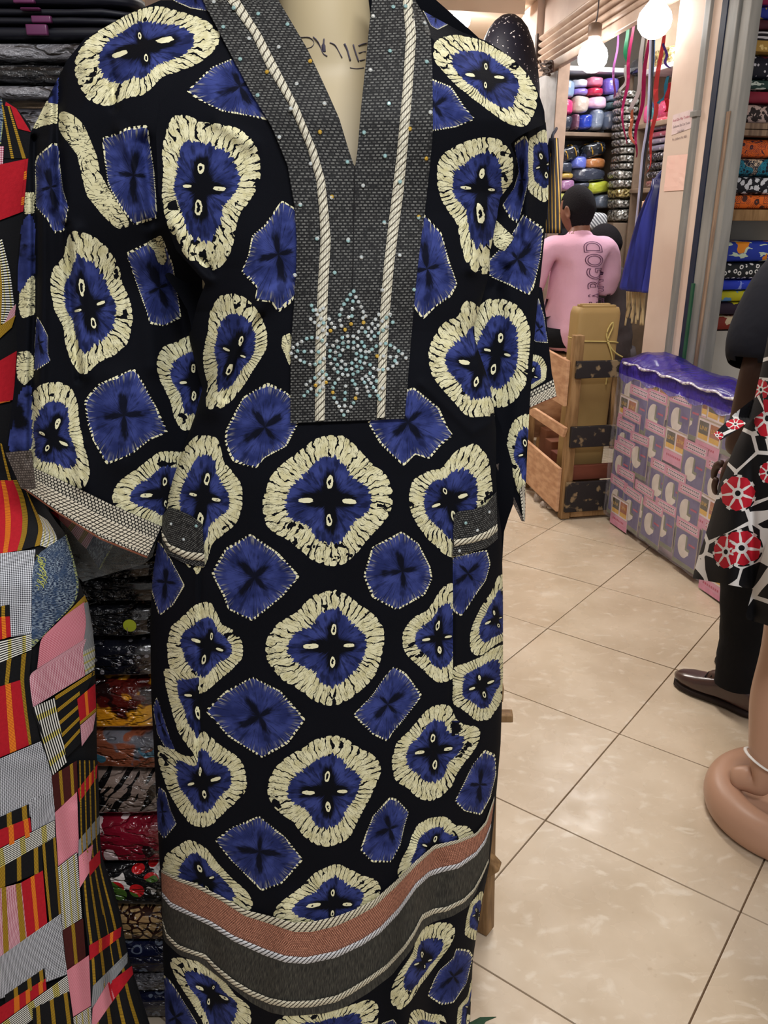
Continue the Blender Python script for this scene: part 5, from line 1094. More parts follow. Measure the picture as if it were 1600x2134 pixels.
link('back_sheet', uvbox(6.335, 6.345, 2.55, 3.10, .9, 2.52), mat('grey_back_sheet', col=C(150, 156, 166)), sw)
def bagm(c, c2=None):
    nm = 'bag_%d_%d_%d' % c
    def f(t):
        p = ob(t); n = t.noise(t.vscale(p, (22, 22, 34)), 1., 4)
        return t.mix(t.mul(t.ss(n, .56, .72), .45), C(*c), C(236, 238, 242)), n  # white sheen of the plastic mixed into the bag colour
    return mat(nm, f, .2, .6, coat=.6, bump=.8, bdist=.008)
def bag(cx0, cx1, y0, y1, u, c, lab, grp, dep=.16, tilt=0., e=.5, zmin=None, name='wrapped_bundle', cat='bundle', wob=.006):
    """soft bagged bundle given by its outline on the plane u"""
    v0, z1 = upos(cx0, y0, u); v1, z0 = upos(cx1, y1, u); w, h = v1 - v0, z1 - z0
    b = superq(w, dep, h, .45, e, 28, 14, wob * min(1, h / .1), int(cx0 * 7 + y0)); xform(b, Matrix.Translation((0, 0, -h / 2)) )
    if tilt: xform(b, Matrix.Rotation(tilt, 4, 'Y'))
    o = link(name, b, c if not isinstance(c, tuple) else bagm(c)); o.location = A(u + dep / 2, (v0 + v1) / 2, (z0 + z1) / 2); o.rotation_euler = (0, 0, PSI)
    return tag(o, lab, cat, grp)
G2 = 'bagged bundles on the top shelf of the lit shop'
for a in ((1171, 1196, 238, 270, (52, 58, 72), 'black bagged bundle at the left end of the upper shelf'), (1168, 1198, 204, 237, (214, 60, 120), 'hot pink bundle above the black one at the shelf end'), (1172, 1200, 165, 203, (140, 166, 196), 'pale blue clear bag over the hot pink bundle'),
          (1197, 1211, 236, 270, (126, 84, 108), 'narrow plum bundle beside the royal blue one'), (1212, 1238, 236, 270, (40, 66, 176), 'royal blue bundle on the upper shelf board'), (1200, 1233, 198, 234, (206, 190, 178), 'cream and tan bundle above the royal blue one'), (1201, 1230, 182, 197, (150, 130, 216), 'lilac bundle sandwiched over the cream one'), (1202, 1229, 163, 181, (222, 224, 236), 'white bundle with lilac base, second column top'),
          (1239, 1262, 226, 270, (132, 144, 164), 'tall grey-blue bundle below the pale pink one'), (1233, 1268, 199, 225, (242, 196, 222), 'pale pink bundle under the red one'), (1232, 1262, 180, 198, (206, 48, 84), 'red shiny bundle in the third column'), (1231, 1262, 157, 179, (228, 134, 164), 'rose pink bundle topmost of the third column'),
          (1264, 1296, 228, 270, (110, 124, 150), 'slate bundle at the right end of the upper shelf'), (1271, 1296, 211, 227, (84, 116, 122), 'dull green bundle over the slate one'), (1273, 1296, 195, 210, (142, 162, 184), 'grey clear bundle over the dull green one'), (1266, 1296, 161, 194, (120, 104, 206), 'purple and white bundle topmost at the right end')):
    bag(*a[:4], 6.0, *a[4:], G2, e=.85, wob=.012, tilt=rnd.uniform(-.06, .06))
G3 = 'bagged rolls on the middle shelf of the lit shop'
M_BAND = mat('yellow_band', col=C(196, 150, 52), rough=.4)
r1 = None
for a in ((1167, 1195, 403, 435, (196, 196, 110), 'pale yellow roll at the left end behind the seated person'), (1197, 1240, 392, 435, (60, 66, 80), 'dark roll behind the seated head'), (1243, 1276, 405, 435, (110, 122, 140), 'grey-blue roll under the lime one'),
          (1167, 1201, 373, 401, (170, 122, 164), 'mauve bagged roll on the left of the middle shelf'), (1203, 1233, 380, 391, (84, 88, 104), 'charcoal flat roll behind the lime roll'), (1230, 1273, 377, 403, (204, 212, 74), 'lime yellow roll on the middle shelf'), (1167, 1198, 360, 373, (190, 158, 76), 'tan yellow roll above the mauve one'), (1199, 1266, 350, 378, (66, 72, 88), 'long charcoal roll above the lime one'),
          (1167, 1196, 337, 360, (58, 64, 80), 'dark grey roll left of the violet-blue one'), (1196, 1227, 325, 352, (104, 118, 206), 'violet-blue bundle leaning on the orange one'), (1224, 1266, 328, 351, (188, 124, 74), 'orange-brown roll under the big black roll')):
    o = bag(*a[:4], 6.0, *a[4:], G3, e=.75, wob=.010, tilt=rnd.uniform(-.07, .07))
for x0, x1, y0, y1, tl, lab in ((1168, 1212, 303, 336, -.35, 'small black roll with yellow bands at the left of the middle shelf'), (1219, 1268, 295, 327, -.3, 'big shiny black roll with yellow bands on the middle shelf')):
    o = bag(x0, x1, y0, y1, 6.0, (34, 38, 46), lab, G3, tilt=tl, e=.8)
    w = upos(x1, y0, 6)[0] - upos(x0, y0, 6)[0]; h = upos(x0, y0, 6)[1] - upos(x0, y1, 6)[1]
    for s in (-.2, .22):
        b = bmesh.new(); tube([Vector((s * w, .085 * math.sin(k / 16 * 6.2832), h * .51 * math.cos(k / 16 * 6.2832))) for k in range(17)], .004, 5, b, smooth=0); xform(b, Matrix.Rotation(tl, 4, 'Y')); bo = link('band', b, M_BAND, None); bo.parent = o
# clear striped bag at the seated pair
bag(1226, 1268, 443, 480, 5.6, mat('clear_striped_bag', lambda t: (t.mix(t.gt(t.fr(t.mul(t.add(t.sep(ob(t))[0], t.sep(ob(t))[2]), 38.)), .5), C(120, 124, 130), C(226, 228, 230)), t.noise(ob(t), 30, 3)), .2, .6, coat=.6, bump=.6), 'clear bag of striped cloth between the two seated people', None)
M_SILV = mat('silver_crinkle', lambda t: (t.mix(t.ss(t.noise(ob(t), 55, 3), .4, .66), C(96, 92, 84), C(206, 204, 196)), t.vor(ob(t), 46)), .25, .8, metal=.35, coat=.5, bump=1., bdist=.01)
M_GOLDP = mat('gold_crinkle', lambda t: (t.mix(t.ss(t.noise(ob(t), 50, 3), .4, .66), C(110, 92, 48), C(220, 200, 132)), t.vor(ob(t), 46)), .25, .8, metal=.35, coat=.5, bump=1., bdist=.01)
M_DKCR = mat('black_crinkle', lambda t: (t.mix(t.ss(t.noise(ob(t), 60, 3), .52, .7), C(38, 34, 40), C(186, 180, 182)), t.vor(ob(t), 50)), .25, .8, coat=.5, bump=1., bdist=.01)
G4 = 'silvery sequin packs stacked in the shop corner'
ypk = [(186, 203), (203, 220), (220, 237), (237, 254), (254, 271), (271, 288), (288, 305), (305, 322), (322, 338), (338, 354), (354, 373), (373, 392), (392, 414), (414, 434), (434, 462)]
nmk = ['topmost', 'second', 'third', 'fourth', 'fifth', 'sixth', 'seventh', 'eighth', 'ninth', 'tenth', 'eleventh', 'twelfth', None, 'fourteenth', 'lowest visible']
for i, (y0, y1) in enumerate(ypk):
    gold = i == 12; f = i / 14
    bag(1301 - 9 * f - (6 if i > 9 else 0), 1337 - 6 * f, y0, y1, 5.75, M_GOLDP if gold else M_SILV, 'gold crinkled pack low in the silver column' if gold else '%s silver pack in the corner column' % nmk[i], G4, .2, name='sequin_pack', cat='pack', wob=.014)
tag(link('corner_cabinet', uvbox(5.76, 5.965, 2.94, 3.13, 0, upos(1300, 463, 5.75)[1] - .004, bev=.004), M_BRB), 'narrow brown stand under the silver sequin packs', 'stand')
# back-wall shelf
bw = empty('back_shelf', A(5.2, 3.2, 0), 'back wall shelf behind the hanging ribbons in the lit shop', 'shelf')
for z0, m in ((2.415, M_WHB), (2.085, M_BRB), (on_v(1340, 392, 3.04).z - .031, M_BRB)): link('shelf_board', uvbox(4.3, 5.72, 3.02, 3.39, z0, z0 + .03, bev=.003), m, bw)
for uu in (4.3, 5.70): link('side_board', uvbox(uu, uu + .02, 3.03, 3.39, 0, 2.9, bev=.002), M_BRB, bw)
zrun = [on_v(1340, 392, 3.04).z]
def vbag(y0, y1, x0, x1, c, lab, grp, dep=.26, v=3.06, name='wrapped_bundle', cat='bundle'):
    pa, pb = on_v(x0, y0, v), on_v(x1, y1, v); ua, ub = pa.dot(DU), pb.dot(DU); h = pa.z - pb.z
    if y1 < 140: z = 2.446
    elif y1 < 240: z = 2.116
    else: z = zrun[0]; h = min(h, on_v(1345, y0, v).z - on_v(1345, y1, v).z); zrun[0] += h
    b = superq(abs(ua - ub), dep, h * .96, .45, .3, 26, 10, .003, int(x0 + y0 * 3)); o = link(name, b, c if not isinstance(c, tuple) else bagm(c))
    o.location = A((ua + ub) / 2, v + dep / 2, z); o.rotation_euler = (0, 0, PSI + math.pi / 2); return tag(o, lab, cat, grp)
G5 = 'goods on the back shelf of the lit shop'
for a in reversed(((100, 128, 1312, 1345, (60, 64, 74), 'dark bag on the highest back shelf left of the ribbons'), (92, 120, 1350, 1395, M_GOLDP, 'gold sequin pack on the highest back shelf'),
          (185, 228, 1342, 1358, (222, 84, 150), 'pink bag behind the light blue ribbon'), (190, 232, 1358, 1372, (40, 130, 140), 'teal bag behind the coral ribbon'), (178, 222, 1372, 1392, (186, 60, 96), 'raspberry bag beside the pier'), (176, 216, 1390, 1404, (170, 36, 52), 'deep red bag touching the pier edge'),
          (248, 262, 1346, 1395, (206, 84, 98), 'coral folded cloth topmost below the bags'), (262, 276, 1346, 1395, (140, 128, 150), 'lilac-grey folded cloth second in the back stack'), (276, 290, 1345, 1394, (176, 90, 110), 'dusty rose folded cloth third in the back stack'), (290, 303, 1345, 1393, (150, 140, 160), 'pale mauve folded cloth fourth in the back stack'), (303, 318, 1344, 1392, (128, 122, 140), 'grey folded cloth lowest of the plain back stack'),
          (318, 338, 1343, 1390, M_DKCR, 'black crinkled sequin pack under the grey cloth'), (338, 356, 1342, 1388, M_DKCR, 'second black crinkled pack in the back stack'), (356, 374, 1341, 1386, M_DKCR, 'third black crinkled pack with silver flecks'), (374, 392, 1340, 1384, (120, 70, 66), 'brown-red cloth at the bottom of the black packs'))):
    vbag(*a, G5)
# ---- bulbs
def bulb(p, r, lab, strength):
    gm = 'bulb_glass_%d' % strength
    drop = 3.02 - p.z
    b = empty('light_bulb', p, lab, 'bulb', 'bare bulbs in the market'); prof = [(-1., .02), (-.95, .35), (-.75, .68), (-.4, .94), (0, 1.), (.4, .9), (.75, .62), (1.05, .38), (1.2, .36)]
    link('globe', loft([ring(p + Z * (z * r), q * r, q * r, 20) for z, q in prof]), mat(gm, None, .4, emit=((1, .97, .93, 1), strength), col=C(255, 255, 250)), b)
    link('socket', loft([ring(p + Z * (z * r), q * r, q * r, 16) for z, q in ((1.15, .36), (1.2, .46), (1.9, .46), (2.0, .3))]), mat('bulb_socket', col=C(120, 98, 84), rough=.5), b)
    link('cord', tube([p + Z * (r * 1.95), p + Z * (r * 3) + DV * .01, p + Z * drop], .004, 6), mat('grey_cord', col=C(90, 86, 90)), b)
    return b
bulb(on_b(1364, 42, -.10), .080, 'large bare bulb glowing at the shop opening beside the pier', 14.)
bulb(on_b(1235, 118, -.10), .085, 'farther bare bulb glowing above the white shelf edge', 14.)
bulb(on_u(948, 36, 6.9), .12, 'bare bulb glowing just above the kaftan shoulder under the ceiling', 70.)
# ---- ribbons
def ribbon3(px, v, w, col, lab, name='ribbon'):
    P = [on_v(x, y, v) for x, y in px]; P = catmull(P, 6); P = [p + DV * .02 * math.sin(i * .7 + px[0][0]) * (i / len(P)) for i, p in enumerate(P)]
    rows = [[p - DU * (w / 2) * math.cos(.12 * i) + DV * .3 * w * math.sin(.12 * i), p + DU * (w / 2) * math.cos(.12 * i) - DV * .3 * w * math.sin(.12 * i)] for i, p in enumerate(P)]
    b = loft(rows, closed=False); fs = b.faces[:]; bmesh.ops.solidify(b, geom=fs, thickness=.0012)
    return tag(link(name, b, mat('satin_%d_%d_%d' % col, lambda t: (t.mix(t.noise(t.pos(), 30, 2), C(*col), C(*[min(255, c + 24) for c in col])),), .35, .5)), lab, 'ribbon', 'satin ribbons hanging in the shop opening')
for px, w, c, lab in (([(1288, 62), (1283, 130), (1275, 200)], .018, (176, 100, 170), 'thin mauve ribbon, leftmost of the hanging ribbons'), ([(1308, 48), (1305, 110), (1303, 140)], .03, (40, 160, 110), 'short green ribbon right of the mauve one'), ([(1304, 135), (1303, 165), (1295, 192)], .03, (240, 246, 242), 'white ribbon tail below the green ribbon'),
                    ([(1321, 46), (1310, 130), (1302, 210), (1300, 300)], .026, (226, 60, 140), 'long hot pink ribbon with curled end'), ([(1341, 70), (1332, 160), (1319, 230)], .034, (246, 240, 240), 'white ribbon in front of the silver packs'), ([(1318, 228), (1314, 260), (1322, 302)], .026, (246, 156, 120), 'peach ribbon end hanging below the white ribbon'),
                    ([(1353, 78), (1341, 170), (1331, 260), (1320, 328)], .03, (196, 30, 110), 'magenta ribbon tapering to a point near the silver packs'), ([(1363, 76), (1356, 180), (1361, 232)], .024, (120, 176, 236), 'light blue ribbon under the large bulb'), ([(1384, 74), (1367, 185), (1363, 260), (1350, 345), (1343, 374)], .034, (240, 84, 84), 'long coral red ribbon beside the pier'),
                    ([(1381, 90), (1388, 118), (1392, 142)], .02, (80, 50, 140), 'short violet ribbon at the top of the pier'), ([(1392, 158), (1384, 196), (1377, 216)], .026, (60, 160, 196), 'cyan ribbon short beside the pier'), ([(1396, 172), (1391, 205), (1385, 234)], .03, (214, 40, 60), 'short red ribbon touching the pier')):
    ribbon3(px, 2.44, w, c, lab)
cbl = empty('hanging_cable', on_v(1345, 250, 2.40), 'lavender and black twin cable hanging beside the blue cloth', 'cable')
for dx, c, r in ((0, (176, 176, 204), .007), (5, (26, 26, 36), .007)):
    link('strand', tube([on_v(x + dx, y, 2.40) for x, y in ((1356, 60), (1350, 240), (1339, 320), (1331, 410), (1321, 510))], r, 6), mat('cable_%d' % c[0], col=C(*c), rough=.4), cbl)
# ---- bundle of straps at the left jamb
zs = empty('strap_bundle', on_b(1150, 280, -.075), 'bundle of black straps with gold edges hanging by the left jamb', 'strap')
M_ZB, M_ZG = mat('black_strap', col=C(34, 34, 44), rough=.6), mat('gold_edge', col=C(176, 138, 62), rough=.45)
for i, (xa, xb) in enumerate(((1149, 1137), (1151, 1143), (1153, 1149), (1155, 1156), (1158, 1164))):
    P = [on_b(xa, 288, -.075), on_b((xa + xb) / 2 - 1, 330, -.075), on_b(xb, 420, -.075), on_b(xb + 1, 486, -.075)]
    for k, (dd, w, m) in enumerate(((0, .017, M_ZB), (.009, .005, M_ZG))):
        link('strap' if not k else 'gold_edge', tube([p - DU * dd for p in P], w, 6, flat=.35), m, zs)
link('hook', tube([on_b(1150, 292, -.075), on_b(1152, 280, -.07), on_b(1157, 272, -.04), on_b(1159, 268, .01)], .011, 8), M_ZB, zs)
wt = empty('wire_tangle', on_b(1140, 145, -.075), 'tangle of dusty brown wires hanging from the shutter corner', 'wires'); b = bmesh.new()
for i in range(7): tube([on_b(1138 + rnd.uniform(-14, 16), 142 + rnd.uniform(-16, 16), -.075 + rnd.uniform(-.012, .012)) for _ in range(5)], .006, 5, b)
link('wire', b, mat('dusty_wire', col=C(96, 74, 66)), wt)['kind'] = 'stuff'
# ---- blue cloth hung beside the pier
bc = empty('hanging_cloth', on_v(1360, 420, 2.36), 'royal blue satin cloth bunched at the top, hanging beside the pier', 'cloth')
M_SATIN = mat('blue_satin', lambda t: (t.mix(t.ss(t.noise(t.vscale(t.pos(), (14, 14, 2)), 1, 3), .35, .7), C(22, 28, 92), C(52, 62, 160)),), .35, .5)
rows = []
for y, xl, xr in ((372, 1366, 1380), (395, 1362, 1379), (420, 1352, 1378), (455, 1340, 1376), (500, 1327, 1371), (550, 1313, 1364), (600, 1301, 1354), (606, 1302, 1353)):
    a, c_ = on_v(xl, y, 2.38), on_v(xr, y, 2.38); w = (c_ - a).length / 2; m_ = (a + c_) / 2
    rows.append([m_ + DU * (-w * math.cos(k / 36 * 6.2832)) + DV * (min(.05, .5 * w) * math.sin(k / 36 * 6.2832) * (1 + .35 * math.sin(k * 1.4)) + .012 * math.sin(k * 1.05)) for k in range(36)])
link('drape', loft(rows), M_SATIN, bc)
link('tie', tube([on_v(1366, 378, 2.36), on_v(1373, 366, 2.38), on_v(1383, 356, 2.40)], .012, 8), M_SATIN, bc)
fr_ = empty('fringe_scarf', on_v(1325, 640, 2.42), 'cream fringed scarf end showing below the blue cloth', 'scarf')
for i in range(8): link('tassel', tube([on_v(1308 + i * 5, 598, 2.42), on_v(1307 + i * 5 + rnd.uniform(-2, 2), 640, 2.42), on_v(1305 + i * 4.6 + rnd.uniform(-3, 3), 672 + rnd.uniform(-12, 8), 2.42)], lambda s: .011 - .005 * s, 6), mat('cream_fringe', col=C(206, 184, 142)), fr_)
for pts, c, r, lab in (([(1372, 384), (1362, 400), (1352, 420), (1346, 450)], (214, 190, 110), .022, 'pale yellow scarf tucked behind the blue cloth'), ([(1350, 418), (1345, 440), (1338, 462)], (236, 150, 40), .024, 'orange scarf end left of the blue cloth'), ([(1341, 420), (1334, 455), (1329, 482)], (232, 222, 206), .014, 'thin white scarf end beside the twin cable')):
    tag(link('scarf', tube([on_v(x, y, 2.43) for x, y in pts], r, 8, flat=.4), mat('scarf_%d' % c[1], col=C(*c))), lab, 'scarf')
# hanging rail that carries ribbons, cable and cloth
hr = empty('hanging_rail', A(4.9, 2.44, 2.66), 'thin dark rail under the ceiling that the ribbons hang from', 'rail')
link('rod', tube([Bp(.03, .14, 2.70), Bp(1.86, .14, 2.70)], .01, 8, smooth=0), M_GREY, hr)
for uu in (.25, 1.7): link('bracket', beam(Bp(uu, .14, 2.70), Bp(uu, .14, 3.02), .012, .012), M_GREY, hr)
link('hook_wire', tube([on_v(1383, 356, 2.40), Bp(.06, .13, 2.2), Bp(.05, .14, 2.70)], .004, 5), M_GREY, hr)

# ================================================================== crate, kraft parcel
cr = empty('wooden_crate', A(4.1, 2.0, 0), 'rough slatted wooden crate with black painted front slats beside the carton bale', 'crate')
UF, VL = 3.81, 1.80
def zf(y, x=1200): return on_u(x, y, UF).z
def zl(x, y): p = on_v(x, y, VL); return p.dot(DU), p.z
link('post', uvbox(UF, UF + .045, VL, VL + .05, 0, zf(700), bev=.003), M_WOODD, cr)
link('post', uvbox(4.36, 4.40, VL, VL + .05, 0, .80, bev=.003), M_WOODD, cr); link('post', uvbox(4.36, 4.40, 2.17, 2.21, 0, .80, bev=.003), M_WOODD, cr); link('post', uvbox(UF, UF + .04, 2.17, 2.21, 0, .80, bev=.003), M_WOODD, cr)
for ya, yb in ((752, 788), (888, 931), (1003, 1064)):
    link('front_slat', uvbox(UF - .022, UF - .001, VL - .002 + .012, 2.22, zf(yb), zf(ya), bev=.004), M_TARRED, cr)
link('front_rail', uvbox(UF - .012, UF + .02, VL + .05, 2.18, .012, .05, bev=.003), M_WOODD, cr)
def board(pts, th=.018, name='side_board', m=M_WOOD):
    b = bmesh.new(); P = [on_v(x, y, VL - .001) for x, y in pts]; f = b.faces.new([b.verts.new(p) for p in P]); r_ = bmesh.ops.extrude_face_region(b, geom=[f])
    bmesh.ops.translate(b, verts=[e for e in r_['geom'] if isinstance(e, bmesh.types.BMVert)], vec=-DV * th); bmesh.ops.recalc_face_normals(b, faces=b.faces[:]); bmesh.ops.bevel(b, geom=b.edges[:], offset=.002, segments=1, affect='EDGES'); link(name, b, m, cr, smooth=False)
board([(1143, 727), (1189, 752), (1181, 847), (1158, 833), (1150, 790)])
board([(1100, 858), (1118, 850), (1184, 892), (1178, 911)], name='side_rail')
board([(1098, 914), (1171, 976), (1164, 1066), (1092, 996)])
link('floor_board', uvbox(UF + .045, 4.36, VL + .05, 2.17, .05, .07), M_WOODD, cr)
link('back_board', uvbox(4.385, 4.405, VL + .05, 2.17, .3, .76), M_WOOD, cr)
# things inside the crate
for i, (u0, v0, z0, s, m, lab) in enumerate(((4.05, 1.86, .071, (.09, .24, .22), M_REDWOOD, 'red-brown block standing inside the crate at the front'), (4.155, 1.87, .071, (.09, .22, .26), mat('brick_clay', col=C(132, 84, 62)), 'clay brick standing on end inside the crate'), (4.26, 1.88, .071, (.09, .2, .30), mat('brick_clay2', col=C(146, 98, 74)), 'tallest clay brick at the back of the crate'))):
    tag(link('brick', uvbox(u0, u0 + s[0], v0, v0 + s[1], z0, z0 + s[2], bev=.006), m), lab, 'brick', 'bricks inside the crate')
tag(link('plank', uvbox(3.835, 3.86, VL + .055, 2.165, zf(1004), zf(974), bev=.004), M_REDWOOD), 'red-brown plank standing behind the lowest black slat', 'plank')
# kraft parcel
kp = empty('kraft_parcel', A(3.96, 2.0, .3), 'tall kraft paper parcel tied with string, standing in the crate', 'parcel')
M_KRAFT = mat('kraft_paper', lambda t: (t.mix(t.noise(t.pos(), 5, 3), C(150, 122, 74), C(176, 146, 96)), t.noise(t.vscale(t.pos(), (4, 4, 1)), 6, 3)), .6, .3, bump=.3, bdist=.004)
v0, z1 = upos(1209, 643, 3.90); v1, _ = upos(1299, 650, 3.90); zb_ = .072; v0b, v1b = v0 - .015, v1 - .03
ROWS = []
for s in (0, .02, .3, .6, .97, 1.):
    z = zb_ + (z1 - zb_) * s; a, b_ = v0b + (v0 - v0b) * s, v1b + (v1 - v1b) * s; g = .008 if s in (0, 1.) else 0
    ROWS.append(ring(A(3.97, (a + b_) / 2, z), (b_ - a) / 2 - g, .06 - g, 40, DV, DU, .28))
link('paper', loft(ROWS), M_KRAFT, kp)
for k, (du, dz) in enumerate(((-.035, .012), (-.01, .018), (.02, .012))): link('top_fold', uvbox(3.97 + du - .012, 3.97 + du + .012, v0 + .03, v1 - .03 - .02 * k, z1 - .004, z1 + dz, bev=.004), M_KRAFT, kp)
M_STRING = mat('string', col=C(206, 184, 116)); zs_ = on_u(1266, 713, 3.905).z; sb = bmesh.new()
tube([A(3.97, (v0 + v1) / 2, zs_ + .004) + DV * ((v1 - v0) / 2 * math.copysign(abs(math.cos(a)) ** .3, math.cos(a)) * 1.0) + DU * (.064 * math.copysign(abs(math.sin(a)) ** .3, math.sin(a))) - Z * .012 * math.cos(a) for a in [k / 24 * 6.2832 for k in range(25)]], .0042, 6, sb, smooth=0)
for pts in ([(1266, 713), (1264, 695), (1270, 680), (1277, 672), (1276, 684), (1268, 702), (1267, 713)], [(1267, 713), (1275, 728), (1286, 738), (1297, 744)], [(1266, 713), (1272, 730), (1276, 748), (1274, 762)], [(1265, 785), (1262, 802)]):
    tube([on_u(x, y, 3.898) for x, y in pts], .0042, 6, sb)
link('string', sb, M_STRING, kp)
# crumpled plastic at the crate foot
cp = bmesh.new()
for i, (x, y, r) in enumerate(((1122, 1042, .035), (1136, 1040, .022), (1134, 1056, .028), (1147, 1061, .02))):
    b = superq(r * 2, r * 1.6, r * 1.2, .8, .8, 14, 8, r * .5, i + 3); xform(b, Matrix.Translation(on_z(x, y, .0))); me = bpy.data.meshes.new('t'); b.to_mesh(me); b.free(); cp.from_mesh(me); bpy.data.meshes.remove(me)
tag(link('crumpled_plastic', cp, mat('clear_crumple', lambda t: (C(236, 222, 210), t.noise(t.pos(), 60, 3)), .1, .8, trans=.6, bump=1., bdist=.01)), 'crumpled clear plastic on the tiles by the crate foot', 'plastic')

# ================================================================== bale of printed packs under purple sheet
bl = empty('carton_bale', A(3.2, 2.17, 0), 'long bale of pink and blue printed packs wrapped in plastic under a purple sheet', 'bale')
M_LILAC = mat('lilac_wrap', lambda t: (t.mix(t.noise(t.pos(), 8, 3), C(170, 150, 190), C(196, 182, 206)), t.noise(t.pos(), 26, 4)), .3, .6, coat=.5, bump=.7, bdist=.01)
b = bmesh.new(); rows = []
for s in range(15):
    u = 2.60 + (3.755 - 2.60) * s / 14; w = .004 * math.sin(s * 1.7)
    rows.append([A(u, v, z) for v, z in ((2.07 + w, .012), (2.056 + w, .05), (2.052, .25 + w), (2.052 + w, .55), (2.054, .80), (2.07, .832), (2.17, .836), (2.262, .832), (2.268, .5), (2.268, .012))])
b = loft(rows); bmesh.ops.recalc_face_normals(b, faces=b.faces[:]); link('wrap', b, M_LILAC, bl)
M_PURS = mat('purple_plastic', lambda t: (t.mix(t.noise(t.pos(), 6, 3), C(66, 46, 174), C(98, 78, 214)), t.add(t.noise(t.pos(), 16, 4), t.mul(t.noise(t.vscale(t.pos(), (10, 40, 10)), 1, 3), .8))), .18, .7, coat=.8, bump=1., bdist=.02)
rows = []
for s in range(31):
    u = 2.585 + (3.783 - 2.585) * s / 30; dr = .765 + .012 * math.sin(s * 1.3) - (.018 if s > 27 else 0); hump = .03 * math.exp(-((u - 3.62) / .12) ** 2)
    rows.append([A(u, v, z) for v, z in ((2.040 + .003 * math.sin(s * 2.1), dr), (2.036, .80), (2.038 + .004 * math.sin(s * .9), .836), (2.05, .850), (2.10, .856 + hump + .008 * math.sin(s * .8)), (2.16, .866 + hump + .008 * math.sin(s * 1.1 + 1)), (2.21, .862 + hump + .008 * math.sin(s * .9 + 2)), (2.262, .848 + hump), (2.275, .83), (2.277, .74))])
b = loft(rows, closed=False); bmesh.ops.solidify(b, geom=b.faces[:], thickness=.0015); bmesh.ops.recalc_face_normals(b, faces=b.faces[:]); link('purple_sheet', b, M_PURS, bl)
M_EDGE_GLARE = mat('white_glare_crinkle', lambda t: (t.mix(t.ss(t.noise(t.pos(), 60, 3), .35, .6), C(150, 130, 190), C(240, 240, 246)), t.noise(t.pos(), 50, 4)), .15, .8, coat=1., bump=1., bdist=.01)
tb2 = bmesh.new(); tube([A(2.60 + k * .06, 2.036 - .004 * math.sin(k * 1.7), .838 + .006 * math.sin(k * 2.3)) for k in range(20)], lambda s: .009 + .003 * math.sin(s * 40), 6, tb2, flat=.7, smooth=3); link('sheet_edge_glare', tb2, M_EDGE_GLARE, bl)  # highlights along the crinkled sheet edge, put in as a pale strip
CM = [mat('print_pink', col=C(226, 150, 184), rough=.35, spec=.5, coat=.4), mat('print_white', col=C(240, 226, 232), rough=.35, spec=.5, coat=.4), mat('print_violet', lambda t: (t.mix(t.noise(t.pos(), 9, 2), C(66, 62, 128), C(96, 92, 148)),), .35, .5, coat=.4), mat('print_crescent', col=C(228, 220, 212), rough=.35, coat=.4), mat('print_olive', col=C(120, 128, 104), rough=.4, coat=.4), mat('print_text', col=C(96, 66, 104), rough=.5), mat('print_orange', col=C(176, 98, 40), rough=.4, coat=.4), mat('print_yellow', col=C(238, 188, 60), rough=.4, coat=.4), mat('print_darkolive', col=C(72, 70, 44), rough=.4, coat=.4), mat('print_red', col=C(196, 78, 110), rough=.5), mat('print_beige', col=C(190, 172, 152), rough=.4, coat=.4)]
def flat(b, pts, z, mi): b.faces.new([b.verts.new((x, y, z)) for x, y in pts]).material_index = mi
def rect(b, x0, x1, y0, y1, z, mi): flat(b, [(x0, y0), (x1, y0), (x1, y1), (x0, y1)], z, mi)
def card_blue():
    b = bmesh.new(); box(0, 0, .0008, .176, .245, .0016, b, 10)
    rect(b, -.088, .088, .07, .1225, .0018, 0); rect(b, -.070, .076, .098, .112, .002, 1); rect(b, -.070, .076, .080, .094, .002, 1)
    for r, y in ((0, .105), (1, .087)):
        for k in range(9): rect(b, -.052 + k * .0138, -.052 + k * .0138 + .0095, y - .0032, y + .0034, .0022, 5)
        rect(b, -.068, -.058, y - .004, y + .004, .0022, 9)
    rect(b, -.080, .084, -.098, .066, .0018, 2); rect(b, -.088, -.081, -.12, .07, .002, 4); rect(b, -.081, .088, -.122, -.099, .002, 4)
    n = 18; outer = [(-.012 + .046 * math.cos(a), -.012 + .062 * math.sin(a)) for a in [math.radians(90 + k * 200 / n) for k in range(n + 1)]]
    inner = [(.010, -.030), (.004, -.028), (.0, .05)]
    flat(b, outer + [(.022, -.058), (.030, -.045)][1:] + [(.030, -.030)] + inner, .0022, 3)
    rect(b, .0, .012, -.028, .046, .0023, 4); rect(b, .012, .034, -.030, -.016, .0023, 4); rect(b, .024, .070, .006, .016, .0022, 9)
    return b
def card_label():
    b = bmesh.new(); box(0, 0, .0008, .172, .16, .0016, b, 1)
    rect(b, -.086, .086, -.08, .08, .0017, 10); rect(b, -.078, .080, -.02, .072, .0018, 1)
    rect(b, -.074, -.006, .008, .064, .002, 8); rect(b, .006, .074, .008, .064, .002, 6); rect(b, -.074, -.006, -.012, .010, .0021, 7); rect(b, .006, .074, -.012, .010, .0021, 7)
    rect(b, -.086, .086, -.08, -.022, .0018, 0)
    for k in range(8): rect(b, -.06 + k * .0145, -.06 + k * .0145 + .010, -.048, -.038, .0021, 9)
    for x in (-.066, .012):
        tb_ = text_bm('LINK', .025); xform(tb_, Matrix.Translation((x, .028, .0022)))
        me = bpy.data.meshes.new('t'); tb_.to_mesh(me); tb_.free(); n0 = len(b.faces); b.from_mesh(me); bpy.data.meshes.remove(me); b.faces.ensure_lookup_table()
        for f in b.faces[n0:]: f.material_index = 7
    return b
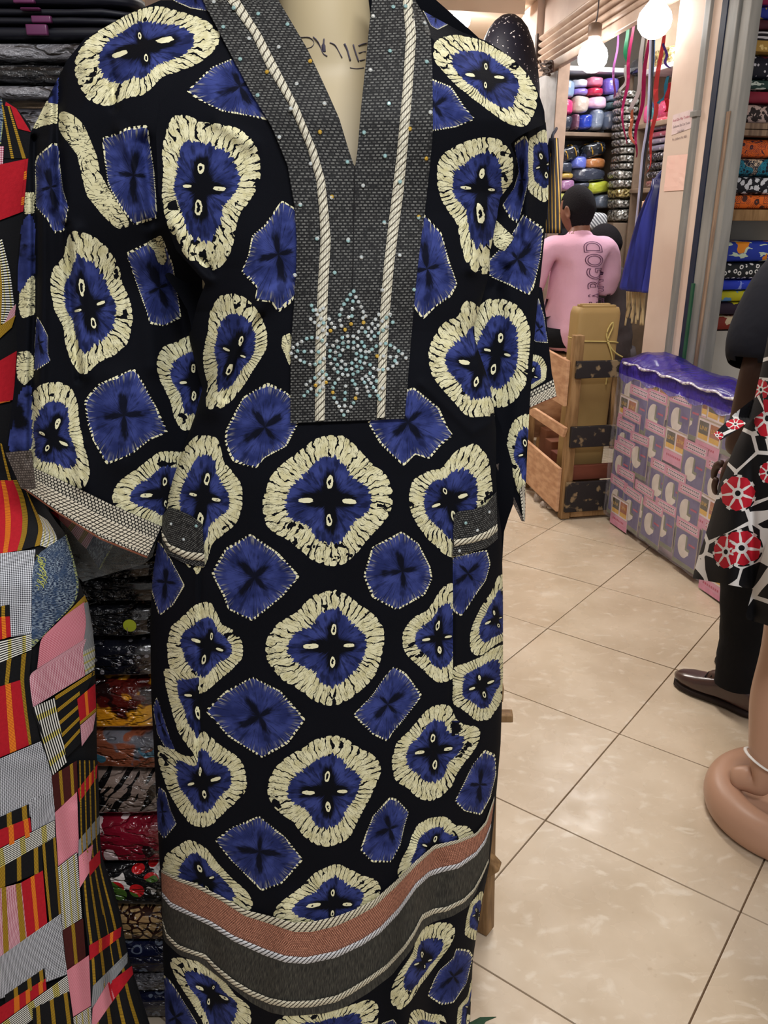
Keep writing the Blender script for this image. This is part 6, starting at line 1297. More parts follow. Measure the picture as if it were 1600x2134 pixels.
def cardmesh(b, nm):
    me = bpy.data.meshes.new(nm); b.to_mesh(me); b.free()
    for m in CM: me.materials.append(m)
    return me
MB, ML = cardmesh(card_blue(), 'printed_pack'), cardmesh(card_label(), 'label_pack')
cards = [(3.745, .70, 0), (3.216, .664, 0), (3.412, .637, 0), (3.575, .624, 0), (3.058, .76, 1), (3.40, .725, 1), (3.745, .60, 1), (2.93, .74, 1), (2.978, .640, 1), (3.212, .540, 1), (3.392, .492, 0), (3.054, .481, 0), (2.873, .451, 0), (3.712, .439, 0), (3.514, .408, 0), (2.72, .60, 0), (2.70, .33, 0), (3.30, .33, 0), (3.178, .328, 0), (3.738, .32, 0), (2.90, .33, 1), (3.047, .291, 0), (3.606, .206, 0), (3.72, .14, 0), (3.418, .183, 0), (3.214, .161, 0), (2.83, .19, 0), (3.022, .134, 0), (3.625, .085, 1), (3.32, .13, 0), (2.72, .12, 1), (3.52, .125, 0), (2.66, .62, 1), (2.80, .70, 0), (2.62, .42, 0), (2.64, .22, 0), (2.80, .05, 1), (3.62, .50, 0), (3.64, .35, 0), (3.66, .70, 0), (3.50, .73, 0), (3.30, .75, 1), (3.14, .72, 0)]
for i, (u, z, k) in enumerate(sorted(cards, key=lambda c: -c[1])):
    o = bpy.data.objects.new('printed_pack' if not k else 'label_pack', ML if k else MB); COL.objects.link(o); o.parent = bl
    u = min(u, 3.665); zz = max(z, .13 if not k else .085); zz = min(zz, .765 - (.125 if not k else .08) + .06)
    M = frame_M(A(u, 2.048 - .0013 - .0003 * i, zz + (.0 if k else .012)), -DU, Z) @ Matrix.Rotation(rnd.uniform(-.03, .03), 4, 'Z') @ Matrix.Diagonal((1.02, .88 if not k else 1., 1., 1.)); M.translation -= Vector(bl.location); o.matrix_local = M
link('clear_wrap', loft([[A(2.60 + .0395 * s, 2.030 - .004 * math.sin(s * 1.9 + r) * math.sin(r * 1.3 + s * .4), .03 + .75 * r / 12) for r in range(13)] for s in range(31)], closed=False), mat('clear_wrap', lambda t: (C(232, 226, 240), t.add(t.noise(t.pos(), 14, 4), t.noise(t.vscale(t.pos(), (30, 30, 8)), 1, 3))), .1, .7, alpha=.17, bump=1., bdist=.02), bl)
# sequined veil and plastic film past the pillar
vp_ = on_v(1057, 84, 2.12); sq = empty('sequin_veil', vp_, 'black sequined veil on a stand past the kaftan right shoulder', 'veil')
u_ = vp_.dot(DU); zt = on_v(1062, 27, 2.12).z; M_SEQ = mat('sequin_black', lambda t: (t.mix(t.gt(t.noise(t.pos(), 60, 1), .70), C(14, 14, 28), C(196, 190, 190)), t.noise(t.pos(), 40, 2)), .6, .25, bump=.3)
sc = (on_v(1096, 140, 1.95) - on_v(1014, 140, 1.95)).length
link('veil', loft([ring(A(u_, 2.12, zt) - Z * d, r * (1 + .0), r * .8, 28, DU, DV) for d, r in ((0, .004), (.012, .06), (.04, .11), (.09, .16), (.18, .21), (.30, .25), (.45, .28), (.8, .30), (1.3, .32), (1.75, .34))]), M_SEQ, sq)
link('pole', tube([A(u_, 2.12, 0), A(u_, 2.12, zt - 1.6)], .015, 8, smooth=0), M_GREY, sq); link('base', loft([ring(A(u_, 2.12, z), r, r, 24) for z, r in ((0, .16), (.015, .16), (.022, .03))]), M_GREY, sq)
fx = empty('plastic_film', on_b(1035, 55, -.05), 'clear crinkled plastic film strung along the far wall', 'plastic'); b = bmesh.new()
tube([on_b(x, y, -.12) for x, y in ((1092, -14), (1062, 8), (1040, 38), (1015, 62), (985, 92), (960, 110))], lambda s: .05 + .03 * math.sin(s * 31), 10, b, flat=.5); link('film', b, mat('film_clear2', lambda t: (C(240, 226, 214), t.noise(t.pos(), 22, 4)), .12, .8, alpha=.45, bump=1., bdist=.03), fx)
# ================================================================== people
def skin_mesh(V, E, root=0, sub=2):
    """V: {name: (point, rx[, ry])}; one continuous skinned surface"""
    names = list(V); me = bpy.data.meshes.new('t'); me.from_pydata([V[n][0] for n in names], [(names.index(a), names.index(b)) for a, b in E], [])
    o = bpy.data.objects.new('t', me); COL.objects.link(o); md = o.modifiers.new('s', 'SKIN'); md.use_smooth_shade = True; md.branch_smoothing = .6
    sv = me.skin_vertices[0].data
    for i, n in enumerate(names): sv[i].radius = (V[n][1], V[n][2] if len(V[n]) > 2 else V[n][1]); sv[i].use_root = i == root
    sd = o.modifiers.new('u', 'SUBSURF'); sd.levels = sub; sd.render_levels = sub
    dg = bpy.context.evaluated_depsgraph_get(); m2 = bpy.data.meshes.new_from_object(o.evaluated_get(dg)); b = bmesh.new(); b.from_mesh(m2)
    bpy.data.objects.remove(o); bpy.data.meshes.remove(me); bpy.data.meshes.remove(m2); return b
def merge(b, c):
    me = bpy.data.meshes.new('t'); c.to_mesh(me); c.free(); b.from_mesh(me); bpy.data.meshes.remove(me); return b
def head_bm(M, hair=False, grow=1.):
    """head 0.235 tall, face toward +y, crown at z=.235; hair=True gives the close cropped cap only"""
    b = bmesh.new(); n, m = 40, 30; rows = []
    for j in range(m + 1):
        ph = math.pi * j / m; z = math.cos(ph); r = []
        for i in range(n):
            a = 2 * math.pi * i / n; x, y = math.sin(ph) * math.cos(a), math.sin(ph) * math.sin(a)
            px, py, pz = .076 * x, .096 * y, .118 * z
            lo = max(0, -z - .05); px *= 1 - .34 * lo; py = py * (1 - .22 * lo) + (.014 * lo if y > 0 else .018 * lo)
            if y > 0:
                f = y * y * y
                py -= .010 * f * math.exp(-((z - .05) / .10) ** 2) * (1 if abs(x) > .12 else .2)           # eye band
                py += .024 * math.exp(-(x / .14) ** 2) * math.exp(-((z + .18) / .15) ** 2) * f                 # nose
                py += .007 * math.exp(-(x / .26) ** 2) * math.exp(-((z + .48) / .07) ** 2) * f - .004 * math.exp(-(x / .3) ** 2) * math.exp(-((z + .56) / .03) ** 2) * f
                py += .008 * math.exp(-(x / .25) ** 2) * math.exp(-((z + .78) / .12) ** 2) * f
            if hair: px, py, pz = px * 1.05 * grow, py * 1.05 * grow - .002, pz * 1.05 * grow
            r.append(Vector((px, py, pz + .118)))
        rows.append(r)
    if hair:
        loft(rows[:23], b, cap=False)
        # hairline: drop the faces in front of the ears and over the face
        kill = [f for f in b.faces if (lambda c: (c.y > .028 and c.z < .175) or (c.y > .055 and c.z < .19) or (c.z < .125 and c.y > -.005) or c.z < .036)(f.calc_center_median())]
        bmesh.ops.delete(b, geom=kill, context='FACES'); bmesh.ops.solidify(b, geom=b.faces[:], thickness=-.003)
    else:
        loft(rows, b, cap=False); bmesh.ops.remove_doubles(b, verts=b.verts[:], dist=.0003)
        for s in (-1, 1):
            e = bmesh.new(); loft([ring((s * (.074 + .012 * k), -.006 - .006 * k, .108), .018 * q + .001, .032 * q + .001, 14, Vector((0, 1, 0)), Vector((0, .15, 1))) for k, q in ((-.5, .7), (0, .85), (.6, 1.), (1., .92), (.8, .6), (.5, .15))], e); merge(b, e)
            y_ = .083; e = superq(.026, .016, .014, .9, .9, 12, 8); xform(e, Matrix.Translation((s * .031, y_ - .004, .117))); merge(b, e)
    return xform(b, M)
def hand_bm(wrist, d, palm_n, side, curl=.5, scale=1.):
    """relaxed hand: palm, four fingers of unequal length and a thumb from the palm's side"""
    d = Vector(d).normalized(); nrm = Vector(palm_n); nrm = (nrm - d * nrm.dot(d)).normalized(); s = d.cross(nrm) * side; w = Vector(wrist); k = scale; b = bmesh.new()
    V = {'a': (w, .026 * k, .02 * k), 'b': (w + d * .045 * k, .036 * k, .017 * k), 'c': (w + d * .088 * k, .036 * k, .014 * k)}
    merge(b, skin_mesh(V, [('a', 'b'), ('b', 'c')], 0, 2))
    for i, (off, L) in enumerate(((.030, .072), (.010, .082), (-.010, .076), (-.029, .060))):
        p0 = w + d * .075 * k + s * off * k; p1 = p0 + (d * .38 + nrm * .10 * curl) * L * k + s * off * .12; p2 = p1 + (d * (.36 - .14 * curl) + nrm * .30 * curl) * L * k; p3 = p2 + (d * (.28 - .22 * curl) + nrm * .30 * curl) * L * k
        merge(b, skin_mesh({'a': (p0, .0095 * k), 'b': (p1, .0092 * k), 'c': (p2, .0082 * k), 'd': (p3, .0068 * k)}, [('a', 'b'), ('b', 'c'), ('c', 'd')], 0, 1))
    t0 = w + d * .028 * k + s * .026 * k; t1 = t0 + (d * .6 + s * .6 + nrm * .3) * .032 * k; t2 = t1 + (d * .85 + s * .25 + nrm * .35) * .032 * k; t3 = t2 + (d * .9 + nrm * .3) * .022 * k
    merge(b, skin_mesh({'a': (t0, .013 * k), 'b': (t1, .0115 * k), 'c': (t2, .010 * k), 'd': (t3, .008 * k)}, [('a', 'b'), ('b', 'c'), ('c', 'd')], 0, 1)); return b
def cut_end(b, p, d, r=.14):
    d = Vector(d).normalized(); p = Vector(p)
    bmesh.ops.delete(b, geom=[f for f in b.faces if (f.calc_center_median() - p).dot(d) > -.045 and (f.calc_center_median() - p).length < r], context='FACES')
def sleeve_bm(pts, radii, n=20, seed=0):
    P = catmull(pts, 5); rr = np.interp(np.linspace(0, 1, len(P)), np.linspace(0, 1, len(radii)), radii); R = []
    for i, p in enumerate(P):
        d = (P[min(i + 1, len(P) - 1)] - P[max(i - 1, 0)]).normalized(); s = d.cross(Vector((.3, 1, .1))).normalized(); t_ = s.cross(d)
        R.append([q + (q - p) * .09 * mnoise.noise(q * 16 + Vector((seed, 0, 0))) for q in ring(p, rr[i], rr[i], n, s, t_)])
    return loft(R, cap=False)
def shoe_bm(heel, toe, w=.05, sole=True):
    heel, toe = Vector(heel), Vector(toe); d = (toe - heel); L = d.length; d.normalize(); s = d.cross(Z); b = bmesh.new(); R = []
    for f, hw, h0, h1 in ((-.02, .022, .004, .05), (.03, .033, .002, .085), (.15, .036, .002, .098), (.30, .037, .004, .100), (.42, .039, .006, .082), (.55, .044, .004, .066), (.70, .048, .002, .053), (.84, .044, .003, .044), (.95, .030, .006, .034), (1.0, .012, .010, .024)):
        c = heel + d * (L * f); r = []
        for k in range(20):
            a = 2 * math.pi * k / 20; cy, cz = math.cos(a), math.sin(a); z = (h0 + h1) / 2 + (h1 - h0) / 2 * math.copysign(abs(cz) ** (.9 if cz > 0 else .4), cz)
            r.append(c + s * (hw * w / .05 * math.copysign(abs(cy) ** .75, cy)) + Z * (z + .014))
        R.append(r)
    return loft(R, b)
SKIN_D = mat('dark_skin', lambda t: (t.mix(t.noise(t.pos(), 14, 3), C(58, 38, 32), C(82, 56, 46)), t.noise(t.pos(), 90, 2)), .5, .4, bump=.1)
SKIN_B = mat('brown_skin', lambda t: (t.mix(t.noise(t.pos(), 14, 3), C(112, 72, 56), C(140, 96, 78)), t.noise(t.pos(), 90, 2)), .5, .4, bump=.1)
HAIR = mat('cropped_hair', lambda t: (t.mix(t.noise(t.pos(), 160, 2), C(12, 11, 14), C(34, 30, 34)), t.noise(t.pos(), 220, 2)), .9, .15, bump=.9, bdist=.004)
PINK = mat('pink_jersey', lambda t: (t.mix(t.noise(t.pos(), 6, 3), C(218, 166, 190), C(230, 184, 206)), t.add(t.noise(t.pos(), 9, 3), t.mul(t.noise(t.pos(), 300, 1), .06))), .85, .2, bump=.6, bdist=.012)
BTEE = mat('black_jersey', lambda t: (t.mix(t.noise(t.pos(), 8, 3), C(16, 17, 24), C(30, 31, 40)), t.noise(t.pos(), 10, 3)), .9, .2, bump=.5, bdist=.012)
BTRO = mat('black_trouser', lambda t: (t.mix(t.noise(t.pos(), 9, 3), C(12, 13, 17), C(24, 25, 30)), t.noise(t.pos(), 14, 3)), .85, .2, bump=.5, bdist=.012)
GRYS = mat('dark_grey_shirt', lambda t: (t.mix(t.noise(t.pos(), 7, 3), C(60, 52, 54), C(92, 82, 82)), t.noise(t.pos(), 12, 3)), .85, .2, bump=.5, bdist=.012)

def seated(name, org, yaw, label, shirt, skin, lean=(0, 0), text=None, head_yaw=0., seat_z=.74, trouser=BTRO):
    """person on a stool; local frame x right, y forward, z up"""
    root = empty(name, org, label, 'person'); M = Matrix.Translation(org) @ Matrix.Rotation(yaw, 4, 'Z'); h = seat_z; lx, ly = lean
    P = lambda x, y, z: M @ Vector((x + lx * max(0, z) / .7, y + ly * max(0, z) / .7, z + h))
    kn = max(.2, h - .46); V = {'pel': (P(0, 0, .07), .15, .12), 'bel': (P(0, .01, .22), .135, .105), 'che': (P(0, .01, .42), .155, .11), 'sho': (P(0, .0, .55), .11, .08), 'nek': (P(0, .01, .68), .056), 'ski': (P(0, .02, .76), .058)}
    E = [('pel', 'bel'), ('bel', 'che'), ('che', 'sho'), ('sho', 'nek'), ('nek', 'ski')]
    for s, n in ((-1, 'l'), (1, 'r')):
        V.update({n + 's': (P(s * .165, 0, .575), .055), n + 'e': (P(s * .235, .10, .34), .044), n + 'w': (P(s * .15, .32, .29), .029), n + 'h': (P(s * .085, .04, .06), .085), n + 'k': (P(s * .12, .44, .05), .062), n + 'a': (P(s * .12, .46, kn - h + .06 - .02), .042), n + 'f': (P(s * .12, .47, kn - h + .0), .036)})
        E += [('sho', n + 's'), (n + 's', n + 'e'), (n + 'e', n + 'w'), ('pel', n + 'h'), (n + 'h', n + 'k'), (n + 'k', n + 'a'), (n + 'a', n + 'f')]
    b = skin_mesh(V, E)
    for s, n in ((-1, 'l'), (1, 'r')): merge(b, hand_bm(V[n + 'w'][0], M.to_3x3() @ Vector((-s * .2, 1, -.15)), M.to_3x3() @ Vector((0, 0, -1)), s, .5))
    HM = Matrix.Translation(P(.0, .015, .640)) @ Matrix.Rotation(yaw + head_yaw, 4, 'Z') @ Matrix.Rotation(math.radians(-12), 4, 'X') @ Matrix.Scale(1.17, 4)
    merge(b, head_bm(HM)); link('body', b, skin, root)
    link('hair', head_bm(HM, True), HAIR, root)
    SV = {'hem': (P(0, 0, -.07), .212, .150), 'wai': (P(0, .0, .12), .212, .145), 'mid': (P(0, .0, .28), .210, .138), 'che': (P(0, .0, .42), .208, .132), 'sho': (P(0, -.005, .555), .165, .108), 'col': (P(0, .0, .635), .095, .082), 'top': (P(0, .004, .672), .070, .07)}
    SE = [('hem', 'wai'), ('wai', 'mid'), ('mid', 'che'), ('che', 'sho'), ('sho', 'col'), ('col', 'top')]
    for q_, n_ in ((-1, 'l'), (1, 'r')):
        SV.update({n_ + '0': (P(q_ * .155, .0, .582), .088), n_ + '1': (P(q_ * .205, .025, .52), .090), n_ + '2': (P(q_ * .235, .07, .41), .090), n_ + '3': (P(q_ * .252, .115, .265), .094)}); SE += [('sho', n_ + '0'), (n_ + '0', n_ + '1'), (n_ + '1', n_ + '2'), (n_ + '2', n_ + '3')]
    sb = skin_mesh(SV, SE, 0, 3)
    for v in sb.verts: v.co += Vector((mnoise.noise(v.co * 7), mnoise.noise(v.co * 7 + Vector((9, 0, 0))), 0)) * .012 + (M.to_3x3() @ Vector((0, 1, 0))) * .008 * mnoise.noise(Vector((v.co.x * 5, v.co.y * 5, v.co.z * 15)))
    from mathutils.bvhtree import BVHTree
    tree = BVHTree.FromBMesh(sb)
    for n_ in 'lr': cut_end(sb, SV[n_ + '3'][0], SV[n_ + '3'][0] - SV[n_ + '2'][0])
    cut_end(sb, SV['hem'][0], M.to_3x3() @ Vector((0, 0, -1)), .3); bmesh.ops.solidify(sb, geom=sb.faces[:], thickness=.003); so = link('shirt', sb, shirt, root)
    if text:
        tb_ = text_bm(text, .098, .0016); tm = mat('print_outline', col=C(104, 66, 96), rough=.8)
        back = M.to_3x3() @ Vector((0, -1, 0))
        xs = [v.co.x for v in tb_.verts]; ys_ = [v.co.y for v in tb_.verts]; x0, x1, y0, y1 = min(xs), max(xs), min(ys_), max(ys_); Mi = M.inverted()
        for v in tb_.verts:
            fx, fy = (v.co.x - x0) / (x1 - x0), (v.co.y - y0) / (y1 - y0); t_ = Mi @ on_u(1262 - 42 * fy - 4 * fx, 642 - 139 * fx, 4.63)
            o_ = M @ Vector((t_.x, -.6, t_.z)); hit = tree.ray_cast(o_, -back)[0]
            v.co = (hit if hit is not None else M @ Vector((t_.x, -.1, t_.z))) + back * (.0045 + v.co.z)
        link('shirt_print', tb_, tm, so, 'outlined lettering down the back')
    tr = bmesh.new()
    for s in (-1, 1): merge(tr, sleeve_bm([P(s * .07, -.02, .06), P(s * .10, .2, .065), P(s * .12, .42, .055), P(s * .12, .475, -.06), P(s * .12, .475, kn - h + .10)], [.125, .105, .088, .078, .062], seed=s + 5))
    merge(tr, loft([ring(P(0, .0, z), a, b_, 28, M.to_3x3() @ Vector((1, 0, 0)), M.to_3x3() @ Vector((0, 1, 0))) for z, a, b_ in ((-.0, .14, .10), (.0, .178, .145), (.06, .19, .148), (.11, .186, .142))])); link('trousers', tr, trouser, root)
    for s in (-1, 1): link('shoe', shoe_bm(P(s * .12, .42, kn - h - .06), P(s * .12, .67, kn - h - .06)), mat('dark_shoe', col=C(30, 26, 26), rough=.4), root)
    # the stool it sits on, with a foot rest
    stl = empty('stool', M @ Vector((0, .05, 0)), 'tall wooden stool under the %s' % ('pink-shirted sitter' if text else 'grey-shirted sitter'), 'stool')
    ax, ay = M.to_3x3() @ Vector((1, 0, 0)), M.to_3x3() @ Vector((0, 1, 0))
    link('seat', loft([ring(M @ Vector((0, .06, z)), r, r, 28, ax, ay) for z, r in ((h - .075, .15), (h - .07, .165), (h - .05, .165), (h - .042, .15))]), M_WOODD, stl)
    for sx, sy in ((-1, -1), (1, -1), (1, 1), (-1, 1)): link('leg', beam(M @ Vector((sx * .16, .06 + sy * .16, 0)), M @ Vector((sx * .11, .06 + sy * .11, h - .07)), .03, .03), M_WOODD, stl)
    link('foot_rest', box(0, 0, 0, .46, .3, .03, bev=.004), M_WOODD, stl).matrix_local = Matrix.Translation(-Vector(stl.location)) @ M @ Matrix.Translation((0, .52, kn - .06))
    for sx in (-1, 1): link('rest_leg', beam(M @ Vector((sx * .18, .52, 0)), M @ Vector((sx * .18, .52, kn - .07)), .03, .03), M_WOODD, stl)
    return root
seated('person', A(4.76, 2.175, 0), PSI - .05, 'person in a pink shirt lettered down the back, seated with back turned', PINK, SKIN_B, (.06, .02), 'EARGOD', math.radians(24), .775)
seated('person', A(5.28, 2.80, 0), PSI + .75, 'person with bowed dark head in a grey shirt, behind the pink-shirted sitter', GRYS, SKIN_D, (-.03, .10), None, math.radians(10), .56, mat('grey_trouser', col=C(96, 88, 90), rough=.85))

# ---- standing man at the right edge, seen from behind
mo = Vector((1.235, 2.40, 0)); my = math.atan2(.59, .80); MM = Matrix.Translation(mo) @ Matrix.Rotation(my, 4, 'Z')
mn_ = empty('person', mo, 'person in black t-shirt, black trousers and brown leather shoes standing at the right edge', 'person')
Q = lambda x, y, z: MM @ Vector((x, y, z))
V = {'pel': (Q(0, 0, .94), .15, .11), 'bel': (Q(0, .01, 1.08), .14, .10), 'che': (Q(0, .0, 1.26), .155, .11), 'sho': (Q(0, -.01, 1.40), .12, .085), 'nek': (Q(0, .0, 1.50), .058), 'ski': (Q(0, .015, 1.58), .058)}
E_ = [('pel', 'bel'), ('bel', 'che'), ('che', 'sho'), ('sho', 'nek'), ('nek', 'ski')]
for s, n in ((-1, 'l'), (1, 'r')):
    V.update({n + 's': (Q(s * .185, 0, 1.385), .062), n + 'e': (Q(s * .305, -.02, 1.10), .054), n + 'w': (Q(s * .275, .03, .87), .034), n + 'h': (Q(s * .09, 0, .90), .092), n + 'k': (Q(s * .10, .02, .50), .062), n + 'a': (Q(s * .105, -.01, .10), .04), n + 'f': (Q(s * .11, .10, .05), .036)})
    E_ += [('sho', n + 's'), (n + 's', n + 'e'), (n + 'e', n + 'w'), ('pel', n + 'h'), (n + 'h', n + 'k'), (n + 'k', n + 'a'), (n + 'a', n + 'f')]
b = skin_mesh(V, E_)
for s, n in ((-1, 'l'), (1, 'r')): merge(b, hand_bm(V[n + 'w'][0], MM.to_3x3() @ Vector((0, .15, -1)), MM.to_3x3() @ Vector((-s, 0, 0)), s, .6, 1.05))
HM = MM @ Matrix.Translation((0, .015, 1.535)); merge(b, head_bm(HM)); link('body', b, SKIN_D, mn_); link('hair', head_bm(HM, True), HAIR, mn_)
SV = {'hem': (Q(0, 0, .87), .178, .132), 'wai': (Q(0, 0, 1.06), .172, .125), 'mid': (Q(0, 0, 1.20), .178, .128), 'che': (Q(0, -.005, 1.31), .178, .122), 'sho': (Q(0, -.01, 1.405), .13, .092), 'col': (Q(0, -.005, 1.455), .085, .076), 'top': (Q(0, .0, 1.485), .072, .07)}
SE = [('hem', 'wai'), ('wai', 'mid'), ('mid', 'che'), ('che', 'sho'), ('sho', 'col'), ('col', 'top')]
for q_, n_ in ((-1, 'l'), (1, 'r')):
    SV.update({n_ + '0': (Q(q_ * .155, -.005, 1.40), .086), n_ + '1': (Q(q_ * .212, -.005, 1.345), .090), n_ + '2': (Q(q_ * .262, -.010, 1.25), .094), n_ + '3': (Q(q_ * .335, -.020, 1.095), .104)}); SE += [('sho', n_ + '0'), (n_ + '0', n_ + '1'), (n_ + '1', n_ + '2'), (n_ + '2', n_ + '3')]
sb = skin_mesh(SV, SE, 0, 3)
for v in sb.verts: v.co += Vector((mnoise.noise(v.co * 6), mnoise.noise(v.co * 6 + Vector((9, 0, 0))), 0)) * .012
for n_ in 'lr': cut_end(sb, SV[n_ + '3'][0], SV[n_ + '3'][0] - SV[n_ + '2'][0], .16)
cut_end(sb, SV['hem'][0], (0, 0, -1), .3); bmesh.ops.solidify(sb, geom=sb.faces[:], thickness=.003); link('t_shirt', sb, BTEE, mn_)
tr = bmesh.new()
for s in (-1, 1): merge(tr, sleeve_bm([Q(s * .07, 0, .93), Q(s * .095, 0, .74), Q(s * .10, .015, .50), Q(s * .105, .0, .28), Q(s * .107, -.005, .085)], [.13, .112, .092, .078, .070], seed=s + 2))
merge(tr, loft([ring(Q(0, 0, z), a, c, 28, MM.to_3x3() @ Vector((1, 0, 0)), MM.to_3x3() @ Vector((0, 1, 0))) for z, a, c in ((.84, .15, .10), (.90, .19, .135), (1.0, .185, .13))])); link('trousers', tr, BTRO, mn_)
LEA = mat('brown_leather', lambda t: (t.mix(t.noise(t.pos(), 18, 3), C(46, 28, 26), C(78, 50, 46)), t.noise(t.pos(), 60, 2)), .28, .6, coat=.4, bump=.15)
for s in (-1, 1):
    hl, te = Q(s * .105, -.085, 0), Q(s * .115 + s * .01, .205, 0); sh_ = link('shoe', shoe_bm(hl, te), LEA, mn_)
    d = (te - hl).normalized(); sd = d.cross(Z); sole = bmesh.new()
    loft([[hl + d * (.29 * f - .004) + sd * (w * math.cos(k / 16 * 6.2832)) * 1 + d * 0 + Z * z for k in (0,)] * 1 for f, w, z in ((0, .03, 0), (1, .03, 0))], sole, cap=False) if False else None
    out = [(-.012, 0), (-.006, .024), (.03, .036), (.09, .034), (.15, .040), (.205, .049), (.25, .045), (.28, .030), (.294, .0)]
    pts = [hl + d * a + sd * w for a, w in out] + [hl + d * a - sd * w for a, w in out[-2:0:-1]]
    loft([[p + Z * z for p in pts] for z in (.0015, .017)], sole); bmesh.ops.recalc_face_normals(sole, faces=sole.faces[:]); link('sole', sole, mat('dark_sole', col=C(36, 24, 22), rough=.6), sh_)
    lb_ = bmesh.new()
    for k in range(4): c = hl + d * (.118 + k * .02) + Z * (.108 - k * .0095); tube([c - sd * .022 - Z * .006, c + Z * .004, c + sd * .022 - Z * .006], .0026, 6, lb_)
    tube([hl + d * .12 + Z * .11, hl + d * .105 + sd * .02 + Z * .122, hl + d * .12 + sd * .035 + Z * .11], .0022, 6, lb_); link('laces', lb_, mat('dark_lace', col=C(28, 18, 18)), sh_)

# ================================================================== floral dress on the mannequin at the right edge
fd = empty('floral_dress', (1.10, 1.78, .4), 'black flared dress with red flowers and white star lines at the right edge', 'dress')
def m_star(t):
    c = t.uv('cloth'); e = t.vor(c, 13.5, 'DISTANCE_TO_EDGE', rand=.75); d = t.vor(c, 13.5, 'F1', rand=.75)
    w = t.ss(d, .34, .80, .013, .05); return t.mix(t.lt(e, w), C(14, 14, 18), C(216, 214, 212)), weave(t, c)
def m_bloom(t):
    q, r, a = polar(t); c = t.uv('cloth'); f = t.ab(t.m('SUBTRACT', t.fr(t.add(t.mul(a, 7 / 6.2832), .3)), .5))
    pet = t.mul(t.lt(f, t.ss(r, .2, .9, .26, .46)), t.mul(t.gt(r, .30), t.lt(r, t.m('SUBTRACT', .98, t.mul(f, .34)))))
    col = t.mix(pet, C(216, 214, 212), C(178, 26, 44)); tip = t.mul(t.gt(r, t.m('SUBTRACT', .94, t.mul(f, .3))), t.lt(f, .36))
    col = t.mix(t.mul(tip, t.gt(r, .9)), col, C(14, 14, 18)); col = t.mix(t.lt(r, .15), col, C(14, 14, 18)); return t.mix(t.lt(r, .985), m_star(t)[0], col), weave(t, c)
FM = [mat('star_print', m_star, .8, .2, bump=.1), mat('bloom_print', m_bloom, .8, .2, bump=.1)]
def circ(x, y, rx, ry): return (1, [(x + rx * math.cos(a), y + ry * math.sin(a)) for a in [k / 16 * 6.2832 for k in range(16)]], ((x, y),))
FLW = MS(circ(1537, 1028, 40, 40), circ(1545, 1142, 46, 40), circ(1512, 1150, 28, 38), circ(1598, 872, 30, 44), circ(1600, 985, 20, 24), circ(1690, 1080, 46, 44), circ(1780, 960, 44, 44), circ(1640, 960, 30, 36), circ(1585, 812, 18, 24))
KXL = [(640, 1606), (690, 1602), (740, 1592), (790, 1581), (830, 1572), (870, 1560), (930, 1530), (1010, 1499), (1080, 1480), (1160, 1455), (1210, 1440), (1360, 1410)]
def YF2(PX, PY, d=.26, back=0.):
    xl = np.interp(PY, [p[0] for p in KXL], [p[1] for p in KXL]); cx = 1672.; t = np.clip((PX - cx) / (cx - xl), -1, 1)
    Y = 1.80 - d * (.45 + .55 * sstep(PY, 700, 1200)) * np.sqrt(np.maximum(0, 1 - t * t)); g = sstep(PY, 850, 1250)
    return Y - .018 * g * np.sin(PX / 17.) + .012 * g * np.exp(-((PX - 1566) / 9) ** 2) * 2
kx = lambda y: float(np.interp(y, [p[0] for p in KXL], [p[1] for p in KXL]))
rows = [(kx(y), y, 3344 - kx(y), y + 0) for y in range(640, 1190, 10)] + [(kx(1190), 1190, 3344 - kx(1190), 1240), (1443, 1205, 1905, 1290)]
sheet('skirt', rows, 6, 84, YF2, FLW, FM, fd)
sheet('skirt_back', [(kx(y), y, 3344 - kx(y), y) for y in range(640, 1200, 20)], 20, 24, lambda X, Y: YF2(X, Y, -.2), [], FM[:1], fd)
sheet('side_flounce', [(1604, 1110, 1720, 1120), (1588, 1160, 1730, 1180), (1572, 1215, 1740, 1260), (1553, 1284, 1750, 1350), (1556, 1290, 1750, 1352)], 5, 26, lambda X, Y: YF2(X, np.minimum(Y, 1200.)) - .035 - .01 * np.sin(X / 12), [], FM, fd)
sheet('waist_tie', [(1588, 818, 1592, 856), (1560, 838, 1570, 872), (1530, 862, 1552, 884), (1508, 884, 1530, 900), (1486, 905, 1501, 918)], 4, 8, lambda X, Y: YF2(np.maximum(X, 1560.), Y) - .05 - .02 * sstep(-X, -1560, -1490), MS(circ(1494, 908, 14, 10), circ(1532, 884, 22, 12)), FM, fd)
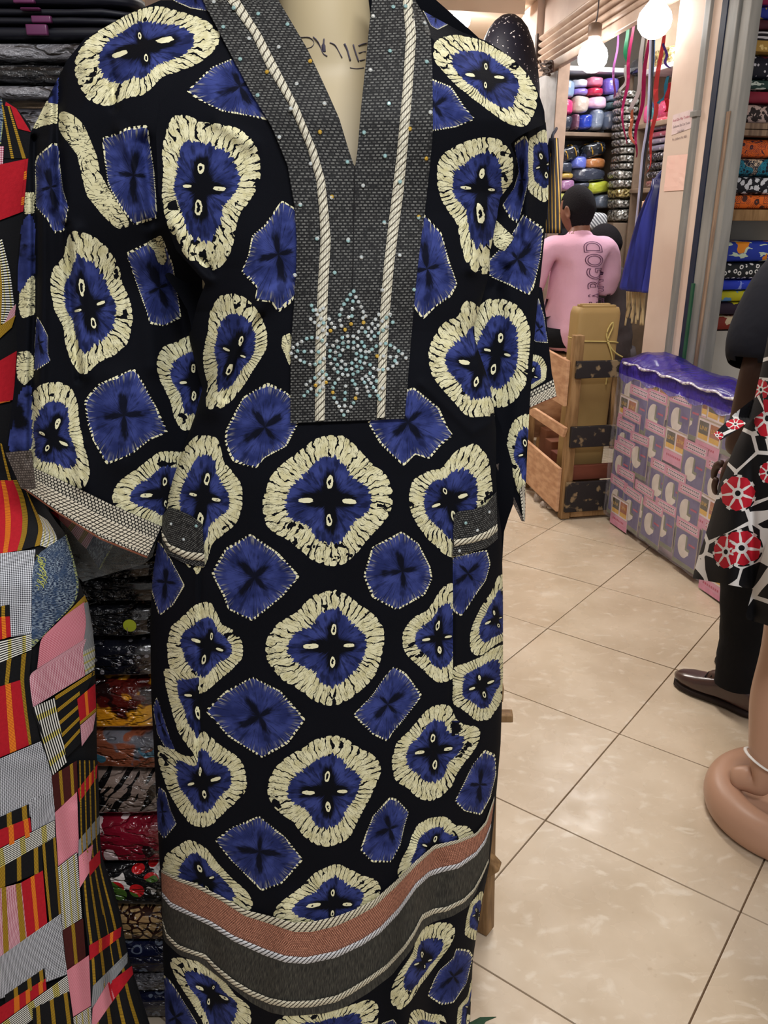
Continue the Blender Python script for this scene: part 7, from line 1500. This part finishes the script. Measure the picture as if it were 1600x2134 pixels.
fmq = empty('mannequin', (1.02, 1.80, 0), 'tan mannequin leg and rounded base under the floral dress at the right edge', 'mannequin')
M_TAN = mat('tan_plastic', lambda t: (t.mix(t.noise(t.pos(), 3, 2), C(172, 132, 108), C(184, 144, 120)),), .38, .45)
bc_ = Vector((1.09, 1.80, 0)); prof = [(.002, .205), (.012, .216), (.04, .222), (.068, .216), (.085, .200), (.093, .178), (.090, .155), (.075, .136), (.052, .126), (.046, .10), (.046, .001)]
link('base', loft([ring(bc_ + Z * z, r, r, 56) for z, r in [(p.x, p.y) for p in catmull([Vector((a, b_, 0)) for a, b_ in prof], 3)]]), M_TAN, fmq)
V = {'hip': (Vector((1.015, 1.80, .92)), .085), 'thi': (Vector((1.000, 1.80, .72)), .078), 'kne': (Vector((0.990, 1.80, .50)), .055), 'cal': (Vector((0.985, 1.805, .36)), .058), 'ank': (Vector((0.990, 1.80, .17)), .036), 'hee': (Vector((1.000, 1.79, .105)), .040), 'mid': (Vector((0.975, 1.815, .112)), .040, .036), 'bal': (Vector((0.950, 1.828, .104)), .036, .030), 'toe': (Vector((0.930, 1.838, .096)), .028, .024)}
link('leg', skin_mesh(V, [('hip', 'thi'), ('thi', 'kne'), ('kne', 'cal'), ('cal', 'ank'), ('ank', 'hee'), ('hee', 'mid'), ('mid', 'bal'), ('bal', 'toe')]), M_TAN, fmq)
link('torso', loft([ring((1.10, 1.80, z), a, c, 30) for z, a, c in ((.86, .10, .08), (.92, .15, .10), (1.0, .15, .10), (1.15, .11, .085), (1.32, .15, .10), (1.42, .15, .08), (1.47, .08, .06), (1.53, .05, .05), (1.62, .05, .05))]), M_TAN, fmq)
tb3 = bmesh.new(); tube([Vector((.99 + .046 * math.cos(a), 1.80 + .046 * math.sin(a), .178 - .025 * math.cos(a))) for a in [k / 20 * 6.2832 for k in range(21)]], .005, 6, tb3, flat=.5, smooth=0); link('ankle_band', tb3, mat('white_band', col=C(226, 222, 216)), fmq, 'white tape tied round the ankle')
